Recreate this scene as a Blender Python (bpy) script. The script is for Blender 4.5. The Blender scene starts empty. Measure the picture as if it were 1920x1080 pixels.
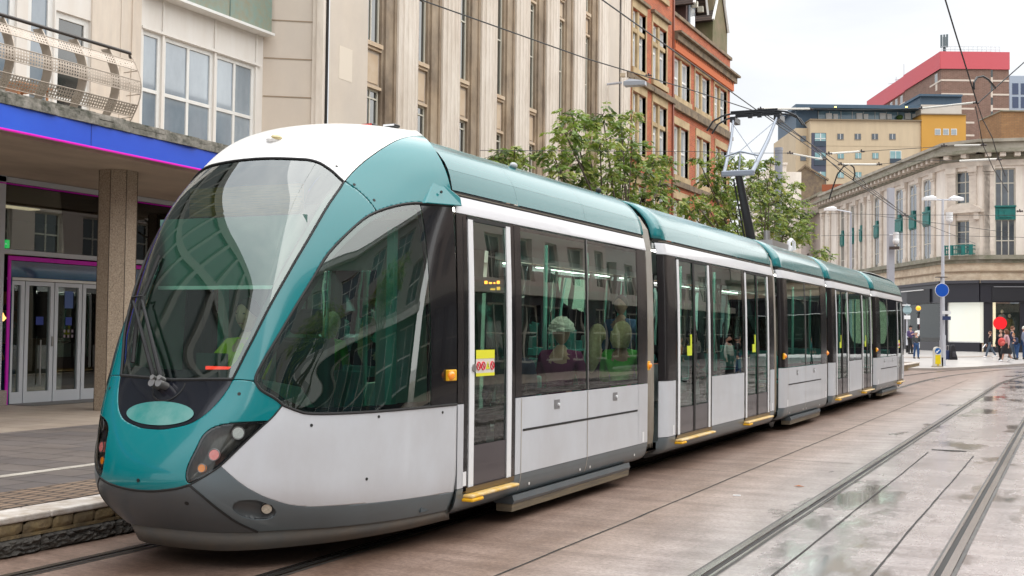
import bpy, bmesh, math, random
import numpy as np
from mathutils import Vector, Matrix
random.seed(7); np.random.seed(7)
R = math.radians
scene = bpy.context.scene
COL = scene.collection

# ------------------------------------------------------------------ camera
CAMH = 1.636
YAW, PITCH, ROLL, FPX = R(25.563), R(2.0224), R(0.670), 2200.0
cam_d = bpy.data.cameras.new("camera"); cam = bpy.data.objects.new("camera", cam_d); COL.objects.link(cam)
fw = Vector((-math.sin(YAW)*math.cos(PITCH), math.cos(YAW)*math.cos(PITCH), math.sin(PITCH)))
rt = Vector((math.cos(YAW), math.sin(YAW), 0)); up = rt.cross(fw)
r2 = math.cos(ROLL)*rt + math.sin(ROLL)*up; u2 = -math.sin(ROLL)*rt + math.cos(ROLL)*up
m3 = Matrix((r2, u2, -fw)).transposed()
cam.matrix_world = Matrix.Translation((0, 0, CAMH)) @ m3.to_4x4()
cam_d.sensor_width = 36; cam_d.lens = FPX/1920*36; cam_d.clip_start = 0.1; cam_d.clip_end = 3000
scene.camera = cam

def ray(x, y): return (x-960)*r2 - (y-540)*u2 + FPX*fw
def onX(x, y, X): d = ray(x, y); t = X/d.x; return Vector((X, t*d.y, CAMH+t*d.z))
def onZ(x, y, Z): d = ray(x, y); t = (Z-CAMH)/d.z; return Vector((t*d.x, t*d.y, Z))
def onP(x, y, p, n):                      # plane through p (Vector) with normal n
    d = ray(x, y); o = Vector((0, 0, CAMH)); t = (p-o).dot(n)/d.dot(n); return o+d*t
def atD(x, y, D): return Vector((0, 0, CAMH))+ray(x, y)*(D/FPX)   # at depth D

# ------------------------------------------------------------------ materials
MATS = {}
def mat(name, col=(.5, .5, .5), rough=.5, metal=0.0, spec=.5, noise=None, bump=None, coat=0.0, emit=None, estr=1.0, ior=None, grime=None):
    """noise=(scale, amount, col2[, stretch]) mixes a second colour; bump=(scale, strength)"""
    if name in MATS: return MATS[name]
    m = bpy.data.materials.new(name); m.use_nodes = True; nt = m.node_tree; N = nt.nodes; L = nt.links
    b = N["Principled BSDF"]
    b.inputs["Base Color"].default_value = (*col, 1); b.inputs["Roughness"].default_value = rough
    b.inputs["Metallic"].default_value = metal; b.inputs["Specular IOR Level"].default_value = spec
    if coat: b.inputs["Coat Weight"].default_value = coat; b.inputs["Coat Roughness"].default_value = .03
    if ior: b.inputs["IOR"].default_value = ior
    if emit: b.inputs["Emission Color"].default_value = (*emit, 1); b.inputs["Emission Strength"].default_value = estr
    tc = N.new("ShaderNodeTexCoord")
    last = None
    for k, spec_ in enumerate([noise, grime]):
        if not spec_: continue
        sc, amt, c2 = spec_[:3]; st = spec_[3] if len(spec_) > 3 else (1, 1, 1)
        mp = N.new("ShaderNodeMapping"); mp.inputs["Scale"].default_value = st; L.new(tc.outputs["Object"], mp.inputs[0])
        nz = N.new("ShaderNodeTexNoise"); nz.inputs["Scale"].default_value = sc; nz.inputs["Detail"].default_value = 8; nz.inputs["Roughness"].default_value = .65
        L.new(mp.outputs[0], nz.inputs["Vector"])
        rp = N.new("ShaderNodeValToRGB"); rp.color_ramp.elements[0].position = .38; rp.color_ramp.elements[1].position = .66
        rp.color_ramp.elements[0].color = (0, 0, 0, 1); rp.color_ramp.elements[1].color = (amt, amt, amt, 1)
        L.new(nz.outputs[0], rp.inputs[0])
        mx = N.new("ShaderNodeMixRGB"); L.new(rp.outputs[0], mx.inputs[0])
        mx.inputs[1].default_value = (*col, 1); mx.inputs[2].default_value = (*c2, 1)
        if last: L.new(last, mx.inputs[1])
        last = mx.outputs[0]; L.new(last, b.inputs["Base Color"])
    if bump:
        nz = N.new("ShaderNodeTexNoise"); nz.inputs["Scale"].default_value = bump[0]; nz.inputs["Detail"].default_value = 6
        L.new(tc.outputs["Object"], nz.inputs["Vector"])
        bp = N.new("ShaderNodeBump"); bp.inputs["Strength"].default_value = bump[1]; bp.inputs["Distance"].default_value = bump[2] if len(bump) > 2 else .02
        L.new(nz.outputs[0], bp.inputs["Height"]); L.new(bp.outputs[0], b.inputs["Normal"])
    MATS[name] = m
    return m

def glass(name, tint=(.5, .6, .57), minr=.08, ior=1.5, rough=0.0, wav=0.0):
    """window glass: tinted see-through pane with fresnel reflection"""
    if name in MATS: return MATS[name]
    m = bpy.data.materials.new(name); m.use_nodes = True; nt = m.node_tree; N = nt.nodes; L = nt.links
    N.remove(N["Principled BSDF"]); out = N["Material Output"]
    tr = N.new("ShaderNodeBsdfTransparent"); tr.inputs[0].default_value = (*tint, 1)
    gl = N.new("ShaderNodeBsdfGlossy"); gl.inputs["Roughness"].default_value = rough; gl.inputs[0].default_value = (.95, .98, .97, 1)
    fr = N.new("ShaderNodeFresnel"); fr.inputs[0].default_value = ior
    mr = N.new("ShaderNodeMapRange"); mr.inputs["To Min"].default_value = minr; mr.inputs["To Max"].default_value = 1
    mx = N.new("ShaderNodeMixShader")
    L.new(fr.outputs[0], mr.inputs["Value"]); L.new(mr.outputs[0], mx.inputs[0]); L.new(tr.outputs[0], mx.inputs[1]); L.new(gl.outputs[0], mx.inputs[2]); L.new(mx.outputs[0], out.inputs[0])
    if wav:
        tc = N.new("ShaderNodeTexCoord"); nz = N.new("ShaderNodeTexNoise"); nz.inputs["Scale"].default_value = 1.6; nz.inputs["Detail"].default_value = 1
        L.new(tc.outputs["Object"], nz.inputs["Vector"])
        bp = N.new("ShaderNodeBump"); bp.inputs["Strength"].default_value = wav; bp.inputs["Distance"].default_value = .05
        L.new(nz.outputs[0], bp.inputs["Height"]); L.new(bp.outputs[0], gl.inputs["Normal"])
    MATS[name] = m
    return m

def brick_mat(name, c1, c2, mortar, bw=.225, bh=.075, plane='YZ', msize=.012, bump=.4, rough=.85, grime=None, squash=1):
    if name in MATS: return MATS[name]
    m = bpy.data.materials.new(name); m.use_nodes = True; nt = m.node_tree; N = nt.nodes; L = nt.links
    b = N["Principled BSDF"]; b.inputs["Roughness"].default_value = rough
    tc = N.new("ShaderNodeTexCoord"); sp = N.new("ShaderNodeSeparateXYZ"); cb = N.new("ShaderNodeCombineXYZ"); L.new(tc.outputs["Object"], sp.inputs[0])
    L.new(sp.outputs['XYZ'.index(plane[0])], cb.inputs[0]); L.new(sp.outputs['XYZ'.index(plane[1])], cb.inputs[1])
    br = N.new("ShaderNodeTexBrick"); L.new(cb.outputs[0], br.inputs["Vector"])
    br.inputs["Color1"].default_value = (*c1, 1); br.inputs["Color2"].default_value = (*c2, 1); br.inputs["Mortar"].default_value = (*mortar, 1)
    br.inputs["Scale"].default_value = 1; br.inputs["Mortar Size"].default_value = msize; br.inputs["Brick Width"].default_value = bw; br.inputs["Row Height"].default_value = bh
    br.inputs["Mortar Smooth"].default_value = .3
    nz = N.new("ShaderNodeTexNoise"); nz.inputs["Scale"].default_value = 1.3; nz.inputs["Detail"].default_value = 8; nz.inputs["Roughness"].default_value = .7
    L.new(tc.outputs["Object"], nz.inputs["Vector"])
    mx = N.new("ShaderNodeMixRGB"); mx.blend_type = 'MULTIPLY'; mx.inputs[0].default_value = .6
    rp = N.new("ShaderNodeValToRGB"); rp.color_ramp.elements[0].position = .3; rp.color_ramp.elements[1].position = .7
    g = grime or (.55, .5, .48)
    rp.color_ramp.elements[0].color = (*g, 1); rp.color_ramp.elements[1].color = (1, 1, 1, 1)
    L.new(nz.outputs[0], rp.inputs[0]); L.new(br.outputs[0], mx.inputs[1]); L.new(rp.outputs[0], mx.inputs[2]); L.new(mx.outputs[0], b.inputs["Base Color"])
    bp = N.new("ShaderNodeBump"); bp.inputs["Strength"].default_value = bump; bp.inputs["Distance"].default_value = .01; bp.invert = True
    L.new(br.outputs["Fac"], bp.inputs["Height"]); L.new(bp.outputs[0], b.inputs["Normal"])
    MATS[name] = m
    return m

def tiles(o): pass
# ------------------------------------------------------------------ mesh builder
class MB:
    def __init__(s): s.v = []; s.f = []
    def add(s, vs, fs):
        n = len(s.v); s.v += [tuple(v) for v in vs]; s.f += [tuple(i+n for i in f) for f in fs]; return s
    def box(s, a, b):
        x0, y0, z0 = (min(a[i], b[i]) for i in range(3)); x1, y1, z1 = (max(a[i], b[i]) for i in range(3))
        return s.add([(x0,y0,z0),(x1,y0,z0),(x1,y1,z0),(x0,y1,z0),(x0,y0,z1),(x1,y0,z1),(x1,y1,z1),(x0,y1,z1)],
                     [(0,3,2,1),(4,5,6,7),(0,1,5,4),(1,2,6,5),(2,3,7,6),(3,0,4,7)])
    def obox(s, c, ax, ay, az, hx, hy, hz):      # oriented box: centre, unit axes, half sizes
        c, ax, ay, az = Vector(c), Vector(ax), Vector(ay), Vector(az)
        vs = [c+ax*(i*hx)+ay*(j*hy)+az*(k*hz) for k in (-1, 1) for j in (-1, 1) for i in (-1, 1)]
        return s.add(vs, [(0,2,3,1),(4,5,7,6),(0,1,5,4),(1,3,7,5),(3,2,6,7),(2,0,4,6)])
    def quad(s, a, b, c, d): return s.add([a, b, c, d], [(0, 1, 2, 3)])
    def tube(s, pts, r, n=8, caps=True, r_end=None):
        pts = [Vector(p) for p in pts]; rings = []
        t0 = None; nrm = None
        for i, p in enumerate(pts):
            if i == 0: t = pts[1]-p
            elif i == len(pts)-1: t = p-pts[-2]
            else: t = (pts[i+1]-p).normalized()+(p-pts[i-1]).normalized()
            t.normalize()
            if nrm is None: nrm = t.orthogonal().normalized()
            else: nrm = (nrm-t*nrm.dot(t)); nrm = nrm.normalized() if nrm.length > 1e-6 else t.orthogonal().normalized()
            bn = t.cross(nrm)
            rr = r[i] if isinstance(r, (list, tuple)) else (r if r_end is None else r+(r_end-r)*i/(len(pts)-1))
            rings.append([p+(nrm*math.cos(a)+bn*math.sin(a))*rr for a in (2*math.pi*k/n for k in range(n))])
        vs = [v for rg in rings for v in rg]; fs = []
        for i in range(len(pts)-1):
            for k in range(n):
                fs.append((i*n+k, i*n+(k+1) % n, (i+1)*n+(k+1) % n, (i+1)*n+k))
        if caps: fs.append(tuple(range(n-1, -1, -1))); fs.append(tuple((len(pts)-1)*n+k for k in range(n)))
        return s.add(vs, fs)
    def cyl(s, a, b, r, n=16, r2=None): return s.tube([a, b], [r, r if r2 is None else r2], n)
    def lathe(s, prof, c=(0, 0, 0), n=24, axis='Z'):
        vs = []; fs = []
        for (r, h) in prof:
            for k in range(n):
                a = 2*math.pi*k/n; x, y = r*math.cos(a), r*math.sin(a)
                v = (x, y, h) if axis == 'Z' else ((h, x, y) if axis == 'X' else (y, h, x))
                vs.append((v[0]+c[0], v[1]+c[1], v[2]+c[2]))
        for i in range(len(prof)-1):
            for k in range(n): fs.append((i*n+k, i*n+(k+1) % n, (i+1)*n+(k+1) % n, (i+1)*n+k))
        fs.append(tuple(range(n-1, -1, -1))); fs.append(tuple((len(prof)-1)*n+k for k in range(n)))
        return s.add(vs, fs)
    def prism(s, poly, d0, d1, axis='X'):         # extrude a 2-D polygon along an axis between d0 and d1
        def P(a, b, d): return {'X': (d, a, b), 'Y': (a, d, b), 'Z': (a, b, d)}[axis]
        n = len(poly); vs = [P(a, b, d0) for a, b in poly]+[P(a, b, d1) for a, b in poly]
        return s.add(vs, [tuple(range(n)), tuple(range(2*n-1, n-1, -1))]+[(k, (k+1) % n, n+(k+1) % n, n+k) for k in range(n)])
    def ball(s, c, rx, ry=None, rz=None, n=12, m=8):
        ry = ry or rx; rz = rz or rx; vs = []; fs = []
        for i in range(m+1):
            ph = math.pi*i/m
            for k in range(n):
                a = 2*math.pi*k/n; vs.append((c[0]+rx*math.sin(ph)*math.cos(a), c[1]+ry*math.sin(ph)*math.sin(a), c[2]+rz*math.cos(ph)))
        for i in range(m):
            for k in range(n): fs.append((i*n+k, (i+1)*n+k, (i+1)*n+(k+1) % n, i*n+(k+1) % n))
        return s.add(vs, fs)
    def grid(s, P):                               # P[i][j] points
        a = len(P); b = len(P[0]); vs = [p for row in P for p in row]
        return s.add(vs, [(i*b+j, i*b+j+1, (i+1)*b+j+1, (i+1)*b+j) for i in range(a-1) for j in range(b-1)])

ORG = {}
def obj(name, mb, m, parent=None, loc=None, smooth=False, bevel=0, solid=0, rim=True, sub=0, offset=-1, auto=35, weld=False, local=False):
    me = bpy.data.meshes.new(name)
    o = Vector(loc) if loc is not None else (Vector(ORG.get(parent.name, (0, 0, 0))) if parent and not local else Vector((0, 0, 0)))
    me.from_pydata([(v[0]-o.x, v[1]-o.y, v[2]-o.z) for v in mb.v], [], mb.f)
    bm = bmesh.new(); bm.from_mesh(me)
    if weld: bmesh.ops.remove_doubles(bm, verts=bm.verts, dist=weld if isinstance(weld, float) else 1e-4)
    bmesh.ops.recalc_face_normals(bm, faces=bm.faces) if not solid else None
    bm.to_mesh(me); bm.free()
    ob = bpy.data.objects.new(name, me); COL.objects.link(ob)
    if isinstance(m, (list, tuple)):
        for k in m: me.materials.append(k)
    else: me.materials.append(m)
    if parent is not None: ob.parent = parent; ORG[ob.name] = tuple(o)
    elif loc is not None: ob.location = loc; ORG[ob.name] = tuple(o)
    if solid:
        md = ob.modifiers.new("solid", 'SOLIDIFY'); md.thickness = solid; md.offset = offset; md.use_rim = rim
    if bevel:
        md = ob.modifiers.new("bevel", 'BEVEL'); md.width = bevel; md.segments = 2; md.limit_method = 'ANGLE'; md.angle_limit = R(40)
    if sub:
        md = ob.modifiers.new("sub", 'SUBSURF'); md.levels = sub; md.render_levels = sub
    if smooth:
        for p in me.polygons: p.use_smooth = True
        if auto:
            try: me.set_sharp_from_angle(angle=R(auto))
            except Exception: pass
    return ob
def thing(name, label, cat, loc=(0, 0, 0), rz=0, group=None):
    o = bpy.data.objects.new(name, None); COL.objects.link(o); o.empty_display_size = .2
    o.location = loc; o.rotation_euler = (0, 0, rz); o["label"] = label; o["category"] = cat
    ORG[o.name] = tuple(loc)
    if group: o["group"] = group
    return o
def tag(o, label, cat, group=None, kind=None):
    if label: o["label"] = label
    if cat: o["category"] = cat
    if group: o["group"] = group
    if kind: o["kind"] = kind
    return o
def struct(name, mb, m, **k):
    o = obj(name, mb, m, **k); o["kind"] = "structure"; return o
def dup(root, loc, rz=None, label=None, group=None, scale=None):
    r = root.copy(); COL.objects.link(r); r.location = loc
    if rz is not None: r.rotation_euler = (0, 0, rz)
    if scale: r.scale = scale
    if label: r["label"] = label
    if group: r["group"] = group
    for ch in list(root.children):
        c = ch.copy(); COL.objects.link(c); c.parent = r
        for g in ch.children:
            d = g.copy(); COL.objects.link(d); d.parent = c
    return r
def text(name, s, size, m, parent, origin, xdir, ydir, align='CENTER', depth=.002):
    cu = bpy.data.curves.new(name, 'FONT'); cu.body = s; cu.size = size; cu.align_x = align; cu.align_y = 'CENTER'; cu.extrude = depth
    t = bpy.data.objects.new(name+"_c", cu); COL.objects.link(t)
    dg = bpy.context.evaluated_depsgraph_get(); me = bpy.data.meshes.new_from_object(t.evaluated_get(dg)); me.name = name
    bpy.data.objects.remove(t); bpy.data.curves.remove(cu)
    ob = bpy.data.objects.new(name, me); COL.objects.link(ob); me.materials.clear(); me.materials.append(m)
    xd, yd = Vector(xdir).normalized(), Vector(ydir).normalized(); zd = xd.cross(yd)
    o = Vector(ORG.get(parent.name, (0, 0, 0))) if parent else Vector((0, 0, 0))
    ob.matrix_world = Matrix.Translation(Vector(origin)-o) @ Matrix((xd, yd, zd)).transposed().to_4x4()
    if parent: ob.parent = parent
    return ob

# ================================================================== tram
TX = -5.46                                     # centre line of the near tram
TO = (TX, 20.0, 0.0)
teal = mat("teal_paint", (.0, .18, .195), .2, coat=.6, spec=.5)
tealr = mat("teal_roof_paint", (.0, .14, .15), .15, coat=.1, spec=.45)
silver = mat("silver_paint", (.65, .68, .72), .38, metal=.12, noise=(2.0, .35, (.55, .56, .59)), coat=.35, grime=(1.2, .25, (.40, .36, .33), (1, 1, .5)))
band = mat("pale_silver_band", (.76, .77, .80), .34, metal=.2, coat=.4)
skirtg = mat("skirt_grey", (.115, .145, .16), .38, coat=.3, noise=(3, .5, (.10, .115, .12)))
bumpg = mat("bumper_grey", (.07, .085, .095), .42, coat=.2, noise=(4, .6, (.085, .09, .09)))
white = mat("white_paint", (.88, .87, .85), .3, coat=.4, noise=(1.5, .35, (.72, .70, .66)))
blk = mat("gloss_black", (.008, .008, .010), .12, coat=.25)
rub = mat("black_rubber", (.012, .012, .012), .6)
frit = mat("frit_black", (.016, .016, .022), .18, coat=.4)
hoodb = mat("hood_black", (.008, .009, .015), .12, coat=.35)
dark = mat("dark_inside", (.02, .022, .022), .8)
whitestrip = mat("door_white", (.82, .83, .84), .35)
yel = mat("step_yellow", (.68, .42, .08), .5, noise=(7, .9, (.72, .62, .45)))
yel2 = mat("signal_yellow", (.85, .45, .01), .5)
amb = mat("amber_lens", (.85, .28, .01), .2, coat=1, emit=(1, .25, .02), estr=.12)
mint = mat("mint_badge", (.035, .26, .24), .22, metal=.1, coat=1, noise=(2.2, .8, (.22, .40, .37)))
metal = mat("worn_steel", (.35, .34, .33), .4, metal=.8)
bell = mat("bellows_grey", (.30, .28, .25), .7, noise=(6, .8, (.19, .15, .11)))
bronze = mat("skirt_bronze", (.20, .16, .10), .55, noise=(7, .8, (.08, .07, .06), (1, .3, 4)))
gfront = glass("windscreen_glass", (.60, .88, .75), .15, 1.55)
gside = glass("tram_window_glass", (.62, .88, .78), .09, 1.55, wav=.025)
glens = glass("lens_glass", (.88, .9, .9), .02, 1.4)
seatm = mat("seat_green", (.10, .42, .38), .45)
seatm2 = mat("seat_pad", (.05, .12, .13), .9)
inner = mat("interior_grey", (.28, .33, .32), .7)
ceil = mat("interior_ceiling", (.55, .58, .57), .6)
floorm = mat("interior_floor", (.07, .09, .10), .6)

XF = [0,.2,.33,.43,.5,.57,.67,.75,.83,.92,.975,1]
NR=[
(6.08,.285,1.13,7.95,.245,[0,.01,.03,.075,.12,.18,.265,.35,.46,.64,.83,1]),
(5.94,.395,1.18,7.95,.35,[0,.008,.028,.07,.12,.18,.265,.35,.46,.64,.83,1]),
(5.80,.56,1.20,7.95,.50,[0,.006,.026,.065,.115,.18,.275,.355,.465,.64,.83,1]),
(5.81,.70,1.20,7.95,.70,[0,.005,.024,.06,.11,.175,.27,.355,.465,.64,.83,1]),
(5.89,.88,1.20,7.95,.88,[0,.003,.014,.035,.075,.135,.235,.33,.445,.63,.83,1]),
(5.99,1.05,1.20,7.95,1.05,[0,.002,.006,.016,.04,.09,.205,.305,.425,.62,.82,1]),
(6.125,1.268,1.20,7.95,1.27,[0,.0015,.004,.010,.016,.06,.19,.29,.41,.60,.81,1]),
(6.21,1.52,1.198,7.95,1.49,[0,.001,.003,.006,.012,.055,.175,.275,.40,.60,.81,1]),
(6.31,1.80,1.192,7.95,1.73,[0,.001,.003,.006,.012,.06,.17,.27,.395,.60,.81,1]),
(6.43,2.10,1.182,7.95,1.98,[0,.001,.004,.009,.018,.065,.185,.30,.42,.62,.82,1]),
(6.57,2.39,1.170,7.95,2.22,[0,.002,.005,.012,.024,.07,.20,.32,.44,.64,.83,1]),
(6.75,2.66,1.155,7.95,2.46,[0,.003,.01,.022,.04,.095,.23,.36,.49,.68,.86,1]),
(6.98,2.895,1.135,7.95,2.67,[0,.004,.018,.045,.075,.14,.27,.40,.54,.74,.89,1]),
(7.15,3.065,1.085,7.95,2.87,[0,.006,.03,.065,.11,.18,.31,.44,.58,.77,.92,1]),
(7.45,3.22,.94,7.95,3.09,[0,.02,.06,.11,.16,.24,.38,.50,.63,.80,.94,1]),
(8.10,3.32,.73,8.15,3.20,[0,.04,.11,.18,.25,.33,.45,.56,.69,.85,.95,1]),
(8.8,3.36,.45,8.55,3.31,[0,.04,.11,.18,.25,.33,.45,.56,.69,.85,.95,1]),
]
def _bs(P, n):
    m = P.shape[0]-3; u = np.linspace(0, m, n); k = np.minimum(u.astype(int), m-1)
    f = (u-k).reshape((-1,)+(1,)*(P.ndim-1))
    return ((1-f)**3*P[k]+(3*f**3-6*f**2+4)*P[k+1]+(-3*f**3+3*f**2+3*f+1)*P[k+2]+f**3*P[k+3])/6
def nose_surface(ns, nt):
    g = np.zeros((len(NR), len(XF), 3))
    for i, (yc, zc, xe, ye, ze, yf) in enumerate(NR):
        yc += .035 if zc < 1.9 else (.02 if zc < 2.5 else .01)
        for j, (a, b) in enumerate(zip(XF, yf)): g[i, j] = (xe*a, yc+(ye-yc)*b, zc+(ze-zc)*a*a)
    g = np.concatenate([2*g[:1]-g[1:2], g, 2*g[-1:]-g[-2:-1]], 0); g = _bs(g, ns).transpose(1, 0, 2)
    m = g[1:2].copy(); m[..., 0] *= -1
    g = np.concatenate([m, g, 2*g[-1:]-g[-2:-1]], 0)
    return _bs(g, nt).transpose(1, 0, 2)
NS, NT = 230, 170
SN = nose_surface(NS, NT)
_a = np.gradient(SN, axis=0); _b = np.gradient(SN, axis=1); NN = np.cross(_b, _a); NN /= np.maximum(np.linalg.norm(NN, axis=2, keepdims=True), 1e-9)
if NN[60, 60, 1] > 0: NN = -NN
NN[:, 0, 0] = 0
SS, TT = np.meshgrid(np.linspace(0, 1, NS), np.linspace(0, 1, NT), indexing='ij')
def smooth_line(p, k=6):
    p = np.array(p, float); q = np.vstack([2*p[0]-p[1], p, 2*p[-1]-p[-2]]); o = []
    for i in range(1, len(q)-2):
        for u in np.arange(k)/k:
            a, b, c, d = q[i-1:i+3]
            o.append(.5*((2*b)+(-a+c)*u+(2*a-5*b+4*c-d)*u*u+(-a+3*b-3*c+d)*u**3))
    o.append(p[-1]); return np.array(o)
def surf_at(st, A=None):
    A = SN if A is None else A
    s = np.clip(st[:, 0], 0, 1)*(NS-1); t = np.clip(st[:, 1], 0, 1)*(NT-1); i = np.minimum(s.astype(int), NS-2); j = np.minimum(t.astype(int), NT-2)
    a = (s-i)[:, None]; b = (t-j)[:, None]
    return (A[i, j]*(1-a)+A[i+1, j]*a)*(1-b)+(A[i, j+1]*(1-a)+A[i+1, j+1]*a)*b
def region_field(*parts):
    """signed distance (m) on the nose surface to the outline; parts = polylines in (s,t); those listed as
    plain corner points (array of shape (2,)) only close the outline outside the surface"""
    poly = []; segs = []
    for p in parts:
        if isinstance(p, tuple): poly.append(np.array([p])); continue
        q = smooth_line(p); poly.append(q); P3 = surf_at(q); segs.append((P3[:-1], P3[1:]))
    poly = np.vstack(poly)
    x, y = SS.ravel(), TT.ravel(); ins = np.zeros(x.shape, bool); n = len(poly)
    for i in range(n):
        x0, y0 = poly[i]; x1, y1 = poly[(i+1) % n]
        if y0 == y1: continue
        c = ((y0 > y) != (y1 > y)) & (x < (x1-x0)*(y-y0)/(y1-y0)+x0); ins ^= c
    P = SN.reshape(-1, 3); D = np.full(len(P), 9.)
    for A, B in segs:
        for a, b in zip(A, B):
            ab = b-a; l = max(ab@ab, 1e-12); u = np.clip((P-a)@ab/l, 0, 1); d = np.linalg.norm(P-a-u[:, None]*ab, axis=1); D = np.minimum(D, d)
    return np.where(ins, -D, D).reshape(NS, NT)
def clip_mesh(F, off=0., disp=None, side=0, tail=False):
    """MB of the part of the nose where F<0.  side: 0 both halves, 1 right, -1 left"""
    G = SN+NN*(off if disp is None else disp[..., None]); G = G.reshape(-1, 3); f = F.ravel(); n = NT
    idx = np.arange(NS*NT).reshape(NS, NT); q = np.stack([idx[:-1, :-1], idx[:-1, 1:], idx[1:, 1:], idx[1:, :-1]], -1).reshape(-1, 4)
    neg = (f[q] < 0); full = neg.all(1); mix = neg.any(1) & ~full
    V = []; vid = {}; faces = []
    def vert(k):
        if k not in vid: vid[k] = len(V); V.append(G[k])
        return vid[k]
    def cross(a, b):
        k = (min(a, b), max(a, b))
        if k not in vid:
            u = f[k[0]]/(f[k[0]]-f[k[1]]); vid[k] = len(V); V.append(G[k[0]]*(1-u)+G[k[1]]*u)
        return vid[k]
    for c in q[full]: faces.append([vert(int(k)) for k in c])
    for c in q[mix]:
        poly = []
        for a, b in zip(c, np.roll(c, -1)):
            a, b = int(a), int(b)
            if f[a] < 0: poly.append(vert(a))
            if (f[a] < 0) != (f[b] < 0): poly.append(cross(a, b))
        if len(poly) > 2: faces.append(poly)
    V = np.array(V) if V else np.zeros((0, 3)); mb = MB()
    if not len(V): return mb
    c = faces[len(faces)//2]; nrm = np.cross(V[c[1]]-V[c[0]], V[c[2]]-V[c[0]])
    # outward = away from the inside of the cab
    tot = 0
    for c in faces[::max(1, len(faces)//40)]:
        nr = np.cross(V[c[1]]-V[c[0]], V[c[2]]-V[c[0]]); tot += nr@(V[c[0]]-np.array([0, 8.2, 1.5]))
    if tot < 0: faces = [c[::-1] for c in faces]
    def put(sx, yy):
        W = V.copy(); W[:, 0] = W[:, 0]*sx+TX
        if yy: W[:, 1] = YTAIL-(W[:, 1]-7.95)
        fl = (sx < 0) != yy
        mb.add(W.tolist(), [tuple(c[::-1]) if fl else tuple(c) for c in faces])
    if side >= 0: put(1, tail)
    if side <= 0: put(-1, tail)
    return mb
YTAIL = 34.25
ell = lambda cx, cz, a, b: (np.sqrt(((SN[..., 0]-cx)/a)**2+((SN[..., 2]-cz)/b)**2)-1)*min(a, b)
CV = dict(
 ws_bot=[(.3742, 0), (.3767, .1002), (.378, .1853), (.3785, .2487)],
 ws_side=[(.3785, .2487), (.418, .2888), (.4536, .3340), (.5019, .3873), (.5407, .4274), (.5862, .4624), (.6265, .4835), (.6741, .4990), (.700, .5072), (.7175, .5085)],
 ws_top=[(.7175, .5085), (.7234, .4858), (.7359, .4307), (.7472, .3389), (.7509, .2538), (.7500, .1886), (.7490, .1202), (.7488, 0)],
 hood=[(.2766, 0), (.2775, .0300), (.2816, .0584), (.2941, .1202), (.3154, .172), (.3404, .212), (.3640, .2404), (.3780, .2510)],
 seam=[(.3785, .2487), (.3780, .3289), (.3755, .3950)],
 win_low=[(.3755, .3973), (.3617, .4274), (.3504, .4658), (.3417, .4891), (.3317, .5075)],
 win_bot=[(.3317, .5075), (.3186, .5543), (.3129, .586), (.3104, .6511), (.3098, .7663), (.3120, .9199), (.3125, 1.0)],
 win_top=[(.3755, .3973), (.3867, .394), (.4105, .414), (.4493, .4508), (.4919, .4841), (.5444, .5242), (.587, .5526), (.6333, .6077), (.6583, .6444), (.6733, .6778), (.6884, .7212), (.7034, .773), (.7131, .8314), (.7259, 1.0)],
 diag=[(.3317, .5075), (.3029, .4788), (.2641, .4174), (.2303, .3539), (.2015, .2962), (.178, .2371), (.1539, .1736)],
 hl=[(.3004, .4758), (.2991, .4124), (.2966, .3155), (.2916, .2554), (.2829, .2154), (.2666, .1886), (.2403, .177), (.214, .1636), (.1915, .1569), (.1702, .1590), (.1577, .1686)],
 nose_bot=[(.1539, .1736), (.1427, .1235), (.1314, .0484), (.1290, 0)],
 bump=[(.1539, .1736), (.1252, .2187), (.0889, .2604), (.0413, .3088), (0, .3723)],
 grey=[(.2015, .2962), (.1852, .3289), (.1577, .3806), (.1392, .4174), (.1139, .4725), (.0951, .5275), (.0876, .576), (.0851, .621), (.0820, .793), (.0780, 1.0)],
 sh_front=[(.7184, .5105), (.7046, .581), (.6884, .6394), (.6733, .6778)],
 roof=[(.7184, .5105), (.7422, .5209), (.7722, .5442), (.801, .5793), (.8235, .616), (.8573, .6861), (.8974, .798), (.9214, .90), (.928, 1.0)])
rev = lambda k: CV[k][::-1]
FLD = {}
FLD['windscreen'] = region_field(CV['ws_bot'], CV['ws_side'], CV['ws_top'], (.7488, -.2), (.3742, -.2))
FLD['hood'] = region_field(CV['hood'], [(.378, .251), (.3783, .2487)], rev('ws_bot'), (.3742, -.2), (.2766, -.2))
FLD['pillar'] = region_field(CV['ws_side'], CV['sh_front'], [(.6733, .6778), (.6583, .6444), (.6333, .6077), (.587, .5526), (.5444, .5242), (.4919, .4841), (.4493, .4508), (.4105, .414), (.3867, .394), (.3755, .3973)], rev('seam'))
FLD['nose'] = region_field(rev('hood'), (.2766, -.2), (.129, -.2), rev('nose_bot'), rev('diag'), rev('win_low'), rev('seam'))
FLD['headlight'] = region_field(CV['hl'], [(.1577, .1686), (.178, .2345), (.2015, .2930), (.2303, .3490), (.2641, .4120), (.3004, .4758)])
FLD['bumper'] = region_field(CV['nose_bot'], (.129, -.2), (-.2, -.2), (-.2, .3723), rev('bump'))
FLD['skirt'] = region_field(CV['bump'], (-.2, .3723), (-.2, 1.2), (.078, 1.2), rev('grey'), [(.2015, .2962), (.178, .2371), (.1539, .1736)])
FLD['silver'] = region_field(CV['grey'], (.078, 1.2), (.3125, 1.2), rev('win_bot'), [(.3317, .5075), (.3029, .4788), (.2641, .4174), (.2303, .3539), (.2015, .2962)])
FLD['sidewin'] = region_field(CV['win_top'], (.7259, 1.2), (.3125, 1.2), rev('win_bot'), rev('win_low'))
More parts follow.
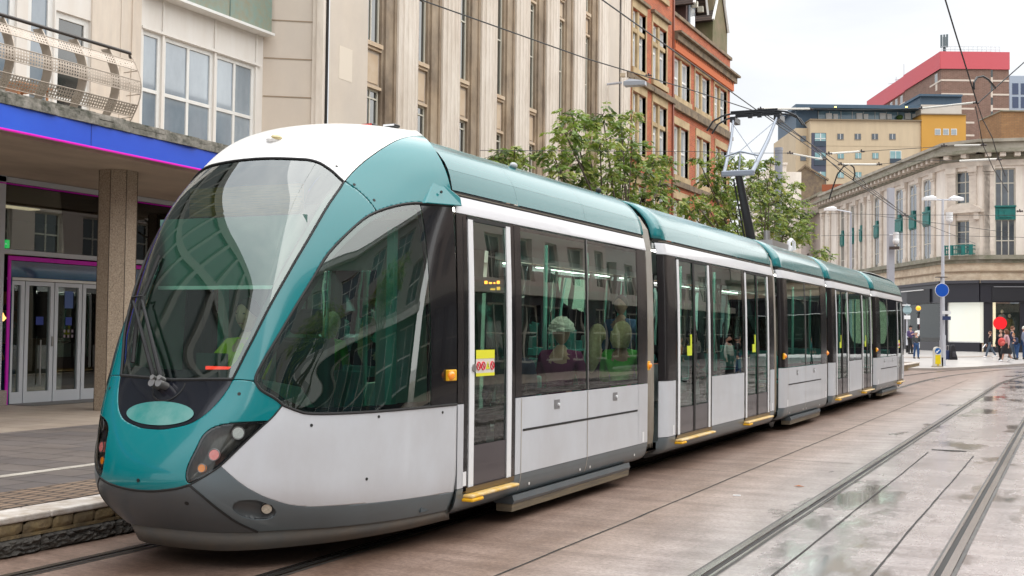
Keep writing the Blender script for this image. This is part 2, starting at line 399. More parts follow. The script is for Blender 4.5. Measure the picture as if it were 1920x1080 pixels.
FLD['shoulder'] = region_field(CV['roof'], (.928, 1.2), (.7259, 1.2), [(.7259, 1.0), (.7131, .8314), (.7034, .773), (.6884, .7212), (.6733, .6778)], rev('sh_front'))
FLD['roof'] = region_field(CV['roof'], (.928, 1.2), (1.2, 1.2), (1.2, -.2), (.7488, -.2), rev('ws_top'))

tram = thing('tram', 'long teal, silver and white tram with a sloping curved nose', 'tram', TO)
def tp(name, mb, m, parent=tram, **k):
    k.setdefault('smooth', True); return obj(name, mb, m, parent=parent, **k)
g = .0045
r_fog = np.sqrt(((SN[..., 0]-.632)/.085)**2*0+(((SN[..., 1]-6.235)*.78+(SN[..., 0]-.632)*.62)/.148)**2+((SN[..., 2]-.437+ (SN[..., 0]-.632)*.45)/.078)**2)
r_fog = np.where(SN[..., 1] < 6.6, r_fog, 9)
fogF = (1-r_fog)*.08
ox = SN[..., 0]; oz = SN[..., 2]
for tail in (False, True):
    T = dict(tail=tail)
    cab = tp('cab_frame', clip_mesh(np.where((FLD['windscreen'] < -.055) | (FLD['headlight'] < -.01) | (FLD['sidewin'] < -.04) | (fogF > -.006), .01, -.01), off=-.022, **T), rub, smooth=False)
    F = FLD['windscreen']
    ws = tp('windscreen', clip_mesh(F+g, off=-.003, **T), gfront)
    # frit border (wider at the foot and at the top corner)
    wide = .045+.05*np.clip((1.42-SN[..., 2])/.12, 0, 1)
    fr = np.maximum(F+g, -(F+wide))
    tp('windscreen_border', clip_mesh(fr, off=-.009, **T), frit, parent=ws)
    F = FLD['sidewin']
    for sd in (1, -1):
        sw = tp('cab_side_window', clip_mesh(np.maximum(F+.006, SN[..., 1]-7.61), off=-.003, side=sd, **T), gside)
        tp('window_border', clip_mesh(np.maximum(np.maximum(F+.006, -np.maximum(F+.042, SN[..., 1]-7.57)), SN[..., 1]-7.61), off=-.009, side=sd, **T), frit, parent=sw)
        tp('cab_door_pillar', clip_mesh(np.maximum(F+.006, 7.615-SN[..., 1]), off=-.002, side=sd, **T), blk)
        hl = tp('headlight', clip_mesh(FLD['headlight']+.003, off=.001, side=sd, **T), glens)
        F2 = FLD['headlight']
        tp('headlight_border', clip_mesh(np.maximum(F2+.003, -(F2+.014)), off=-.003, side=sd, **T), blk, parent=hl)
        tp('headlight_bowl', clip_mesh(F2+.002, disp=-.012-.06*np.clip(-F2/.06, 0, 1)**.6, side=sd, **T), mat("bowl_grey", (.13, .12, .10), .3, metal=.5, noise=(14, .9, (.03, .03, .03), (1, 1, .2))), parent=hl)
        def onsurf(x, z):          # point + normal of the nose surface nearest to (x,z)
            k = np.argmin((SN[..., 0]-x)**2+(SN[..., 2]-z)**2+(SN[..., 1] > 7.9)*9); i, j = divmod(k, NT)
            return SN[i, j], NN[i, j]
        def place(p):
            y = YTAIL-(p[1]-7.95) if tail else p[1]; return Vector((TX+sd*p[0], y, p[2]))
        def lamp(name, x, z, r, m, ring=metal, depth=.03, par=hl):
            p, n_ = onsurf(x, z); c = place(p-n_*depth); n2 = Vector((sd*n_[0], n_[1]*(-1 if tail else 1), n_[2]))
            n2 = (n2+Vector((0, -.5 if not tail else .5, 0))).normalized()
            tp(name, MB().cyl(c-n2*.02, c+n2*.004, r, 20, r*.96), m, parent=par)
            ax = n2.orthogonal().normalized(); bx = n2.cross(ax)
            ringp = [c+n2*.005+(ax*math.cos(a)+bx*math.sin(a))*(r*1.06) for a in np.linspace(0, 2*math.pi, 21)]
            return tp(name+'_ring', MB().tube(ringp, r*.12, 6, caps=False), ring, parent=par)
        lamp('indicator_lamp', .434, .729, .026, amb)
        lamp('tail_lamp', .494, .812, .035, mat("pink_lens", (.85, .22, .2), .25, coat=1, emit=(1, .25, .22), estr=.10, noise=(60, .6, (.85, .45, .42))))
        lamp('main_beam_lamp', .602, .945, .038, mat("clear_lens", (.5, .5, .46), .08, metal=.85))
        # fog lamp recess in the skirt
        p, n_ = onsurf(.679, .431)
        bowl = tp('fog_lamp_recess', clip_mesh(-fogF-.0005, disp=-.003-.055*np.sqrt(np.clip(1-r_fog**2, 0, 1)), side=sd, **T), bumpg)
        lamp('fog_lamp', .682, .431, .036, mat("fog_lens", (.62, .56, .46), .35, noise=(90, .8, (.35, .3, .22))), ring=rub, depth=.012, par=bowl)
        tp('side_panel', clip_mesh(FLD['silver']+np.where(SN[..., 2] > .3, .0, 0)+.0008, off=0, side=sd, **T), silver, solid=.006)
        tp('front_skirt', clip_mesh(np.maximum(FLD['skirt']+.001, fogF), off=0, side=sd, **T), skirtg, solid=.006)
        tp('shoulder_panel', clip_mesh(FLD['shoulder']+g, off=.001, side=sd, **T), teal, solid=.006)
        tp('windscreen_pillar', clip_mesh(FLD['pillar']+g*.7, off=.001, side=sd, **T), teal, solid=.006)
        # screws
        if not tail:
            for (x, z, r_) in ((.558, 1.202, .012), (.637, 2.80, .011), (.748+.02, 2.665, .012), (.88, 2.56, .012)):
                p, n_ = onsurf(x, z); c = place(p); n2 = Vector((sd*n_[0], n_[1], n_[2])); tp('panel_screw', MB().cyl(c-n2*.004, c+n2*.002, r_, 10), rub)
            for (s_, t_) in ((.1489, .758), (.286, .60), (.2975, .78), (.2955, .95)):
                p = surf_at(np.array([[s_, t_]]))[0]; n_ = surf_at(np.array([[s_, t_]]), NN)[0]; c = place(p); n2 = Vector((sd*n_[0], n_[1], n_[2])); tp('panel_screw', MB().cyl(c-n2*.004, c+n2*.0025, .011, 10), rub)
        # triangular bracket cover above the cab door pillar
        if not tail:
            A = [place(np.array(q)) for q in ((1.085, 7.80, 2.80), (1.075, 7.60, 2.585), (1.15, 7.60, 2.565), (1.19, 7.99, 2.575), (1.165, 7.99, 2.64), (1.15, 7.99, 2.69))]
            mbk = MB().add([place(np.array(q)) for q in ((1.05, 7.83, 2.80), (1.09, 7.62, 2.575), (1.20, 8.0, 2.585), (1.185, 8.0, 2.655), (1.0, 7.83, 2.78), (1.04, 7.62, 2.575), (1.1, 8.0, 2.585), (1.1, 8.0, 2.655))],
                            [(0, 1, 2, 3), (7, 6, 5, 4), (0, 4, 5, 1), (1, 5, 6, 2), (2, 6, 7, 3), (3, 7, 4, 0)])
            bk = tp('roof_corner_cover', mbk, teal, smooth=False, bevel=.008)
            if sd > 0: tp('panel_screw', MB().cyl(place(np.array((1.12, 7.80, 2.675))), place(np.array((1.128, 7.795, 2.677))), .011, 10), rub)
    tp('nose_panel', clip_mesh(FLD['nose']+g*.5+np.where(FLD['headlight'] < .002, 1., 0) if False else np.maximum(FLD['nose']+g*.5, -(FLD['headlight']-.002)), off=.001, **T), teal, solid=.006, weld=True)
    tp('hood_panel', clip_mesh(FLD['hood']+.002, off=.0, **T), hoodb, weld=True)
    bd = tp('front_badge', clip_mesh(ell(0, 1.052, .285, .075), off=.006, **T), mint, weld=True)
    tp('bumper', clip_mesh(FLD['bumper']+g, off=.004, **T), bumpg, solid=.01, weld=True)
    rf = tp('cab_roof', clip_mesh(FLD['roof']+g*.5, off=.002, **T), white, solid=.008, weld=True)
    # number screws and tow hole on the bumper, lower lip
    lip = []
    yy = (lambda y: YTAIL-(y-7.95)) if tail else (lambda y: y)
    row = SN[0]
    for j in range(0, NT, 3): lip.append(row[j])
    P1 = [[TX+s_*p[0]*.985, yy(p[1]+.035), p[2]+.02] for s_, L_ in ((-1, lip[::-1]), (1, lip[1:])) for p in L_]
    P2 = [[TX+s_*p[0]*.955, yy(p[1]+.12), .15+.02*min(1, max(0, (p[1]-6.3)/1.5))] for s_, L_ in ((-1, lip[::-1]), (1, lip[1:])) for p in L_]
    tp('lower_lip', MB().grid([P1, P2]), mat("lip_grey", (.13, .135, .13), .5, noise=(4, .6, (.20, .17, .13))), solid=.02)
    if not tail:
        for (x, z, rr) in ((0, .632, .012), (.33, .50, .015)):
            p, n_ = onsurf(x, z); c = Vector((TX+p[0], p[1], p[2])); n2 = Vector(n_)
            tp('panel_screw', MB().cyl(c-n2*.004, c+n2*.006, rr, 12), rub)
        # roof lamp above the windscreen
        c = Vector((TX+.03, 7.20, 3.045)); n2 = Vector((.15, -.75, .62)).normalized()
        rl = tp('roof_lamp', MB().ball(c, .075, .10, .035, 16, 8), white)
        tp('lamp_lens', MB().ball(c+Vector((.03, -.045, .012)), .045, .05, .024, 14, 8), mat("cream_lens", (.55, .45, .2), .2, coat=1), parent=rl)
        for x_, y_, mm in ((.10, 8.35, mat("red_lens", (.6, .03, .02), .3)), (.40, 8.22, whitestrip)):
            k = np.argmin((SN[..., 0]-x_)**2+(SN[..., 1]-y_)**2+(SN[..., 2] < 3)*9); z_ = SN.reshape(-1, 3)[k][2]+.012
            b = tp('marker_lamp', MB().box((TX+x_-.055, y_-.02, z_-.012), (TX+x_+.055, y_+.07, z_+.016)), blk, smooth=False, bevel=.008)
            tp('lamp_lens', MB().box((TX+x_-.05, y_-.03, z_-.004), (TX+x_+.05, y_-.018, z_+.010)), mm, smooth=False, parent=b)
        # wiper recess disc outline, wipers (left hand side of the screen)
        ring = []
        for a in np.linspace(math.pi*.98, math.pi*2.02, 24):
            x_, z_ = -.02+.135*math.cos(a), 1.245+.115*math.sin(a); p, n_ = onsurf(abs(x_), z_); ring.append((TX+x_, p[1]-.002, z_))
        tp('wiper_recess', MB().tube(ring, .007, 6), rub)
        def L3(x, y, z, o=.03): return (TX+x, y-o, z+o*.3)
        for i, (px_, h) in enumerate(((-.10, (-.509, 6.356, 1.787)), (-.04, (-.428, 6.354, 1.797)))):
            piv = (px_, 6.128, 1.226)
            wp = tp('wiper_arm', MB().tube([L3(*piv, .05), L3(piv[0]-.012, 6.14, 1.30, .06), L3(*h, .055)], [.020, .017, .010], 8), mat("wiper_black", (.008, .008, .009), .55))
            tp('wiper_pivot', MB().cyl(L3(piv[0], 6.14, 1.222, -.01), L3(piv[0], 6.128, 1.232, .075), .027, 14).cyl(L3(piv[0], 6.14, 1.26, .03), L3(piv[0], 6.128, 1.27, .07), .018, 10), metal, parent=wp)
        tp('wiper_blade', MB().tube([L3(-.429, 6.484, 2.126, .02), L3(-.452, 6.40, 1.90, .03), L3(-.462, 6.351, 1.784, .035), L3(-.44, 6.29, 1.60, .03), L3(-.385, 6.2, 1.371, .02)], .014, 6), rub)
        tp('wiper_yoke', MB().tube([L3(-.53, 6.36, 1.77, .05), L3(-.52, 6.36, 1.815, .055), L3(-.42, 6.36, 1.825, .055), L3(-.405, 6.35, 1.76, .05)], .009, 6), rub)
        # window surround bead round the cab side window
        for sd in (1, -1):
            st = np.vstack([smooth_line(CV['win_low'])[::-1], smooth_line(CV['win_top'])[1:]]); pp = surf_at(st)
            tp('window_seal', MB().tube([(TX+sd*p[0], p[1], p[2]) for p in pp[::2]], .011, 6), rub)
            st = smooth_line(CV['win_bot']); pp = surf_at(st); tp('window_seal', MB().tube([(TX+sd*p[0], p[1], p[2]) for p in pp[::2]], .010, 6), rub)
            pp = surf_at(smooth_line(CV['diag'])); tp('panel_seam', MB().tube([(TX+sd*p[0], p[1], p[2]) for p in pp[::2]], .0055, 6), rub)
            pp = surf_at(smooth_line(CV['bump'])); tp('panel_seam', MB().tube([(TX+sd*p[0], p[1], p[2]) for p in pp[::2]], .009, 6), rub)
        pp = surf_at(smooth_line(CV['nose_bot'])); q = [(TX+p[0], p[1]+.004, p[2]) for p in pp[::2]]
        tp('panel_seam', MB().tube(q+[(2*TX-a, b, c) for a, b, c in q[::-1][1:]], .012, 6), rub)
        wsl = np.vstack([smooth_line(CV['ws_side']), smooth_line(CV['ws_top'])[1:]]); pp = surf_at(wsl)
        for sd in (1, -1): tp('windscreen_seal', MB().tube([(TX+sd*p[0], p[1]-.002, p[2]) for p in pp[::2]], .009, 6), rub)
        pp = surf_at(smooth_line(CV['ws_bot'])); q = [(TX+p[0], p[1]+.002, p[2]) for p in pp[::2]][::-1]
        tp('panel_seam', MB().tube(q+[(2*TX-a, b, c) for a, b, c in q[::-1][1:]], .012, 6), rub)

# ---- body profile
PZ = np.array([.21, .235, .27, .33, .40, .60, 1.05, 1.5, 2.0, 2.53, 2.56, 2.68])
PXo = np.array([1.10, 1.145, 1.172, 1.19, 1.20, 1.20, 1.20, 1.196, 1.186, 1.165, 1.162, 1.135])
def prof(z): return float(np.interp(z, PZ, PXo))
MODS = [(7.965, 12.56), (13.02, 18.70), (19.16, 23.10), (23.46, 28.72), (29.18, 34.235)]
def bend(y, m):
    a, b = m; d = 9
    if m is not MODS[0]: d = min(d, y-a)
    if m is not MODS[-1]: d = min(d, b-y)
    w = .16
    return -.075*(max(0, 1-d/w))**2
def side_patch(y0, y1, z0, z1, off=0., m=None, sd=1, step=.10, th=None):
    m = m or MODS[0]
    zs = sorted(set([z0, z1]+[z for z in PZ if z0 < z < z1])); e = .16
    ys = sorted(set([y0, y1]+[y0+(y1-y0)*k/max(1, int((y1-y0)/.5)) for k in range(1, int((y1-y0)/.5))]+[y for c in (m[0], m[1]) for y in (c+.02, c+.05, c+.09, c+.13, c+.17, c-.02, c-.05, c-.09, c-.13, c-.17) if y0 < y < y1]))
    G = [[(TX+sd*(prof(z)+off+bend(y, m)), y, z) for y in ys] for z in zs]
    if sd < 0: G = [r_[::-1] for r_ in G]
    return MB().grid(G)
zb0, zb1 = 2.535, 2.665         # pale band
ZW0, ZW1 = 1.06, 2.525          # window belt
def double_door(y0, y1, m, sd, single=False, mirror=False):
    dn = tp('door', side_patch(y0+.02, y1-.02, .40, 2.515, -.012, m, sd), gside)
    P = lambda n_, a, b, c, d, mt, o=.0: tp(n_, side_patch(a, b, c, d, o, m, sd), mt, parent=dn, solid=.012, rim=False)
    P('door_edge_strip', y0+.03, y0+.115, .40, 2.50, whitestrip, .004)
    P('door_edge_strip', y1-.115, y1-.03, .40, 2.50, whitestrip, .004)
    mc = (y0+y1)/2
    if not single:
        P('door_seal', mc-.035, mc+.035, .40, 2.51, rub, .002)
    P('kick_panel', y0+.118, y1-.118, .40, .72, mat("kick_reflect_brown", (.06, .05, .055), .3, coat=.3), -.004)  # dark kick, with the brownish reflection above it put into its colour
    P('door_top_rail', y0+.02, y1-.02, 2.49, 2.52, rub, .002)
    tp('door_frame', side_patch(y0-.045, y0+.022, .375, 2.53, -.002, m, sd), blk, solid=.02, rim=False)
    tp('door_frame', side_patch(y1-.022, y1+.045, .375, 2.53, -.002, m, sd), blk, solid=.02, rim=False)
    tp('door_sill', side_patch(y0-.02, y1+.02, .36, .405, .012, m, sd), mat("sill_bronze", (.16, .11, .05), .4, metal=.4), solid=.02, rim=False)
    x0 = TX+sd*1.17; x1 = TX+sd*1.285
    st = MB().box((x0, y0-.03, .326), (x1-.01, y1+.0, .352))
    tp('boarding_step', st, yel, smooth=False, bevel=.012)
    tp('step_end_block', MB().box((x0, y0-.035, .298), (x1-sd*.006, y0+.16, .3255)), yel2, smooth=False, bevel=.01)
    # handle / button and stickers
    yb = (y1-.21 if not single else y0+.10)
    if single:
        tp('door_button', MB().cyl((TX+sd*1.19, yb, 1.33), (TX+sd*1.212, yb, 1.33), .032, 16), metal, parent=dn)
        tp('notice_sticker', side_patch(y0+.16, y0+.49, 1.40, 1.47, -.005, m, sd), mat("sticker_yellow", (.80, .78, .03), .5), parent=dn)
        tp('notice_sticker', side_patch(y0+.16, y0+.49, 1.26, 1.285, -.005, m, sd), mat("sticker_yellow", (.8, .78, .03), .5), parent=dn)
        tp('sticker_back', side_patch(y0+.16, y0+.49, 1.285, 1.40, -.007, m, sd), mat("sticker_cream", (.75, .70, .62), .5), parent=dn)
        for k in range(4):
            yc = y0+.205+k*.08; X = TX+sd*(prof(1.34)-.004)
            if k == 2:
                tp('warning_sign', MB().prism([(yc-.034, 1.315), (yc+.034, 1.315), (yc, 1.378)], X, X+sd*.002, 'X'), mat("sticker_yellow", (.8, .78, .03), .5), parent=dn, smooth=False)
                tp('warning_mark', MB().box((X+sd*.003, yc-.004, 1.328), (X+sd*.004, yc+.004, 1.357)), rub, parent=dn, smooth=False)
            else:
                tp('warning_sign', MB().tube([(X, yc+.031*math.cos(a), 1.342+.031*math.sin(a)) for a in np.linspace(0, 2*math.pi, 17)], .005, 5, caps=False).tube([(X, yc-.02, 1.364), (X, yc+.02, 1.320)], .004, 5), mat("sticker_red", (.7, .02, .05), .5), parent=dn)
    else:
        tp('green_sticker', side_patch(y0+.30, y0+.46, 1.36, 1.62, -.006, m, sd) if False else side_patch(mc-.30, mc-.10, 1.34, 1.46, -.006, m, sd), mat("sticker_lime", (.65, .75, .03), .5), parent=dn)
        tp('green_sticker', side_patch(mc-.17, mc-.10, 1.46, 1.60, -.006, m, sd), mat("sticker_lime", (.65, .75, .03), .5), parent=dn)
        tp('button_strip', side_patch(mc+.05, mc+.085, 1.25, 1.5, .003, m, sd), rub, parent=dn)
    return dn
def window(y0, y1, m, sd, z0=ZW0, z1=ZW1):
    w = tp('side_window', side_patch(y0, y1, z0+.01, z1-.01, -.004, m, sd), gside)
    e = .030
    for (a, b, c, d) in ((y0, y1, z0+.005, z0+.005+.055), (y0, y1, z1-.04, z1-.005), (y0, y0+.018, z0+.06, z1-.04), (y1-.018, y1, z0+.06, z1-.04)):
        tp('window_border', side_patch(a, b, c, d, -.009, m, sd), frit, parent=w)
    return w
def dot(y, z, sd, r_=.014, m_=None):
    x = prof(z); tp('panel_stud', MB().cyl((TX+sd*(x-.002), y, z), (TX+sd*(x+.004), y, z), r_, 12), m_ or mat("stud_pale", (.7, .7, .68), .4))
def build_side(sd):
    specs = [  # doors, windows, belt pillars are whatever is left
        dict(d=[(8.12, 8.95, True)], w=[(9.13, 10.62), (10.66, 12.11)], bog=(8.98, 11.86)),
        dict(d=[(13.50, 14.95, False), (16.72, 18.22, False)], w=[(15.08, 16.60)], bog=None),
        dict(d=[], w=[(19.55, 20.95), (20.99, 22.38)], bog=(19.75, 22.3)),
        dict(d=[(23.93, 25.38, False), (27.15, 28.50, False)], w=[(25.52, 27.02)], bog=None),
        dict(d=[(33.0, 33.95, True)], w=[(29.92, 31.12), (31.16, 32.84)], bog=(30.2, 32.9))]
    for m, sp in zip(MODS, specs):
        a, b = m
        # pale band under the roof, gutter
        tp('roof_band', side_patch(a, b, zb0, zb1, .002, m, sd), band, solid=.012, rim=False)
        tp('gutter', side_patch(a, b, zb1+.004, 2.705, -.012, m, sd), rub, solid=.01, rim=False)
        tp('gutter_strip', side_patch(a+.05, b-.05, 2.682, 2.69, -.006, m, sd), mat("gutter_metal", (.25, .22, .17), .5, metal=.5))
        # lower skirt + silver panels between the doors
        edges = [a]+sum([[d[0]-.05, d[1]+.05] for d in sp['d']], [])+[b]
        for i in range(0, len(edges), 2):
            y0, y1 = edges[i], edges[i+1]
            if y1-y0 < .05: continue
            lo = .405
            cuts = [y0]+[q for w in sp['w'] for q in (w[0]-.012, w[1]+.012) if y0+.1 < q < y1-.1]+[y1]
            cuts = [cuts[0]]+[c for k, c in enumerate(cuts[1:], 1) if c-cuts[k-1] > .05 or k == len(cuts)-1]
            for c0, c1 in zip(cuts[:-1], cuts[1:]):
                if c1-c0 < .04: continue
                tp('lower_panel', side_patch(c0+.003, c1-.003, lo+.003, ZW0-.006, 0, m, sd), silver, solid=.012, rim=False)
            # black belt between windows
            wl = [w for w in sp['w'] if w[0] > y0-.01 and w[1] < y1+.01]
            pos = y0
            for w in wl+[(y1, None)]:
                if w[0]-pos > .03:
                    tp('belt_pillar', side_patch(pos+.002, w[0]-.004, ZW0, ZW1+.002, -.001, m, sd), mat("pillar_dark", (.014, .012, .013), .2, coat=.15), solid=.012, rim=False)
                if w[1]: pos = w[1]
            if len(wl) == 2:
                tp('window_divider', MB().tube([(TX+sd*(prof(z)+.002), wl[0][1]+.02, z) for z in (ZW0, 1.6, 2.1, ZW1)], .008, 6), metal)
        for w in sp['w']:
            window(w[0], w[1], m, sd)
        # grey skirt
        ed = [a]+sum([[d[0]-.05, d[1]+.05] for d in sp['d']], [])+[b]
        tp('skirt_panel', side_patch(a, b, .21, .355, 0, m, sd), skirtg, solid=.012, rim=False)
        for i in range(0, len(ed), 2):
            if ed[i+1]-ed[i] > .04: tp('skirt_panel', side_patch(ed[i], ed[i+1], .357, .403, 0, m, sd), skirtg, solid=.012, rim=False)
        for d in sp['d']: double_door(d[0], d[1], m, sd, single=d[2])
        # panel lines
        if sp['bog']:
            w0, w1 = sp['w'][0][0], sp['w'][-1][1]
            tp('panel_gap', side_patch(w0+.02, w1-.02, .765, .785, .003, m, sd), rub)
            tp('panel_gap', side_patch(w0-.015, w0-.005, .26, ZW0-.01, .002, m, sd), mat("seam_pale", (.45, .40, .33), .5))
            tp('panel_gap', side_patch(sp['w'][0][1]+.015, sp['w'][0][1]+.026, .26, ZW0-.01, .002, m, sd), mat("seam_pale", (.45, .40, .33), .5))
            b0, b1 = sp['bog']
            tp('bogie_skirt', MB().prism([(TX+sd*x_, z_) for x_, z_ in ((1.02, .20), (1.19, .235), (1.205, .19), (1.195, .165), (1.02, .165))], b0, b1, 'Y'), bumpg, smooth=False)
            tp('bogie_skirt_lip', MB().prism([(TX+sd*x_, z_) for x_, z_ in ((1.04, .162), (1.19, .162), (1.185, .10), (1.04, .10))], b0, b1, 'Y'), bronze, smooth=False)
            for y_ in (w0+.20, sp['w'][0][1]-.12, sp['w'][0][1]+.14, w1-.06): dot(y_, .30, sd)
            for wv in sp['w']:
                yc = (wv[0]+wv[1])/2
                lk = tp('panel_lock', side_patch(yc-.055, yc+.075, .915, 1.0, .002, m, sd), mat("lock_grey", (.30, .30, .31), .35, metal=.5), solid=.006, rim=False)
                tp('lock_knob', MB().cyl((TX+sd*1.2, yc+.045, .955), (TX+sd*1.215, yc+.045, .955), .014, 10), whitestrip, parent=lk)
        for y_ in (a+.12 if m is MODS[0] else a+.35, b-.28): tp('jacking_label', side_patch(y_-.03, y_+.03, .42, .53, .003, m, sd), whitestrip); 
        # orange reflectors / side lamps
        for y_ in ([b-.06] if m is MODS[0] else [a+.10, b-.06] if m is MODS[2] else [a+.1] if m is MODS[4] else []):
            x = TX+sd*(prof(1.25)+bend(y_, m)); rl = tp('side_lamp', MB().box((x-sd*.005, y_-.05, 1.20), (x+sd*.02, y_+.05, 1.30)), yel2, smooth=False, bevel=.006)
            tp('lamp_lens', MB().ball((x+sd*.022, y_+.01, 1.25), .03, .034, .034, 12, 8), amb, parent=rl)
        # roof: teal shoulders and pale top
        RP = [(1.128, 2.712), (1.118, 2.76), (1.105, 2.82), (1.085, 2.875), (1.055, 2.93), (1.0, 3.0), (.93, 3.065), (.84, 3.12), (.72, 3.16), (.5, 3.19), (.25, 3.205), (0, 3.21)]
        def rpatch(i0, i1, y0, y1, o=0):
            G = []
            for x_, z_ in RP[i0:i1+1]:
                G.append([(TX+sd*(x_+o+bend(y_, m)*min(1, x_)), y_, z_+o*.6) for y_ in np.linspace(y0, y1, max(2, int((y1-y0)/.1)))])
            if sd < 0: G = [r_[::-1] for r_ in G]
            return MB().grid(G)
        L_ = b-a
        cs = [a, a+L_*.30, a+L_*.68, b] if m is not MODS[3] else [a, a+L_*.5, b]
        if m is MODS[0]: cs = [a, 9.15, 10.72, b]
        for c0, c1 in zip(cs[:-1], cs[1:]):
            tp('roof_fairing', rpatch(0, 3, c0+.0015, c1-.0015), tealr)
            tp('roof_fairing', rpatch(3, 7, c0+.0015, c1-.0015, .001), tealr)
        tp('roof_panel', rpatch(7, 11, a+.01, b-.01), mat("roof_grey", (.45, .47, .48), .5))
        if m is not MODS[0]:
            tp('roof_end_rib', rpatch(0, 9, a-.03, a+.08, .014), teal, solid=.02)
        if m is not MODS[-1]:
            tp('roof_end_rib', rpatch(0, 9, b-.07, b+.01, .008), teal, solid=.02)
for sd in (1, -1): build_side(sd)
# bellows between the modules
for (a, b) in zip(MODS[:-1], MODS[1:]):
    y0, y1 = a[1], b[0]; n = 9
    ys = np.linspace(y0, y1, n*2+1); zz = [.24, .30, .5, 1.0, 1.6, 2.2, 2.6, 2.8, 2.95, 3.06, 3.1]; xx = [1.02, 1.09, 1.11, 1.11, 1.10, 1.085, 1.06, 1.02, .92, .7, 0]
    for part, m_, ylo, yhi, in (('bellows', bell, y0-.02, y0+(y1-y0)*.62), ('bellows_frame', rub, y0+(y1-y0)*.62, y1+.02)):
        ys = np.linspace(ylo, yhi, 13 if part == 'bellows' else 3); mb = MB()
        for sd in (1, -1):
            G = [[(TX+sd*(x_+(.03 if k % 2 and part == 'bellows' else (0 if part == 'bellows' else -.05))*min(1, x_*2)), y_, z_) for k, y_ in enumerate(ys)] for x_, z_ in zip(xx, zz)]
            mb.grid(G)
        tp(part, mb, m_ if part != 'bellows' else mat("bellows_pale", (.42, .40, .36), .6, noise=(1.0, .9, (.20, .15, .09), (1, 1, .5))), smooth=False)
# interior
fl = MB()
for a, b in MODS: fl.box((TX-1.12, a-.4, .28), (TX+1.12, b+.4, .36))
tp('floor', fl, floorm, smooth=False)
ce = MB()
for a, b in MODS: ce.box((TX-1.05, max(a-.4, 8.07), 2.60), (TX+1.05, min(b+.4, 34.1), 2.66))
tp('ceiling', ce, ceil, smooth=False)
for a, b in MODS:
    tp('saloon_fill_strip', MB().box((TX+.93, max(a+.2, 8.2), 2.585), (TX+1.03, min(b-.2, 34), 2.598)), mat('saloon_fill_glow', (.9, .9, .85), .5, emit=(1, .97, .88), estr=3.6), smooth=False)  # glowing strips added out of sight to brighten saloon and passengers
under = MB()
for a, b in MODS: under.box((TX-.85, a+.3, .12), (TX+.85, b-.3, .27))
tp('underframe', under, rub, smooth=False)
for y in (10.0, 11.0, 20.2, 21.9, 31.0, 32.3):
    for sx in (-1, 1):
        tp('wheel', MB().cyl((TX+sx*.66, y, .29), (TX+sx*.78, y, .29), .29, 24), metal)
# cab: dashboard, seat, rear wall, blind
tp('dashboard', MB().prism([(6.25, 1.30), (6.75, 1.22), (6.95, 1.05), (6.95, .45), (6.35, .45)], TX-.62, TX+.62, 'X'), mat("dash_green", (.10, .20, .17), .5), smooth=False, bevel=.02)
tp('cab_floor', MB().box((TX-.6, 6.75, .30), (TX+.6, 8.0, .45)), floorm, smooth=False)
cw = tp('cab_rear_wall', MB().box((TX-1.08, 8.02, .4), (TX-.28, 8.06, 2.5)).box((TX+.42, 8.02, .4), (TX+1.1, 8.06, 2.5)).box((TX-.28, 8.02, 2.1), (TX+.42, 8.06, 2.5)), mat("cab_wall", (.20, .33, .28), .6), smooth=False)
tp('cab_door_window', MB().box((TX-.27, 8.03, .5), (TX+.41, 8.05, 2.09)), glass("inner_glass", (.6, .8, .74), .06), smooth=False)
tp('sun_blind', MB().box((TX-.66, 6.72, 1.93), (TX+.66, 6.725, 2.42)), mat("blind_mint", (.11, .21, .18), .6), smooth=False)
tp('blind_bar', MB().box((TX-.66, 6.71, 1.90), (TX+.66, 6.73, 1.927)), mat("blind_bar_white", (.75, .85, .82), .4), smooth=False)
st = tp('driver_seat', MB().box((TX-.35, 7.15, .78), (TX+.17, 7.62, .90)).box((TX-.24, 7.58, .88), (TX+.26, 7.70, 1.55)), mat("cab_seat", (.03, .05, .05), .8), smooth=False, bevel=.03)
tp('headrest', MB().box((TX-.13, 7.6, 1.58), (TX+.15, 7.69, 1.78)), mat("cab_seat", (.03, .05, .05), .8), smooth=False, bevel=.03, parent=st)
for x_ in (-.80, .80):
    tp('cab_post', MB().box((TX+x_-.03, 7.60, .5), (TX+x_+.03, 7.66, 2.4)), mat("cab_green", (.12, .42, .35), .5), smooth=False)
tp('console_screen', MB().box((TX-.3, 6.72, 1.26), (TX-.02, 6.75, 1.44)), mat("screen_green", (.02, .06, .05), .2), smooth=False, bevel=.01)
tp('red_light_bar', MB().box((TX-.02, 6.50, 1.33), (TX+.26, 6.52, 1.355)), mat("red_glow", (.6, .02, .02), .4, emit=(1, .05, .03), estr=.8), smooth=False)
tp('destination_board', MB().box((TX-.62, 6.99, 2.46), (TX+.40, 7.04, 2.68)), mat("led_board", (.05, .035, .015), .5, noise=(30, .9, (.40, .16, .03), (.2, 1, 6))), smooth=False)
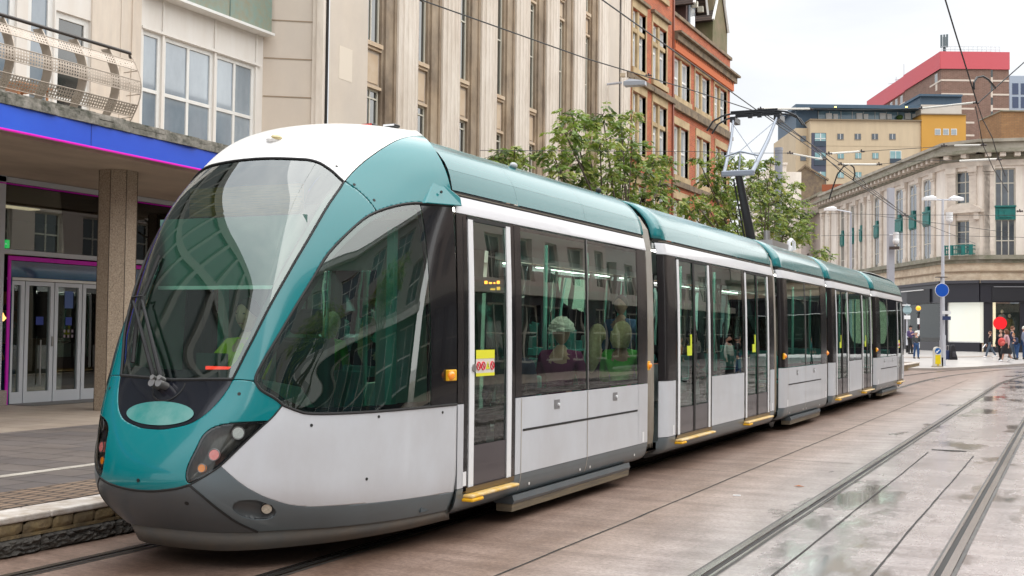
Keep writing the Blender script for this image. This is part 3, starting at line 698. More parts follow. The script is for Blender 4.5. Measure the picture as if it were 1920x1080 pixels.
# passenger seats, poles, passenger sign
def seat(x, y, face):
    s_ = tp('passenger_seat', MB().box((TX+x-.22, y-.21, .78), (TX+x+.22, y+.21, .83)).box((TX+x-.22, y-.21 if face > 0 else y+.17, .80), (TX+x+.22, y-.17 if face > 0 else y+.21, 1.22)), seatm, smooth=False, bevel=.035)
    tp('seat_pad', MB().box((TX+x-.19, y-.17, .832), (TX+x+.19, y+.16, .86)), seatm2, parent=s_, smooth=False)
    tp('seat_leg', MB().box((TX+x-.03, y-.05, .36), (TX+x+.03, y+.05, .78)), metal, parent=s_, smooth=False)
PY = [onX(1052, 600, TX+.80).y, onX(1120, 600, TX+.40).y, onX(1166, 600, TX+.80).y]
SEATS = [(.88, 9.95, -1), (.84, PY[0]-.10, 1), (.84, PY[2]-.10, 1), (-.88, 9.75, -1), (-.88, 10.6, 1), (-.88, 11.5, 1), (.40, PY[1]-.10, 1)]
for y in (19.9, 20.8, 21.7): SEATS += [(.88, y, 1), (-.88, y, 1)]
for y in (30.2, 31.1, 32.0): SEATS += [(.88, y, 1), (-.88, y, 1)]
for y in (15.4, 16.1, 26.0, 26.7): SEATS += [(-.88, y, 1)]
for s_ in SEATS: seat(s_[0], s_[1], -s_[2])
for (x_, y_) in ((.55, 9.25), (.60, 10.95), (.55, 12.2), (-.5, 9.3), (.75, 13.35), (.75, 15.02), (.75, 16.65), (-.6, 16.6), (.7, 19.4), (.7, 22.2), (.7, 23.8), (.7, 25.45), (.7, 27.1), (.6, 29.8), (.6, 32.9)):
    tp('grab_pole', MB().cyl((TX+x_, y_, .36), (TX+x_, y_, 2.5), .022, 8), mat("pole_mint", (.25, .60, .50), .3))
tp('glass_screen', MB().box((TX+.30, 9.08, .9), (TX+1.08, 9.10, 2.0)), glass("inner_glass", (.6, .8, .74), .06), smooth=False)
sg = tp('passenger_sign', MB().box((TX+.02, 9.36, 1.96), (TX+.98, 9.42, 2.10)).box((TX+.45, 9.37, 2.1), (TX+.5, 9.41, 2.5)), rub, smooth=False)
rng = random.Random(3); led = MB()
for row_ in range(2):
    x_ = .08
    while x_ < .90:
        w_ = rng.uniform(.012, .05)
        if rng.random() < .75: led.box((TX+x_, 9.352, 1.985+row_*.055), (TX+x_+w_, 9.358, 2.0+row_*.055+rng.choice((0, .012))))
        x_ += w_+.018
tp('sign_led_text', led, mat("led_orange", (.9, .2, .01), .5, emit=(1, .28, .02), estr=2.2), parent=sg, smooth=False)
# pantograph on the middle module (seen against the sky)
pm = mat("pantograph_dark", (.02, .022, .025), .35, metal=.3); pg = mat("pantograph_grey", (.28, .31, .36), .35, metal=.6)
PB = onX(1405, 445, TX); KN = onX(1383, 328, TX)
pb = tp('pantograph_base', MB().box((TX-.55, PB.y-.5, 3.2), (TX+.55, PB.y+.9, 3.32)).cyl((TX-.4, PB.y-.3, 3.3), (TX-.4, PB.y-.3, 3.5), .06).cyl((TX+.4, PB.y-.3, 3.3), (TX+.4, PB.y-.3, 3.5), .06), metal, smooth=False)
PH = 5.88
HY = 22.0
tp('pantograph_lower_arm', MB().tube([(TX, 21.85, 3.35), (TX, 20.86, 4.50)], [.09, .065], 12).tube([(TX-.10, 21.75, 3.35), (TX-.10, 20.9, 4.42)], .016, 6), pm)
kn = tp('pantograph_knee', MB().box((TX-.30, 20.78, 4.46), (TX+.30, 20.90, 4.56)), pg, smooth=False, bevel=.02)
ua = tp('pantograph_upper_arm', MB().tube([(TX-.26, 20.84, 4.52), (TX-.34, 21.6, 5.2), (TX-.40, HY, 5.70)], [.035, .03, .022], 8).tube([(TX+.26, 20.84, 4.52), (TX+.36, 21.6, 5.2), (TX+.44, HY, 5.70)], [.045, .034, .022], 8)
         .tube([(TX-.28, 21.1, 4.76), (TX+.42, 21.9, 5.60)], .008, 5).tube([(TX+.30, 21.1, 4.76), (TX-.38, 21.9, 5.60)], .008, 5).tube([(TX-.29, 21.0, 4.85), (TX, 21.0, 4.93), (TX+.31, 21.05, 4.85)], .018, 6).tube([(TX, 20.9, 4.55), (TX, 21.0, 4.93)], .018, 6), pg)
for i, dy in enumerate((0, .35)):
    tp('collector_bow', MB().tube([(TX-.92, HY+dy, 5.52), (TX-.80, HY+dy, 5.70), (TX-.62, HY+dy, 5.79), (TX-.45, HY+dy, 5.82), (TX+.45, HY+dy, 5.82), (TX+.62, HY+dy, 5.79), (TX+.80, HY+dy, 5.70), (TX+.92, HY+dy, 5.52)], .018, 8), pm)
    tp('carbon_strip', MB().box((TX-.45, HY+dy-.02, 5.838), (TX+.45, HY+dy+.02, 5.868)), pm, smooth=False)
for q0, q1 in (((TX-.46, HY-.03, 5.66), (TX-.36, HY+.38, 5.76)), ((TX+.38, HY-.03, 5.66), (TX+.50, HY+.38, 5.76)), ((TX-.12, HY, 5.72), (TX-.04, HY+.05, 5.80)), ((TX+.06, HY, 5.72), (TX+.14, HY+.05, 5.80))): tp('bow_mount', MB().box(q0, q1), pm, smooth=False)
tp('roof_cable', MB().tube([(TX+.55, 22.55, 3.2), (TX+.55, 22.55, 3.38), (TX+.56, 22.7, 3.43), (TX+.56, 22.95, 3.40), (TX+.56, 23.0, 3.25)], .035, 8).ball((TX+.45, 22.95, 3.27), .10, .12, .08), whitestrip)
tp('roof_vent', MB().ball((TX+.86, 9.62, 3.13), .03, .06, .03), mat("roof_grey", (.45, .47, .48), .5))
tp('roof_sensor', MB().ball((TX+.8, 11.9, 3.16), .03, .05, .03), rub)
# the yellow reflector beside the first door
x = TX+prof(1.28); rl = tp('side_lamp', MB().box((x-.02, 7.80, 1.24), (x+.012, 7.93, 1.325)), yel2, smooth=False, bevel=.006)
tp('lamp_lens', MB().ball((x+.014, 7.83, 1.283), .03, .035, .035, 12, 8), amb, parent=rl)

# ================================================================== facade helper
class Fac:
    def __init__(s, O, u):
        s.O = Vector(O); s.O.z = 0; s.u = Vector(u).normalized(); s.u.z = 0; s.n = Vector((s.u.y, -s.u.x, 0))
        if s.n.dot(-s.O) < 0: s.n = -s.n
    def P(s, a, b, c=0): v = s.O+s.u*a+s.n*c; return (v.x, v.y, b)
    def at(s, px, py, c=0):
        v = onP(px, py, s.O+s.n*c, s.n); return (v-s.O).dot(s.u), v.z
    def a_of(s, px, c=0): return s.at(px, 500, c)[0]
    def box(s, mb, a0, a1, b0, b1, c0, c1):
        a0, a1 = sorted((a0, a1)); b0, b1 = sorted((b0, b1)); c0, c1 = sorted((c0, c1))
        vs = [s.P(a, b, c) for b in (b0, b1) for (a, c) in ((a0, c0), (a1, c0), (a1, c1), (a0, c1))]
        return mb.add(vs, [(0,3,2,1),(4,5,6,7),(0,1,5,4),(1,2,6,5),(2,3,7,6),(3,0,4,7)])
    def wall(s, mb, a0, a1, b0, b1, holes=(), depth=.35, c=0):
        A = sorted(set([a0, a1]+[min(max(h[i], a0), a1) for h in holes for i in (0, 1)])); B = sorted(set([b0, b1]+[min(max(h[i], b0), b1) for h in holes for i in (2, 3)]))
        for i in range(len(A)-1):
            for j in range(len(B)-1):
                m = ((A[i]+A[i+1])/2, (B[j]+B[j+1])/2)
                if any(h[0] < m[0] < h[1] and h[2] < m[1] < h[3] for h in holes): continue
                mb.quad(s.P(A[i], B[j], c), s.P(A[i+1], B[j], c), s.P(A[i+1], B[j+1], c), s.P(A[i], B[j+1], c))
        for h in holes:
            q = [(h[0], h[2]), (h[1], h[2]), (h[1], h[3]), (h[0], h[3])]
            for k in range(4):
                p, r_ = q[k], q[(k+1) % 4]; mb.quad(s.P(*p, c), s.P(*r_, c), s.P(*r_, c-depth), s.P(*p, c-depth))
        return mb
    def win(s, par, a0, a1, b0, b1, c=-.3, nx=2, ny=2, fw=.06, fm=None, pm=None, name='window', ys=None, dark_back=True):
        mb = MB(); d = .06
        s.box(mb, a0, a0+fw, b0, b1, c-d, c); s.box(mb, a1-fw, a1, b0, b1, c-d, c); s.box(mb, a0+fw, a1-fw, b0, b0+fw, c-d, c); s.box(mb, a0+fw, a1-fw, b1-fw, b1, c-d, c)
        for k in range(1, nx): x = a0+(a1-a0)*k/nx; s.box(mb, x-fw*.4, x+fw*.4, b0+fw, b1-fw, c-d*.8, c-.004)
        for y in (ys if ys is not None else [b0+(b1-b0)*k/ny for k in range(1, ny)]): s.box(mb, a0+fw, a1-fw, y-fw*.4, y+fw*.4, c-d*.9, c-.002)
        w_ = obj(name, mb, fm, parent=par)
        pb = MB(); s.box(pb, a0+.01, a1-.01, b0+.01, b1-.01, c-d*.55, c-d*.5); obj('pane', pb, pm, parent=w_)
        return w_
gwin = mat("pane_blue_grey", (.035, .045, .055), .04, spec=.9, coat=1, noise=(.35, .7, (.10, .13, .16)))
gwinL = mat("pane_sky_reflect", (.13, .17, .21), .05, spec=.9, coat=1, noise=(.45, .8, (.30, .36, .41), (1, 1, .5)))  # reflected sky is put into this pane colour
gwin2 = mat("pane_dark", (.018, .022, .022), .04, spec=.9, coat=1, noise=(.4, .7, (.05, .06, .055)))
gshop = glass("shop_glass", (.62, .66, .64), .04, 1.45)
wfr = mat("frame_white", (.72, .72, .70), .45, noise=(3, .4, (.60, .57, .52)))
alu = mat("frame_aluminium", (.58, .60, .64), .4, metal=.3)

# ================================================================== ground
def ground_mat():
    m = bpy.data.materials.new("wet_concrete"); m.use_nodes = True; nt = m.node_tree; N = nt.nodes; L = nt.links; b = N["Principled BSDF"]
    tc = N.new("ShaderNodeTexCoord"); sp = N.new("ShaderNodeSeparateXYZ"); L.new(tc.outputs["Object"], sp.inputs[0])
    def noise(sc, st=(1, 1, 1), det=6, rough=.6):
        mp = N.new("ShaderNodeMapping"); mp.inputs["Scale"].default_value = st; L.new(tc.outputs["Object"], mp.inputs[0])
        n = N.new("ShaderNodeTexNoise"); n.inputs["Scale"].default_value = sc; n.inputs["Detail"].default_value = det; n.inputs["Roughness"].default_value = rough; L.new(mp.outputs[0], n.inputs["Vector"]); return n.outputs[0]
    def ramp(v, a, b_, c0, c1):
        r_ = N.new("ShaderNodeValToRGB"); r_.color_ramp.elements[0].position = a; r_.color_ramp.elements[1].position = b_
        r_.color_ramp.elements[0].color = (*c0, 1); r_.color_ramp.elements[1].color = (*c1, 1); L.new(v, r_.inputs[0]); return r_.outputs[0]
    def mix(t, f, a, b_):
        x = N.new("ShaderNodeMixRGB"); x.blend_type = t
        (L.new(f, x.inputs[0]) if not isinstance(f, float) else setattr(x.inputs[0], 'default_value', f))
        for i, v in ((1, a), (2, b_)): (L.new(v, x.inputs[i]) if not isinstance(v, tuple) else setattr(x.inputs[i], 'default_value', (*v, 1)))
        return x.outputs[0]
    def mth(op, a, b_=None, c=None):
        x = N.new("ShaderNodeMath"); x.operation = op; x.use_clamp = op in ('MULTIPLY_ADD',)
        for i, v in enumerate((a, b_, c)):
            if v is None: continue
            (L.new(v, x.inputs[i]) if not isinstance(v, (int, float)) else setattr(x.inputs[i], 'default_value', v))
        return x.outputs[0]
    X = sp.outputs[0]
    # wetness grows towards the far track (X from -3.4 to -2.2)
    w1 = N.new("ShaderNodeMapRange"); w1.inputs["From Min"].default_value = -3.6; w1.inputs["From Max"].default_value = -1.9; w1.interpolation_type = 'SMOOTHSTEP'; L.new(X, w1.inputs["Value"])
    big = noise(.35, (1, .6, 1), 5); mid = noise(1.3, (1.6, .45, 1), 7, .65); fine = noise(90, det=2); grit = noise(26, det=4, rough=.85)
    dryc = mix('MIX', ramp(mid, .35, .68, (0, 0, 0), (1, 1, 1)), (.235, .17, .135), (.36, .29, .255))
    wet_sheen = mix('MIX', ramp(mid, .35, .68, (0, 0, 0), (1, 1, 1)), (.31, .285, .29), (.47, .435, .44))  # wet side: pale sheen of the sky is put into the colour
    base = mix('MIX', w1.outputs[0], dryc, wet_sheen)
    base = mix('MULTIPLY', .8, base, ramp(grit, .35, .62, (.50, .44, .40), (1.15, 1.10, 1.04)))
    base = mix('MULTIPLY', .7, base, ramp(noise(2.2, (.35, 1.6, 1), 8, .7), .40, .60, (.62, .56, .53), (1.08, 1.06, 1.05)))
    base = mix('MIX', ramp(fine, .66, .74, (0, 0, 0), (.6, .6, .6)), base, (.55, .44, .30))
    # browner and darker towards the near track
    dn = N.new("ShaderNodeMapRange"); dn.inputs["From Min"].default_value = -4.4; dn.inputs["From Max"].default_value = -2.9; dn.inputs["To Min"].default_value = 1; dn.inputs["To Max"].default_value = 0; L.new(X, dn.inputs["Value"])
    base = mix('MULTIPLY', mth('MULTIPLY', dn.outputs[0], .55), base, (.55, .43, .36))
    # puddle mask
    pud = noise(.55, (1.5, .55, 1), 8, .62)
    pm_ = ramp(mth('ADD', pud, mth('MULTIPLY', w1.outputs[0], .10)), .635, .70, (0, 0, 0), (1, 1, 1))
    base = mix('MIX', mth('MULTIPLY', pm_, .75), base, (.055, .045, .03))
    L.new(base, b.inputs["Base Color"])
    rr = mth('ADD', mth('MULTIPLY', w1.outputs[0], -.28), .50)
    rr = mth('ADD', rr, mth('MULTIPLY', mid, .10))
    ro = mix('MIX', pm_, rr, (.06, .06, .06)); L.new(ro, b.inputs["Roughness"])
    b.inputs["Specular IOR Level"].default_value = .5
    co = mth('MULTIPLY', w1.outputs[0], .5); L.new(mix('MIX', pm_, co, (.9, .9, .9)), b.inputs["Coat Weight"])
    b.inputs["Coat Roughness"].default_value = .16
    bp = N.new("ShaderNodeBump"); bp.inputs["Distance"].default_value = .006
    L.new(mth('SUBTRACT', .5, mth('MULTIPLY', pm_, .5)), bp.inputs["Strength"]); L.new(mth('ADD', mth('MULTIPLY', grit, .6), mth('MULTIPLY', mid, .8)), bp.inputs["Height"]); L.new(bp.outputs[0], b.inputs["Normal"])
    MATS["wet"] = m; return m
wet = ground_mat()
asph = mat("asphalt_far", (.22, .19, .185), .38, noise=(.5, .8, (.30, .27, .265)), bump=(30, .3), coat=.15)
struct('ground', MB().quad((-400, -150, -.008), (400, -150, -.008), (400, 600, -.008), (-400, 600, -.008)), asph)
struct('road', MB().quad((-6.74, -12, 0), (14, -12, 0), (14, 62, 0), (-6.74, 62, 0)), wet)
# rails
def arc_path(x0, pts):             # straight to the first bend then smooth through the points
    return [(x0, y) for y in (-10, 0, 8, 16, 24, 32)]+pts
def shift(path, d):
    o = []
    for i, p in enumerate(path):
        a = Vector(path[max(0, i-1)]); b = Vector(path[min(len(path)-1, i+1)]); t = (b-a).normalized(); o.append((p[0]+t.y*d, p[1]-t.x*d))
    return o
def bend_pts(x0):  # gentle curve to the right beyond 40 m, same shape for every rail
    o = []
    for y in np.arange(36, 110, 2.5):
        k = max(0, y-41); o.append((x0+k*k*.0048+max(0, k-14)**2*.003, y))
    return o
def ribbon(path, h0, h1, z):
    a = shift(path, h0); b = shift(path, h1); mb = MB()
    mb.grid([[(p[0], p[1], z) for p in a], [(p[0], p[1], z) for p in b]]); return mb
railm = mat("rail_head_steel", (.42, .39, .36), .22, metal=.9, noise=(1.2, .7, (.22, .18, .15), (6, .3, 1)))
groove = mat("rail_groove", (.012, .010, .009), .7)
seal = mat("rail_seal", (.035, .032, .03), .55, noise=(5, .7, (.10, .09, .08)))
C1 = -5.48; C2 = -1.53
for nm, x0, sgn, lab in (('a', C1-.7175, -1, 'left hand grooved rail of the track the tram stands on'), ('b', C1+.7175, 1, 'right hand grooved rail under the side of the tram'),
                    ('c', C2-.7175, -1, 'left hand grooved rail of the empty track'), ('d', C2+.7175, 1, 'right hand grooved rail of the empty track nearest the corner of the photo')):
    p = arc_path(x0, bend_pts(x0))
    rl = struct('rail', ribbon(p, min(0, sgn*.058), max(0, sgn*.058), .012), railm)
    lo, hi = sorted((-sgn*.004, -sgn*.042)); struct('rail_groove', ribbon(p, lo, hi, .004), groove)
    lo, hi = sorted((-sgn*.044, -sgn*.066)); struct('rail_lip', ribbon(p, lo, hi, .009), railm)
    lo, hi = sorted((sgn*.06, sgn*.088)); struct('rail_seal', ribbon(p, lo, hi, .004), seal)
    lo, hi = sorted((-sgn*.068, -sgn*.085)); struct('rail_seal', ribbon(p, lo, hi, .004), seal)
crack = mat("joint_dark", (.02, .018, .016), .8)
def joint(x0, y0, y1, w=.010, wob=.004):
    ys = np.arange(y0, y1, .22); r_ = np.random.RandomState(int(abs(x0)*100)); dx = np.cumsum(r_.randn(len(ys)))*.0016; mb = MB()
    ww = w*(1+.5*r_.rand(len(ys))); mb.grid([[(x0+a-q/2, y, .0035) for a, y, q in zip(dx, ys, ww)], [(x0+a+q/2, y, .0035) for a, y, q in zip(dx, ys, ww)]]); return mb
struct('slab_joint', joint(-3.45, -4, 46, .014), crack)
struct('slab_joint', joint(-1.84, 1, 17.3, .013), crack)
struct('slab_joint', joint(-1.23, 1, 17.2, .013), crack)
for y, x0, x1 in ((13.55, -4.7, -3.47), (21.5, -3.45, -2.4), (15.2, -4.3, -2.5), (29, -4.3, -2.5)):
    struct('slab_joint', MB().grid([[(x, y+.004*math.sin(x*9), .0035) for x in np.linspace(x0, x1, 12)], [(x, y+.012+.004*math.sin(x*9), .0035) for x in np.linspace(x0, x1, 12)]]), crack)
p_ = onZ(1497, 913, 0); tag(obj('leaf', MB().add([(p_.x-.05, p_.y, .006), (p_.x, p_.y-.02, .012), (p_.x+.06, p_.y, .008), (p_.x, p_.y+.025, .018)], [(0, 1, 2), (0, 2, 3)]), mat("leaf_brown", (.35, .11, .03), .7), loc=(p_.x, p_.y, .005), solid=.002), 'small brown fallen leaf lying on the wet concrete', 'leaf')
p_ = onZ(1381, 931, 0); tag(obj('cigarette_end', MB().cyl((p_.x-.035, p_.y, .010), (p_.x+.035, p_.y+.02, .010), .006, 8), whitestrip, loc=(p_.x, p_.y, .004)), 'tiny white cigarette end lying on the concrete beside the tram', 'litter')
# drain slot in the far track
p_ = onZ(1775, 845, 0)
tag(obj('drain_slot', MB().box((p_.x-.20, p_.y-.03, .002), (p_.x+.26, p_.y+.05, .007)), crack, loc=(p_.x, p_.y, 0)), 'narrow dark drain slot set between the rails of the empty track', 'drain')

# ================================================================== platform on the left
PZt = .28
pav = brick_mat("pavement_slabs", (.20, .17, .15), (.15, .135, .13), (.06, .05, .045), .62, .41, 'XY', .012, .3, .45, grime=(.45, .40, .36))
pavl = brick_mat("pavement_light", (.40, .335, .27), (.35, .29, .24), (.2, .16, .12), .62, .41, 'XY', .01, .2, .55, grime=(.62, .56, .5))
setts = brick_mat("setts", (.30, .21, .14), (.22, .16, .11), (.045, .035, .03), .105, .20, 'XY', .014, .8, .5)
struct('pavement', MB().quad((-12.0, -14, PZt), (-7.02, -14, PZt), (-7.02, 60, PZt), (-12.0, 60, PZt)), pav)
struct('pavement', MB().quad((-40, -14, PZt-.002), (-12.0, -14, PZt-.002), (-12.0, 75, PZt-.002), (-40, 75, PZt-.002)), pavl)
struct('sett_band', MB().quad((-7.75, -14, PZt+.004), (-7.04, -14, PZt+.004), (-7.04, 60, PZt+.004), (-7.75, 60, PZt+.004)), setts)
struct('paving_line', MB().box((-8.62, -14, PZt+.001), (-8.50, 60, PZt+.006)), mat("line_cream", (.50, .46, .40), .6, noise=(6, .8, (.30, .27, .23))))
# kerb: whitewashed coping over two courses of rough stone
kw = mat("kerb_white", (.66, .62, .58), .7, noise=(5, .9, (.34, .27, .20)), grime=(1.6, .7, (.42, .36, .30)), bump=(18, .5))
kg = mat("kerb_stone_gold", (.20, .145, .08), .75, noise=(7, .9, (.30, .22, .10)), grime=(3, .7, (.05, .042, .03)), bump=(25, .8))
kd = mat("kerb_stone_dark", (.055, .05, .045), .8, noise=(9, .8, (.10, .09, .075)), bump=(22, 1.0, .04))
rk = random.Random(5)
def rough_block(mb, y0, y1, z0, z1, x, amp, n=6, m=4):
    G = [[(x+(0 if (i in (0, m) or j in (0, n)) else amp*(.35+rk.random())), y0+(y1-y0)*j/n+(rk.uniform(-1, 1)*.006 if 0 < j < n else 0), z0+(z1-z0)*i/m) for j in range(n+1)] for i in range(m+1)]
    mb.grid(G)
    mb.box((x-.2, y0, z0), (x, y1, z1))
kb = MB(); y = -10
while y < 14:
    l = rk.uniform(.8, 1.0); kb.box((-7.02, y, .235), (-6.70-rk.uniform(0, .008), y+l-.008, PZt+.003)); y += l
kb.box((-7.02, 14, .235), (-6.705, 60, PZt+.003))
struct('kerb', kb, kw, bevel=.012)
kb = MB(); y = -10
while y < 13:
    l = rk.uniform(.19, .28); rough_block(kb, y+.005, y+l-.005, .150, .230, -6.722, .012); y += l
struct('kerb_stones', kb, kg, smooth=True)
kb = MB(); y = -10
while y < 13:
    l = rk.uniform(.6, .9); rough_block(kb, y+.004, y+l-.004, .0, .122, -6.725, .035, 22, 8); y += l
struct('kerb_base', kb, kd)
struct('kerb_mortar', MB().box((-6.95, -10, 0), (-6.735, 60, .234)).box((-6.9, -10, .124), (-6.715, 13, .148)), kg)
ZR = PZt
# ================================================================== building with the blue canopy
XB = -16.05
bb = thing('canopy_building', 'pale shop building with blue fascia canopy and white upper windows at left', 'building', (XB, 12, ZR))
cream = mat("cream_render", (.66, .58, .49), .75, noise=(1.2, .6, (.56, .47, .38)), grime=(2.2, .35, (.45, .40, .36), (3, 3, .5)))
creamw = mat("cream_white", (.72, .69, .65), .7, noise=(1.0, .5, (.60, .54, .47), (2, 2, .4)))
F = Fac((XB, 0, 0), (0, 1, 0))          # a = Y
yA = F.a_of(0); 
# upper floor: openings
gy = lambda px: F.a_of(px)
uw = [(17.00, 17.55, 4.72, 7.30), (17.61, 19.09, 4.72, 7.30), (19.15, 20.44, 4.72, 7.30)]
fa = lambda px: F.at(px, 100)[0]
dw = [(fa(-70), fa(30), 4.62, 7.9), (fa(51), fa(101), 4.62, 7.9), (fa(103.5), fa(169), 4.6, 7.14)]
mb = MB(); mbd = MB()
_hl = [(a_, a_+1.6, z_, z_+2.7) for a_ in (-7.5, -5.6, -3.7, -1.8, .1, 2.0, 3.9, 5.8, 7.7, 9.6) for z_ in (4.7, 7.9, 11.1)]
F.wall(mb, 11.0, 20.72, 4.3, 14.5, uw+dw+[(11.9, 13.4, 9.0, 12.4), (13.9, 15.3, 9.0, 12.4)], .30); F.wall(mbd, -8, 11.0, 4.3, 14.5, _hl, .3)
obj('glazed_wing_wall', mbd, mat('bronze_wall', (.16, .165, .15), .6), parent=bb)
obj('upper_wall', mb, creamw, parent=bb)
mb = MB(); F.box(mb, 15.72, 16.93, 4.4, 13, -.05, .035); F.box(mb, 16.42, 16.50, 4.4, 13, .036, .05); F.box(mb, 16.70, 16.93, 4.4, 13, .036, .06)
obj('pier', mb, cream, parent=bb)
for h in uw: F.win(bb, *h, c=-.02, nx=1 if h[1]-h[0] < .8 else 2, ny=2, fw=.085, fm=wfr, pm=gwinL, ys=[6.16])
for k, h in enumerate(dw): F.win(bb, *h, c=-.05, nx=1, ny=1, fw=.11, fm=wfr, pm=gwinL if k < 2 else gwin2, ys=[5.62])
for a_ in (-7.5, -5.6, -3.7, -1.8, .1, 2.0, 3.9, 5.8, 7.7, 9.6):
    for z_ in (4.7, 7.9, 11.1): F.win(bb, a_, a_+1.6, z_, z_+2.7, c=-.14, nx=1, ny=1, fw=.05, fm=mat('frame_dark', (.10, .105, .10), .5), pm=mat('pane_matt', (.035, .05, .048), .35))
for a_ in (11.9, 13.9): F.win(bb, a_, a_+1.5, 9.0, 12.4, c=-.14, nx=2, ny=2, fw=.09, fm=wfr, pm=gwin)
mb = MB()
for a_ in (16.98, 17.58, 19.12, 20.48): F.box(mb, a_-.03, a_+.03, 4.7, 8.0, .003, .03)
F.box(mb, 16.97, 20.6, 7.31, 7.36, .032, .06); F.box(mb, 16.97, 20.6, 4.62, 4.70, .003, .12)
obj('mullion', mb, creamw, parent=bb)
mb = MB(); F.box(mb, 16.97, 20.72, 8.06, 12.6, .003, .22)
obj('green_panel', mb, mat("green_cladding", (.17, .26, .22), .6, noise=(1.1, .8, (.26, .30, .25), (1, 1, .35)), grime=(6, .5, (.30, .20, .10))), parent=bb)
mb = MB(); F.box(mb, 16.97, 20.74, 8.0, 8.055, .003, .30); obj('panel_trim', mb, wfr, parent=bb)
mb = MB()
for a_ in (17.9, 19.3): F.box(mb, a_, a_+.02, 8.06, 12.6, .222, .232)
obj('panel_seam', mb, mat("green_seam", (.10, .16, .14), .6), parent=bb)
# terrace slab, mossy edge, blue fascia, soffit
XF0, XF1 = -12.10, -12.42                    # fascia runs very slightly oblique
def fx(y): return np.interp(y, [-8, 9.5, 15, 20.7], [-11.9, -12.14, -12.42, -12.60])
def strip(mb, y0, y1, z0, z1, dx0, dx1, n=24):
    ys = np.linspace(y0, y1, n); P_ = [[(fx(y)+dx0, y, z0) for y in ys], [(fx(y)+dx1, y, z0) for y in ys], [(fx(y)+dx1, y, z1) for y in ys], [(fx(y)+dx0, y, z1) for y in ys], [(fx(y)+dx0, y, z0) for y in ys]]
    mb.grid(P_)
    for y in (y0, y1): mb.quad((fx(y)+dx0, y, z0), (fx(y)+dx1, y, z0), (fx(y)+dx1, y, z1), (fx(y)+dx0, y, z1))
    return mb
slab = mat("soffit_concrete", (.50, .40, .31), .8, noise=(.8, .8, (.32, .25, .20), (1, .5, 1)))
mb = MB(); ys = np.linspace(-8, 20.7, 20)
mb.grid([[(fx(y)-.05, y, 4.10) for y in ys], [(XB-.3, y, 4.10) for y in ys], [(XB-.3, y, 4.42) for y in ys], [(fx(y)-.05, y, 4.42) for y in ys]])
obj('soffit', mb, slab, parent=bb)
obj('soffit_lip', strip(MB(), -8, 20.7, 4.06, 4.10, -.28, -.16), slab, parent=bb)
obj('blue_fascia', strip(MB(), -8, 20.7, 4.105, 4.41, -.05, .02), mat("blue_sign", (.012, .07, .58), .35, noise=(.22, .5, (.03, .15, .82))), parent=bb)
obj('magenta_strip', strip(MB(), -8, 20.7, 4.090, 4.104, -.05, .025), mat("magenta_glow", (.7, .0, .45), .4, emit=(.9, .01, .55), estr=.22), parent=bb)
mb = MB()
for y in (9.0, 12.05, 15.1, 18.1): mb.box((fx(y)+.022, y, 4.11), (fx(y)+.024, y+.012, 4.435))
obj('fascia_joint', mb, mat("blue_joint", (.01, .04, .35), .5), parent=bb)
moss = mat("mossy_stone", (.36, .33, .29), .9, noise=(5, 1, (.04, .045, .03)), bump=(14, .8), grime=(2.3, .6, (.16, .15, .12)))
r3 = random.Random(2); mb = MB()
for layer, (z0, z1, o1, o2) in enumerate(((4.412, 4.50, .05, .03), (4.502, 4.555, .02, 0), (4.557, 4.60, -.05, -.05))):
    y = -8
    while y < 20.7:
        l = r3.uniform(.3, .8); mb.box((fx(y)-.6, y, z0), (fx(y)+o1+r3.uniform(-.018, .012), min(20.7, y+l), z1-r3.uniform(0, .008))); y += l
obj('terrace_edge', mb, moss, parent=bb)
mb = MB(); mb.grid([[(fx(y)-.4, y, 4.58) for y in ys], [(XB, y, 4.58) for y in ys]]); obj('terrace', mb, slab, parent=bb)
# ground floor glazing (z from ZR to 4.1)
F2 = Fac((XB, 0, 0), (0, 1, 0))
mb = MB()
# big frame members
for a0, a1, z0, z1 in ((13.78, 13.95, ZR, 4.1), (-8, 20.7, 4.0, 4.09), (13.95, 20.7, 2.80, 2.88), (-8, 13.78, ZR, .55), (18.55, 18.67, 2.8, 4.1), (20.3, 20.7, ZR, 4.1), (11.5, 11.6, .55, 4.0), (9, 9.1, .55, 4.0), (6, 6.1, .55, 4.0), (3, 3.1, .55, 4.0)):
    F2.box(mb, a0, a1, z0, z1, -.10, 0)
obj('shopfront_frame', mb, alu, parent=bb)
mb = MB()
for a0, a1, z0, z1 in ((-8, 13.78, .56, 3.99), (13.96, 18.54, 2.89, 3.99), (18.68, 20.29, 2.89, 3.99), (16.3, 20.29, .30, 2.72)):
    F2.box(mb, a0, a1, z0, z1, -.055, -.05)
obj('shop_window', mb, gshop, parent=bb)
mb = MB()
for z in (3.965,): F2.box(mb, -8, 20.7, z, z+.02, .001, .01)
F2.box(mb, 14.02, 14.07, ZR, 2.77, .005, .03); F2.box(mb, 14.07, 20.3, 2.70, 2.77, .005, .03)
obj('magenta_frame', mb, mat("magenta_paint", (.50, .0, .38), .4, emit=(.7, .01, .5), estr=.02), parent=bb)
mb = MB(); F2.box(mb, 14.075, 14.11, ZR, 2.69, .004, .02); F2.box(mb, 14.11, 16.2, 2.42, 2.69, -.03, .0); F2.box(mb, 16.2, 20.3, 2.3, 2.69, -.03, 0)
obj('blue_transom', mb, mat("navy_glass", (.008, .02, .09), .1, coat=1, noise=(.8, .6, (.02, .05, .16))), parent=bb)
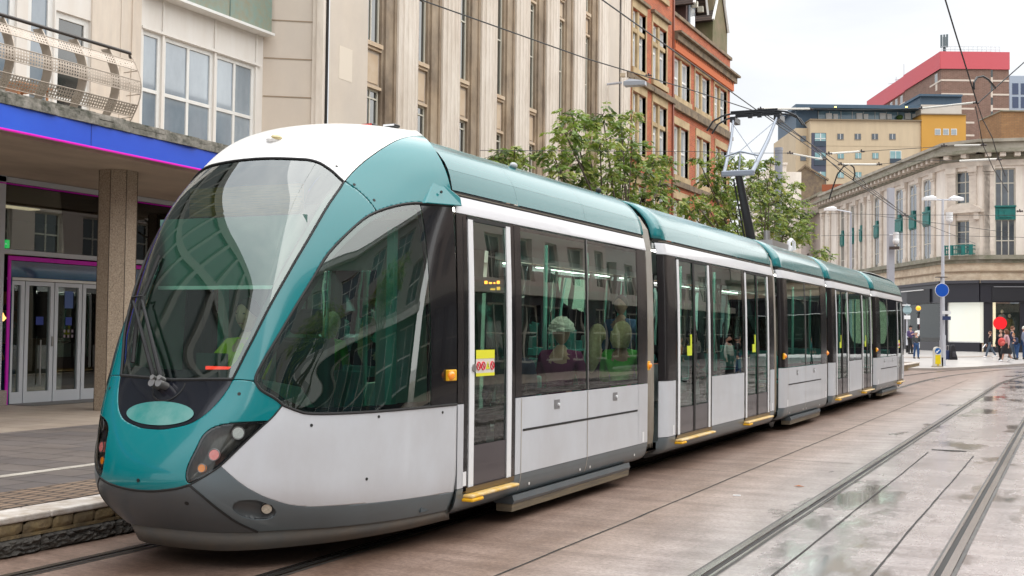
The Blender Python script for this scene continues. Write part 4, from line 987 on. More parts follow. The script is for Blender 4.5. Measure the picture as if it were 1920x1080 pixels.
# automatic door leaves
def leaf(a0, a1, name='door_leaf'):
    mb = MB(); fw = .075
    F2.box(mb, a0, a0+fw, ZR+.01, 2.36, -.10, -.03); F2.box(mb, a1-fw, a1, ZR+.01, 2.36, -.10, -.03); F2.box(mb, a0+fw, a1-fw, ZR+.01, ZR+.20, -.10, -.03); F2.box(mb, a0+fw, a1-fw, 2.29, 2.36, -.10, -.03)
    d_ = obj(name, mb, alu, parent=bb); mb = MB(); F2.box(mb, a0+.05, a1-.05, ZR+.15, 2.31, -.07, -.065); obj('pane', mb, gshop, parent=d_); return d_
leaf(14.12, 14.42, 'sidelight'); l1 = leaf(14.44, 15.06); l2 = leaf(15.08, 15.70); leaf(15.72, 16.2, 'sidelight')
mb = MB(); F2.box(mb, 14.10, 16.22, 2.37, 2.415, -.10, -.005); obj('door_head', mb, wfr, parent=bb)
mb = MB(); F2.box(mb, 14.10, 16.4, ZR-.0, ZR+.008, -.3, .6); obj('door_mat_sill', mb, mat("sill_grey", (.12, .115, .11), .6), parent=bb)
mb = MB(); F2.box(mb, 15.02, 15.05, 1.25, 1.42, -.028, -.01); obj('door_lock', mb, metal, parent=l1)
mb = MB(); F2.box(mb, 15.33, 15.52, 1.92, 2.22, -.062, -.058); obj('blue_notice', mb, mat("notice_blue", (.06, .11, .28), .5), parent=l2)
mb = MB(); F2.box(mb, 15.36, 15.50, 1.62, 1.76, -.062, -.058); obj('blue_notice', mb, mat("notice_navy", (.01, .03, .22), .5), parent=l2)
for i in range(3):
    for j in range(2): mb = MB(); F2.box(mb, 15.32+i*.09, 15.36+i*.09, 1.40+j*.09, 1.45+j*.09, -.062, -.058); obj('small_symbol', mb, mat("notice_greyblue", (.18, .14, .17), .5), parent=l2)
mb = MB(); F2.box(mb, 14.70, 14.86, 1.62, 1.76, -.062, -.058); obj('blue_notice', mb, mat("notice_navy", (.01, .03, .22), .5), parent=l1)
mb = MB().cyl(F2.P(14.78, .58, -.02), F2.P(14.78, 1.36, -.02), .012, 8); obj('door_bar', mb, metal, parent=l1)
# plinth left of the door
mb = MB(); F2.box(mb, 12.0, 13.97, ZR, .53, .004, .12); obj('plinth', mb, mat("terrazzo", (.36, .31, .28), .6, noise=(60, .8, (.14, .10, .08))), parent=bb)
# exit box behind the glass
eg = tag(obj('exit_sign', MB().box((XB-.50, 14.02, 2.93), (XB-.42, 14.42, 3.07)), mat("exit_green", (.01, .30, .06), .4, emit=(.01, .6, .12), estr=.9), loc=(XB-.46, 14.2, 2.93)), 'small lit green exit sign with arrow behind the upper shop glass', 'sign')
mb = MB(); F2.box(mb, 14.24, 14.36, 2.99, 3.005, -.418, -.415); mb.add([F2.P(14.24, 2.965, -.416), F2.P(14.24, 3.03, -.416), F2.P(14.19, 2.997, -.416)], [(0, 1, 2)])
F2.box(mb, 14.09, 14.11, 2.96, 3.0, -.418, -.415); F2.box(mb, 14.08, 14.12, 3.0, 3.02, -.418, -.415); F2.box(mb, 14.095, 14.105, 3.025, 3.04, -.418, -.415)
obj('exit_arrow', mb, mat("sign_white_lit", (.7, .8, .75), .5, emit=(.7, .9, .8), estr=.6), parent=eg)
# interior: back wall, floor, warm lobby with a counter
mb = MB().box((XB-6, -8, ZR), (XB-5.9, 20.7, 4.0)).box((XB-6, 20.5, ZR), (XB, 20.7, 4.0)).box((XB-6, -8.1, ZR), (XB, -8, 4)).box((XB-6, 13.2, ZR), (XB-.5, 13.3, 4.0))
obj('lobby_wall', mb, mat("lobby_dark", (.05, .045, .042), .8), parent=bb)
obj('lobby_panel', MB().box((XB-4.2, 14.2, ZR), (XB-4.0, 18.2, 2.3)), mat("lobby_wood", (.26, .15, .08), .6, noise=(2, .6, (.16, .10, .06), (1, .3, 5))), parent=bb)
obj('lobby_floor', MB().box((XB-6, -8, ZR-.02), (XB-.02, 20.6, ZR+.004)), mat("lobby_floor_m", (.14, .12, .11), .3), parent=bb)
obj('lobby_fill_panel', MB().box((XB-3.4, 14.6, 3.97), (XB-3.1, 17.5, 3.995)), mat('lobby_fill_glow', (.9, .8, .6), .5, emit=(1, .78, .5), estr=.5), parent=bb)  # glowing panel added to give the lobby a warm fill
obj('lobby_ceiling', MB().box((XB-6, -8, 4.0), (XB-.02, 20.6, 4.09)), mat("lobby_dark", (.05, .045, .042), .8), parent=bb)
cn = tag(obj('counter', MB().box((XB-2.6, 14.9, ZR), (XB-2.1, 17.6, 1.35)), mat("counter_wood", (.20, .13, .08), .5), loc=(XB-2.3, 15.5, ZR)), 'brown reception counter seen through the glass doors', 'counter')
lm = thing('table_lamp', 'lit table lamp with orange shade standing on the counter inside', 'lamp', (XB-2.35, 15.95, 1.352))
lx, ly, lz = XB-2.35, 15.95, 1.352
obj('lamp_base', MB().lathe([(.07, 0), (.07, .02), (.02, .04), (.015, .25)], (lx, ly, lz)), metal, parent=lm)
obj('lamp_shade', MB().lathe([(.19, .22), (.13, .55)], (lx, ly, lz)), mat("shade_lit", (.8, .45, .15), .6, emit=(1, .50, .14), estr=1.1), parent=lm, smooth=True)
# pillar
pm_ = mat("pebble_aggregate", (.36, .27, .19), .8, noise=(55, 1, (.10, .07, .055)), grime=(70, .8, (.58, .48, .36)), bump=(60, .6, .01))
def octp(c, r_, z0, z1, rot=R(22.5)):
    mb = MB(); P_ = [(c[0]+r_*math.cos(rot+2*math.pi*k/8), c[1]+r_*math.sin(rot+2*math.pi*k/8)) for k in range(8)]; return mb.prism(P_, z0, z1, 'Z')
for i, (cx_, cy_, lab) in enumerate(((-13.84, 14.22, 'pebble faced octagonal pillar holding up the blue canopy'), (-13.86, 20.2, None), (-13.7, 8.0, None), (-13.5, 1.6, None))):
    if i == 0:
        pr = thing('pillar', lab, 'pillar', (cx_, cy_, ZR), group='pillars under the blue canopy')
        obj('shaft', octp((cx_, cy_), .315, ZR, 4.10), pm_, parent=pr)
        mb = MB()
        for k in range(8):
            a = R(22.5)+2*math.pi*k/8; mb.tube([(cx_+.316*math.cos(a), cy_+.316*math.sin(a), ZR), (cx_+.316*math.cos(a), cy_+.316*math.sin(a), 4.09)], .006, 4)
        obj('edge_groove', mb, mat("groove_brown", (.08, .06, .045), .9), parent=pr)
    else:
        dup(pr, (cx_, cy_, ZR), label=('far octagonal pillar of the canopy hidden behind the tram', 'octagonal canopy pillar left of the picture', 'octagonal canopy pillar behind the camera')[i-1])
# balcony railing: bowed steel posts, perforated bands, round handrail
bal = thing('balcony_railing', 'bowed steel balcony railing with perforated bands above the blue fascia', 'railing', (-12.6, 12, 4.6))
stl = mat("balcony_steel", (.50, .43, .36), .45, metal=.35, noise=(6, .5, (.33, .26, .20)))
XBt = -12.62
def bow(z):     # outward bow of the railing at height z over the slab (0..1.02)
    t = z/1.02; return .04+.27*math.sin(math.pi*min(1, max(0, (t*.88+.06))))
ybal0, ybal1 = 4.0, 13.06
posts = [ybal1-.42-.62*k for k in range(14)]
for y in posts:
    pts = [(XBt+bow(z), y, 4.60+z) for z in np.linspace(0, 1.02, 12)]
    mb = MB(); mb.grid([[(p[0]-.16, p[1]-.008, p[2]) for p in pts], [(p[0], p[1]-.008, p[2]) for p in pts], [(p[0], p[1]+.008, p[2]) for p in pts], [(p[0]-.16, p[1]+.008, p[2]) for p in pts]])
    obj('railing_post', mb, stl, parent=bal, smooth=False)
def perf(mb, y0, y1, z0, z1, r=.013):
    """steel strip with real round holes (hex cells), following the bow"""
    nz_ = max(2, int(round((z1-z0)/.042))); dz = (z1-z0)/nz_; ny_ = int((y1-y0)/.046); dy = (y1-y0)/ny_
    def P_(y, z): return (XBt+bow(z)-.004, y, 4.60+z)
    for i in range(nz_):
        for j in range(ny_):
            a, b = y0+j*dy, z0+i*dz; cy, cz = a+dy/2, b+dz/2
            o = [P_(a, b), P_(cy, b), P_(a+dy, b), P_(a+dy, cz), P_(a+dy, b+dz), P_(cy, b+dz), P_(a, b+dz), P_(a, cz)]
            an = [-135, -90, -45, 0, 45, 90, 135, 180]; n_ = [P_(cy+r*math.cos(R(t)), cz+r*math.sin(R(t))) for t in an]
            mb.add(o+n_, [(k, (k+1) % 8, 8+(k+1) % 8, 8+k) for k in range(8)])
for (z0, z1) in ((.10, .255), (.43, .60), (.78, .90)):
    for k in range(len(posts)+1):
        y1 = ybal1 if k == 0 else posts[k-1]-.01; y0 = posts[k]+.01 if k < len(posts) else ybal0
        if y1-y0 < .1: continue
        if y1 > 8.5:
            mb = MB(); perf(mb, y0, y1, z0, z1)
        else:
            mb = MB().grid([[(XBt+bow(z)-.004, y0, 4.6+z), (XBt+bow(z)-.004, y1, 4.6+z)] for z in (z0, z1)])
        obj('perforated_band', mb, stl, parent=bal)
for z in (.03, .09, .262, .42, .607, .77, .908):
    obj('rail_bar', MB().tube([(XBt+bow(z), ybal0, 4.6+z), (XBt+bow(z), ybal1, 4.6+z), (XBt+bow(z)-.30, ybal1+.02, 4.6+z)], .007, 6), stl, parent=bal)
obj('end_post', MB().tube([(XBt+bow(z), ybal1, 4.6+z) for z in np.linspace(0, 1.02, 12)], .009, 6), stl, parent=bal)
obj('handrail', MB().tube([(XBt+bow(1.02), ybal0, 5.64), (XBt+bow(1.02), ybal1-.02, 5.64), (XBt+bow(1.02)-.06, ybal1+.06, 5.60)], .026, 10), mat("handrail_brown", (.035, .028, .024), .4), parent=bal)
# small table and parasol things on the terrace
tb = thing('terrace_table', 'small wooden table standing behind the balcony railing', 'table', (-14.6, 12.9, 4.58))
obj('table_top', MB().box((-14.95, 12.6, 5.25), (-14.3, 13.25, 5.29)), mat("table_wood", (.35, .15, .06), .5), parent=tb)
for sx in (-14.9, -14.35):
    for sy in (12.65, 13.2): obj('leg', MB().cyl((sx, sy, 4.58), (sx, sy, 5.25), .02, 6), mat("table_wood", (.35, .15, .06), .5), parent=tb)

# ================================================================== limestone building
lime = brick_mat("limestone", (.56, .49, .41), (.50, .43, .36), (.38, .31, .24), 1.9, .71, 'YZ', .006, .15, .8, grime=(.55, .48, .41))
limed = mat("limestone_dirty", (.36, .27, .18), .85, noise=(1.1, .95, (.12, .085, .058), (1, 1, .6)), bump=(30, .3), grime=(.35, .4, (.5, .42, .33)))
limec = mat("limestone_column", (.76, .69, .61), .8, noise=(.9, .6, (.53, .44, .35), (1, 1, .35)), bump=(40, .15), grime=(3.5, .25, (.36, .29, .23), (1, 4, .5)))
lb = thing('limestone_building', 'tall limestone building with fluted columns between narrow windows', 'building', (-15.0, 30, ZR))
XL = -14.9
L1 = Vector((XB, 20.72, 0)); L2 = atD(583, 300, 25.9); L2.z = 0; L3 = Vector((XL, onX(606, 300, XL).y, 0))
FR = Fac(L1, L2-L1)
mb = MB(); FR.wall(mb, 0, (L2-L1).length, ZR, 16); mb.box((XB-2, 20.72, ZR), (XB-.1, 20.9, 16))
zj = [FR.at(520, y)[1] for y in (181, 110, 38)]; dz = (zj[2]-zj[0])/2
wj = (L2-L1).length
obj('return_wall', mb, mat("limestone_smooth", (.62, .54, .45), .75, noise=(.7, .5, (.52, .44, .36)), grime=(.5, .4, (.42, .38, .35), (1, 1, .5))), parent=lb)
mb = MB()
for k in range(-5, 9): FR.box(mb, .02, wj, zj[0]+k*dz-.012, zj[0]+k*dz+.012, .001, .012)
obj('wall_joint', mb, mat("joint_tan", (.30, .23, .16), .8), parent=lb)
mb = MB(); v = L3-L2; FP = Fac(L2, v if v.length > .1 else Vector((1, 1, 0)))
FP.box(mb, 0, .10, ZR, 16, -.3, .05); FP.box(mb, .11, v.length-.02, ZR, 16, -.3, .11)
obj('corner_pilaster', mb, limec, parent=lb)
FL = Fac((XL, 0, 0), (0, 1, 0))
ya = FL.a_of(609); yw = FL.a_of(684); pitch = 2.235; NB = 8
mb = MB(); FL.wall(mb, ya+.03, yw-.02, ZR, 16)
obj('end_wall', mb, mat("limestone_smooth", (.62, .54, .45), .75), parent=lb)
mb = MB(); FL.box(mb, ya-.03, ya+.025, ZR, 16, -.4, -.02); obj('wall_gap', mb, crack, parent=lb)
mb = MB(); FL.box(mb, ya+.42, ya+.95, 7.25, 8.0, .001, .004); obj('patch_repair', mb, mat("patch_cream", (.68, .60, .50), .8), parent=lb)
zs = [7.35, 8.05, 11.6, 12.3]    # lintel of lower window, sill of tall window, top, next
zl1 = FL.at(684, 168, -.35)[1]; zu0 = FL.at(684, 82, -.35)[1]
print('limestone z', zl1, zu0, ya, yw)
end_a = FL.a_of(1161)
for k in range(NB):
    y0 = yw+k*pitch; wv = .72
    if y0 > end_a-1.3: break
    holes = []
    for (b0, b1) in ((4.6, zl1), (zu0, zu0+3.3), (zu0+4.1, zu0+6.5)):
        w_ = FL.win(lb, y0+.02, y0+wv, b0, b1, c=-.17, nx=2, ny=3, fw=.045, fm=mat("frame_cream", (.58, .55, .46), .5), pm=gwin2, ys=[b1-.22, b0+(b1-b0)*.5])
    for (b0, b1) in ((3.5, 4.6), (zl1, zu0), (zu0+3.3, zu0+4.1), (zu0+6.5, 16)):
        mb = MB(); FL.box(mb, y0-.0, y0+wv+.02, b0, b1, -.6, -.16); obj('window_backing', mb, lime, parent=lb)
    for (b0, b1) in ((zl1, zu0), (zu0+3.3, zu0+4.1)):
        mb = MB()
        FL.box(mb, y0+.0, y0+wv+.01, b1-.10, b1, -.16, -.04); FL.box(mb, y0+.0, y0+wv+.01, b1-.17, b1-.11, -.16, -.09)
        FL.box(mb, y0+.08, y0+wv-.06, b0+.14, b1-.26, -.16, -.14); FL.box(mb, y0+.0, y0+wv+.01, b0+.0, b0+.07, -.16, -.08)
        obj('spandrel', mb, mat("spandrel_stone", (.50, .37, .25), .8, noise=(1.5, .7, (.60, .50, .38))), parent=lb)
    # stepped dirty reveal beside the window, then the fluted column
    yc = y0+wv
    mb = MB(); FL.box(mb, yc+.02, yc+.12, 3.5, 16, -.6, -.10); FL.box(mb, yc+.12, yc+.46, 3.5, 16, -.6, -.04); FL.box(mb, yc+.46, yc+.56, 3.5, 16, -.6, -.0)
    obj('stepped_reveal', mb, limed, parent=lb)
    c0, c1 = yc+.56, y0+pitch
    n_ = 5; prof_ = []
    for i in range(n_):
        w1_ = (c1-c0)/n_; base = .03+.085*math.sin(math.pi*(i+.5)/n_)
        for t in np.linspace(0, 1, 6)[:-1]: prof_.append((c0+w1_*(i+t), base-.025*math.sin(math.pi*t)))
        prof_.append((c0+w1_*(i+1)-.012, base)); prof_.append((c0+w1_*(i+1)-.010, base+.008))
    prof_ = [(c0, -.55)]+prof_+[(c1, .03), (c1, -.55)]
    mb = MB(); mb.grid([[FL.P(a, z, c) for a, c in prof_] for z in (3.5, 16)])
    obj('fluted_column', mb, limec, parent=lb)
ye = yw+k*pitch
mb = MB(); FL.wall(mb, ye, end_a, 3.5, 16, c=0); FL.box(mb, ya, end_a, ZR, 3.5, -.5, .0); obj('end_pier', mb, mat("limestone_smooth", (.62, .54, .45), .75), parent=lb)

# ================================================================== red brick building
redb = brick_mat("red_brick", (.58, .14, .045), (.40, .09, .035), (.42, .23, .15), .225, .078, 'YZ', .010, .3, .85, grime=(.55, .42, .40))
sand = mat("sandstone_trim", (.52, .39, .22), .8, noise=(1.6, .7, (.26, .18, .09)), bump=(20, .3))
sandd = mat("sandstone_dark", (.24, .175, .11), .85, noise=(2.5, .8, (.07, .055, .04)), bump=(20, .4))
whf = mat("sash_white", (.80, .79, .77), .4)
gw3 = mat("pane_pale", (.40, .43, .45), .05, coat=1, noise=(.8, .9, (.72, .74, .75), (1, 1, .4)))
rb = thing('brick_building', 'ornate red brick building with sandstone window surrounds and dormers', 'building', (-15.0, 48, ZR))
FB = Fac((-15.0, 0, 0), (0, 1, 0)); A = FB.at
a0 = FB.a_of(1163); am = A(1257, 200)[0]; a1 = A(1368, 300)[0]
# rectangles measured on the facade: (pxL, pxR, yTop, yBottom at left edge)
def rect(pl, pr_, yt, yb): al, zt = A(pl, yt); ar = A(pr_, yt)[0]; zb = A(pl, yb)[1]; return (al, ar, zb, zt)
LW = [rect(1181, 1206, 14, 127), rect(1219, 1245, 42, 148)]
LW2 = [rect(1181, 1206, 172, 292), rect(1219, 1245, 190, 300)]
RW = [rect(1263, 1293, 104, 176), rect(1303, 1330, 131, 205), rect(1339, 1362, 157, 223)]
RW2 = [rect(1263, 1290, 232, 334), rect(1305, 1330, 256, 346), rect(1341, 1362, 272, 350)]
zL = np.mean([w_[3] for w_ in LW]); zl0 = np.mean([w_[2] for w_ in LW]); zR = np.mean([w_[3] for w_ in RW]); zr0 = np.mean([w_[2] for w_ in RW]); zR2 = np.mean([w_[3] for w_ in RW2]); zr20 = np.mean([w_[2] for w_ in RW2]); zL2 = np.mean([w_[3] for w_ in LW2]); zl20 = np.mean([w_[2] for w_ in LW2])
fix = lambda W, b, t: [(w_[0], w_[1], b, t) for w_ in W]
LW, LW2, RW, RW2 = fix(LW, zl0, zL), fix(LW2, zl20, zL2), fix(RW, zr0, zR), fix(RW2, zr20, zR2)
LW0 = fix(LW, zL+1.3, zL+4.2); GW = fix(LW2+RW2, 3.2, min(zl20, zr20)-1.0)
print('brick', a0, am, a1, zL, zl0, zR, zr0, zR2, zr20, zL2, zl20)
zpar = A(1368, 113)[1]; zcor = A(1368, 150)[1]; zdent = A(1365, 162)[1]
mb = MB(); holes = LW+LW2+RW+RW2+LW0+GW
FB.wall(mb, a0, am, ZR, 21, [h for h in holes if h[0] < am], .4, c=.10); FB.wall(mb, am, a1, ZR, zpar, [h for h in holes if h[0] >= am], .4)
FB.box(mb, am-.02, am, ZR, 21, -.5, .10)
FS = Fac((-15.0, a1, 0), (-1, 0, 0)); FS.n = Vector((0, 1, 0)); FS.wall(mb, 0, 12, ZR, zpar)
FS2 = Fac((-15.0, am, 0), (-1, 0, 0)); FS2.wall(mb, 0, 12, zpar-1, 21)
obj('brick_wall', mb, redb, parent=rb)
for h in holes:
    c_ = .10 if h[0] < am else 0; a_, b_, z0_, z1_ = h; wv = b_-a_
    mb = MB(); t = .11
    FB.box(mb, a_-t, a_, z0_, z1_+.02, c_-.25, c_+.03); FB.box(mb, b_, b_+t, z0_, z1_+.02, c_-.25, c_+.03); FB.box(mb, a_-t, b_+t, z1_+.02, z1_+.34, c_-.25, c_+.04)
    FB.box(mb, a_-t, b_+t, z0_-.22, z0_, c_-.25, c_+.10)
    FB.box(mb, (a_+b_)/2-.11, (a_+b_)/2+.11, z0_, z1_, c_-.30, c_-.02)
    if c_ > 0 : FB.box(mb, a_, b_, z0_+(z1_-z0_)*.62, z0_+(z1_-z0_)*.62+.16, c_-.30, c_-.03)
    obj('window_surround', mb, sand, parent=rb)
    if c_ > 0:
        mb = MB(); FB.box(mb, a_-t-.1, b_+t+.1, z1_+.34, z1_+.46, c_-.1, c_+.16); obj('drip_mould', mb, sandd, parent=rb)
    for (x0_, x1_) in ((a_+.02, (a_+b_)/2-.12), ((a_+b_)/2+.12, b_-.02)): FB.win(rb, x0_, x1_, z0_, z1_, c=c_-.30 if False else c_-.12, nx=1, ny=2, fw=.10, fm=whf, pm=gw3, name='sash_window')
mb = MB()
zb_ = zl0-.30; FB.box(mb, a0, am+.02, zb_-.24, zb_-.02, .101, .24)
FB.box(mb, am+.02, a1, zr0-.50, zr0-.23, .001, .14); FB.box(mb, am+.02, a1+.1, zR2+.62, zR2+.80, .001, .16); FB.box(mb, am, a1, zr20-.46, zr20-.23, .001, .12)
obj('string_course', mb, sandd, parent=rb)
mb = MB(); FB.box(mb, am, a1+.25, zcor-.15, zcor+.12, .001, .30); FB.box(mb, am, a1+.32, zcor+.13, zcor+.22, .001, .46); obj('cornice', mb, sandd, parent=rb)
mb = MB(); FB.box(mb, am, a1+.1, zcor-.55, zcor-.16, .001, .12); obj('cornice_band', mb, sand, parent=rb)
mb = MB(); n_ = int((a1-am)/.27)
for i in range(n_): FB.box(mb, am+.05+i*.27, am+.17+i*.27, zR+.42, zR+.85, .121, .20)
FB.box(mb, am+.01, a1, zR+.86, zcor-.56, .001, .20); FB.box(mb, am+.01, a1, zR+.40, zR+.88, .001, .12)
obj('dentil_course', mb, mat("orange_terracotta", (.52, .13, .04), .8), parent=rb)
mb = MB(); FB.box(mb, am, a1+.05, zpar, zpar+.14, -.45, .10); obj('parapet_coping', mb, sandd, parent=rb)
mb = MB(); FB.box(mb, am-.12, am+.02, ZR, 21, .102, .16); obj('downpipe', mb, mat("pipe_red", (.22, .06, .03), .6), parent=rb)
# tiled roof and dormers behind the parapet
tilem = brick_mat("roof_tiles", (.10, .065, .05), (.07, .048, .04), (.02, .016, .014), .17, .13, 'YZ', .012, .6, .8)
mb = MB(); mb.quad(FB.P(am, zpar-.2, -.5), FB.P(a1, zpar-.2, -.5), FB.P(a1, zpar+6, -5.5), FB.P(am, zpar+6, -5.5)); obj('roof', mb, tilem, parent=rb)
for (pl, pr_, yb_) in ((1284, 1302, 44), (1320, 1342, 78)):
    d0, zb_ = A(pl, yb_, -.6); d1, _ = A(pr_, yb_, -.6); zb_ = zpar-.2; zt_ = zb_+1.9; dm = (d0+d1)/2; c_ = -.55
    dn = MB(); FB.box(dn, d0, d1, zb_, zt_, -4, c_); dw_ = obj('dormer', dn, mat("hung_tile", (.075, .045, .04), .8, noise=(3, .5, (.12, .06, .05))), parent=rb)
    mb = MB(); FB.box(mb, d0+.25, d1-.25, zb_+.3, zt_-.15, c_+.003, c_+.06); obj('dormer_frame', mb, mat("lead_grey", (.13, .15, .18), .5), parent=dw_)
    mb = MB(); FB.box(mb, d0+.42, d1-.42, zb_+.45, zt_-.3, c_+.062, c_+.09); obj('dormer_window', mb, gw3, parent=dw_)
    g_ = MB(); zr_ = zt_+1.9; e_ = .35
    for s_, q in ((1, d0-e_), (-1, d1+e_)):
        g_.add([FB.P(q, zt_-.35, c_+.45), FB.P(dm, zr_, c_+.45), FB.P(dm, zr_, -4), FB.P(q, zt_-.35, -4)], [(0, 1, 2, 3)])
    obj('dormer_roof', g_, tilem, parent=dw_, solid=.12)
    g_ = MB(); g_.add([FB.P(d0, zt_, c_+.02), FB.P(d1, zt_, c_+.02), FB.P(dm, zr_-.1, c_+.02)], [(0, 1, 2)]); obj('dormer_gable', g_, mat("hung_tile", (.075, .045, .04), .8), parent=dw_)
    g_ = MB(); g_.tube([FB.P(d0-e_, zt_-.35, c_+.48), FB.P(dm, zr_, c_+.48), FB.P(d1+e_, zt_-.35, c_+.48)], .07, 4); obj('bargeboard', g_, whf, parent=dw_)
    for q in (d0-.15, dm-.2, d1-.05): g_ = MB(); FB.box(g_, q, q+.18, zt_-.28, zt_-.02, c_+.1, c_+.35); obj('bracket', g_, mat("frame_cream", (.58, .55, .46), .5), parent=dw_)
# stone chimney / gable end at the right corner
mb = MB(); ch0 = A(1338, 60, -.8)[0]; zz = zpar
mb.prism([(a1-2.6, zz), (a1, zz), (a1, zz+1.9), (a1-.45, zz+3.2), (a1-.5, zz+4.3), (a1-.95, zz+5.6), (a1-.95, zz+13), (a1-2.2, zz+13), (a1-2.3, zz+4.2)], -16.0, -15.15, 'X')
obj('stone_gable', mb, mat("mossy_sandstone", (.20, .15, .09), .85, noise=(1.4, .8, (.10, .11, .04)), bump=(14, .5)), parent=rb)

# ================================================================== right hand side of the view
def gz(x, y):          # height of the far pavement: rises gently away from the kerb
    d = math.hypot(x, y); return .10+.36*min(1, max(0, (d-60)/26))
def on_far(px, py):    # pixel -> point standing on the far pavement
    z = .1
    for _ in range(8): p = onZ(px, py, z); z = gz(p.x, p.y)
    return Vector((p.x, p.y, z))
kl = [onZ(px, py, .10) for px, py in ((1600, 689.5), (1694, 690.0), (1757, 690.5), (1830, 687.5), (1920, 681.5), (1990, 675))]
pvm = mat("pavement_far", (.47, .44, .42), .4, noise=(.6, .7, (.56, .53, .50)), coat=.15)
mb = MB(); rows = []
for k in kl:
    dvec = Vector((k.x, k.y, 0)).normalized(); rows.append([((k+dvec*t).x, (k+dvec*t).y, gz((k+dvec*t).x, (k+dvec*t).y) if t else .10) for t in (0, 2, 5, 9, 14, 20, 28, 45)])
mb.grid(rows); struct('pavement', mb, pvm)
mb = MB().grid([[(k.x, k.y, -.01) for k in kl], [(k.x, k.y, .102) for k in kl], [((k*1.003).x, (k*1.003).y, .106) for k in kl]]); struct('kerb', mb, mat("kerb_far", (.36, .32, .29), .6))
# brown paving strip along the shop front
sb = [on_far(px, py) for px, py in ((1600, 668), (1694, 670), (1766, 669), (1850, 667), (1990, 665))]; sb2 = [on_far(px, py) for px, py in ((1600, 652), (1694, 650), (1766, 656), (1850, 657), (1990, 656))]
struct('paving_strip', MB().grid([[(p.x, p.y, p.z+.012) for p in sb], [(p.x, p.y, p.z+.012) for p in sb2]]), mat("paving_brown", (.27, .21, .17), .5, noise=(1.2, .8, (.40, .34, .29))))

# ---- corner stone building
D0 = 84.0
cb = thing('corner_building', 'ornate pale stone corner building with teal panels above a black shop front', 'building', tuple(atD(1800, 658, D0)[i] if i < 2 else .45 for i in range(3)))
stone = mat("portland_stone", (.80, .72, .62), .8, noise=(.45, .7, (.44, .36, .30), (1, 1, .5)), grime=(1.2, .35, (.30, .25, .21), (1, 1, 2.5)))
stonew = mat("stone_pale", (.84, .77, .68), .8, noise=(.6, .6, (.50, .42, .36), (1, 1, .4)))
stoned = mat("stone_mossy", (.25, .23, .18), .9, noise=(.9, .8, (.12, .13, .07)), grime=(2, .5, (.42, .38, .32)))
tealp = mat("cast_teal", (.005, .17, .15), .45, noise=(3, .7, (.01, .10, .09)), bump=(9, .8))
Wp = [atD(px, 500, D) for px, D in ((1538, 116.5), (1772, 84.2), (1837, 82.3), (2030, 80.6))]
Wp[3] = Wp[2]+(Wp[3]-Wp[2])*4.6
for p in Wp: p.z = 0
back = Vector((-math.sin(YAW), math.cos(YAW), 0))
FW = Fac(Wp[0], Wp[1]-Wp[0]); FC = Fac(Wp[1], Wp[2]-Wp[1]); FD = Fac(Wp[2], Wp[3]-Wp[2])
for f_ in (FW, FC, FD):
    if f_.n.dot(-f_.O) < 0: f_.n = -f_.n
zled = FC.at(1772, 486)[1]; ztop = FC.at(1772, 272)[1]; zarc = FC.at(1772, 306)[1]; zfas = FC.at(1772, 532)[1]; zsh = FC.at(1772, 567.5)[1]
print('corner', zled, ztop, zarc, zfas, zsh, (Wp[1]-Wp[0]).length)
frc = mat("frame_bronze_white", (.55, .52, .44), .5)
def seg(F_, px0, px1, first_a, last_a):
    pass
lens = [(Wp[1]-Wp[0]).length, (Wp[2]-Wp[1]).length, (Wp[3]-Wp[2]).length]
wing_w = [(1576, 1583), (1594.7, 1601.5), (1612, 1618), (1639, 1649), (1679, 1693), (1705, 1718.5), (1731, 1746)]
zw0 = FW.at(1738, 491)[1]; zw1 = FW.at(1738, 336)[1]; zt0 = FW.at(1738, 424)[1]; zt1 = FW.at(1738, 399)[1]
WH = [(FW.a_of(a), FW.a_of(b), zw0, zw1) for a, b in wing_w]
c1 = (FC.at(1791, 400)[0], FC.at(1825, 400)[0]); CH = [(c1[0], c1[1], FC.at(1808, 382)[1], FC.at(1808, 321)[1]), (c1[0], c1[1], FC.at(1808, 478)[1], FC.at(1808, 413)[1])]
dpx = [(1866, 1905), (1945, 1985)]; DH = []
for a, b in dpx: DH += [(FD.a_of(a), FD.a_of(b), FD.at(1885, 483)[1], FD.at(1885, 315)[1])]
for k_ in range(4): DH.append((DH[1][0]+4.6*(k_+1), DH[1][1]+4.6*(k_+1), DH[0][2], DH[0][3]))
mb = MB()
FW.wall(mb, -.0, lens[0], zled, ztop-.3, WH, .5); FC.wall(mb, 0, lens[1], zled, ztop-.3, CH, .4); FD.wall(mb, 0, lens[2], zled, ztop-.3, DH, .4)
obj('upper_wall', mb, stonew, parent=cb)
mb = MB(); FW.box(mb, -.0, lens[0]-9.6, .3, zled, -3, 0); FW.box(mb, lens[0]-9.6, lens[0]-.05, zfas, zled, -3, 0); FC.box(mb, 0, lens[1], zfas, zled, -3, 0); FD.box(mb, 0, lens[2], zfas, zled, -3, 0)
obj('cream_band', mb, mat("cream_fascia", (.78, .66, .50), .75, noise=(.8, .5, (.68, .55, .40)), grime=(1.6, .5, (.36, .22, .12), (1, 1, 1.6))), parent=cb)
def runs(mb, z0, z1, c0, c1, F_list=((FW, 0), (FC, 1), (FD, 2)), ext=.0):
    for F_, i in F_list: F_.box(mb, -ext if i == 0 else -c1*.3, lens[i]+c1*.42, z0, z1, c0, c1)
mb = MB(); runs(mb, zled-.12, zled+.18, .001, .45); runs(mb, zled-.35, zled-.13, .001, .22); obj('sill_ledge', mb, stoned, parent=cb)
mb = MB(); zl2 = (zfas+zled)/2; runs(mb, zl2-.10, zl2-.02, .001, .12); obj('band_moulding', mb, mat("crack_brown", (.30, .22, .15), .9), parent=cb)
H_ = ztop-zarc
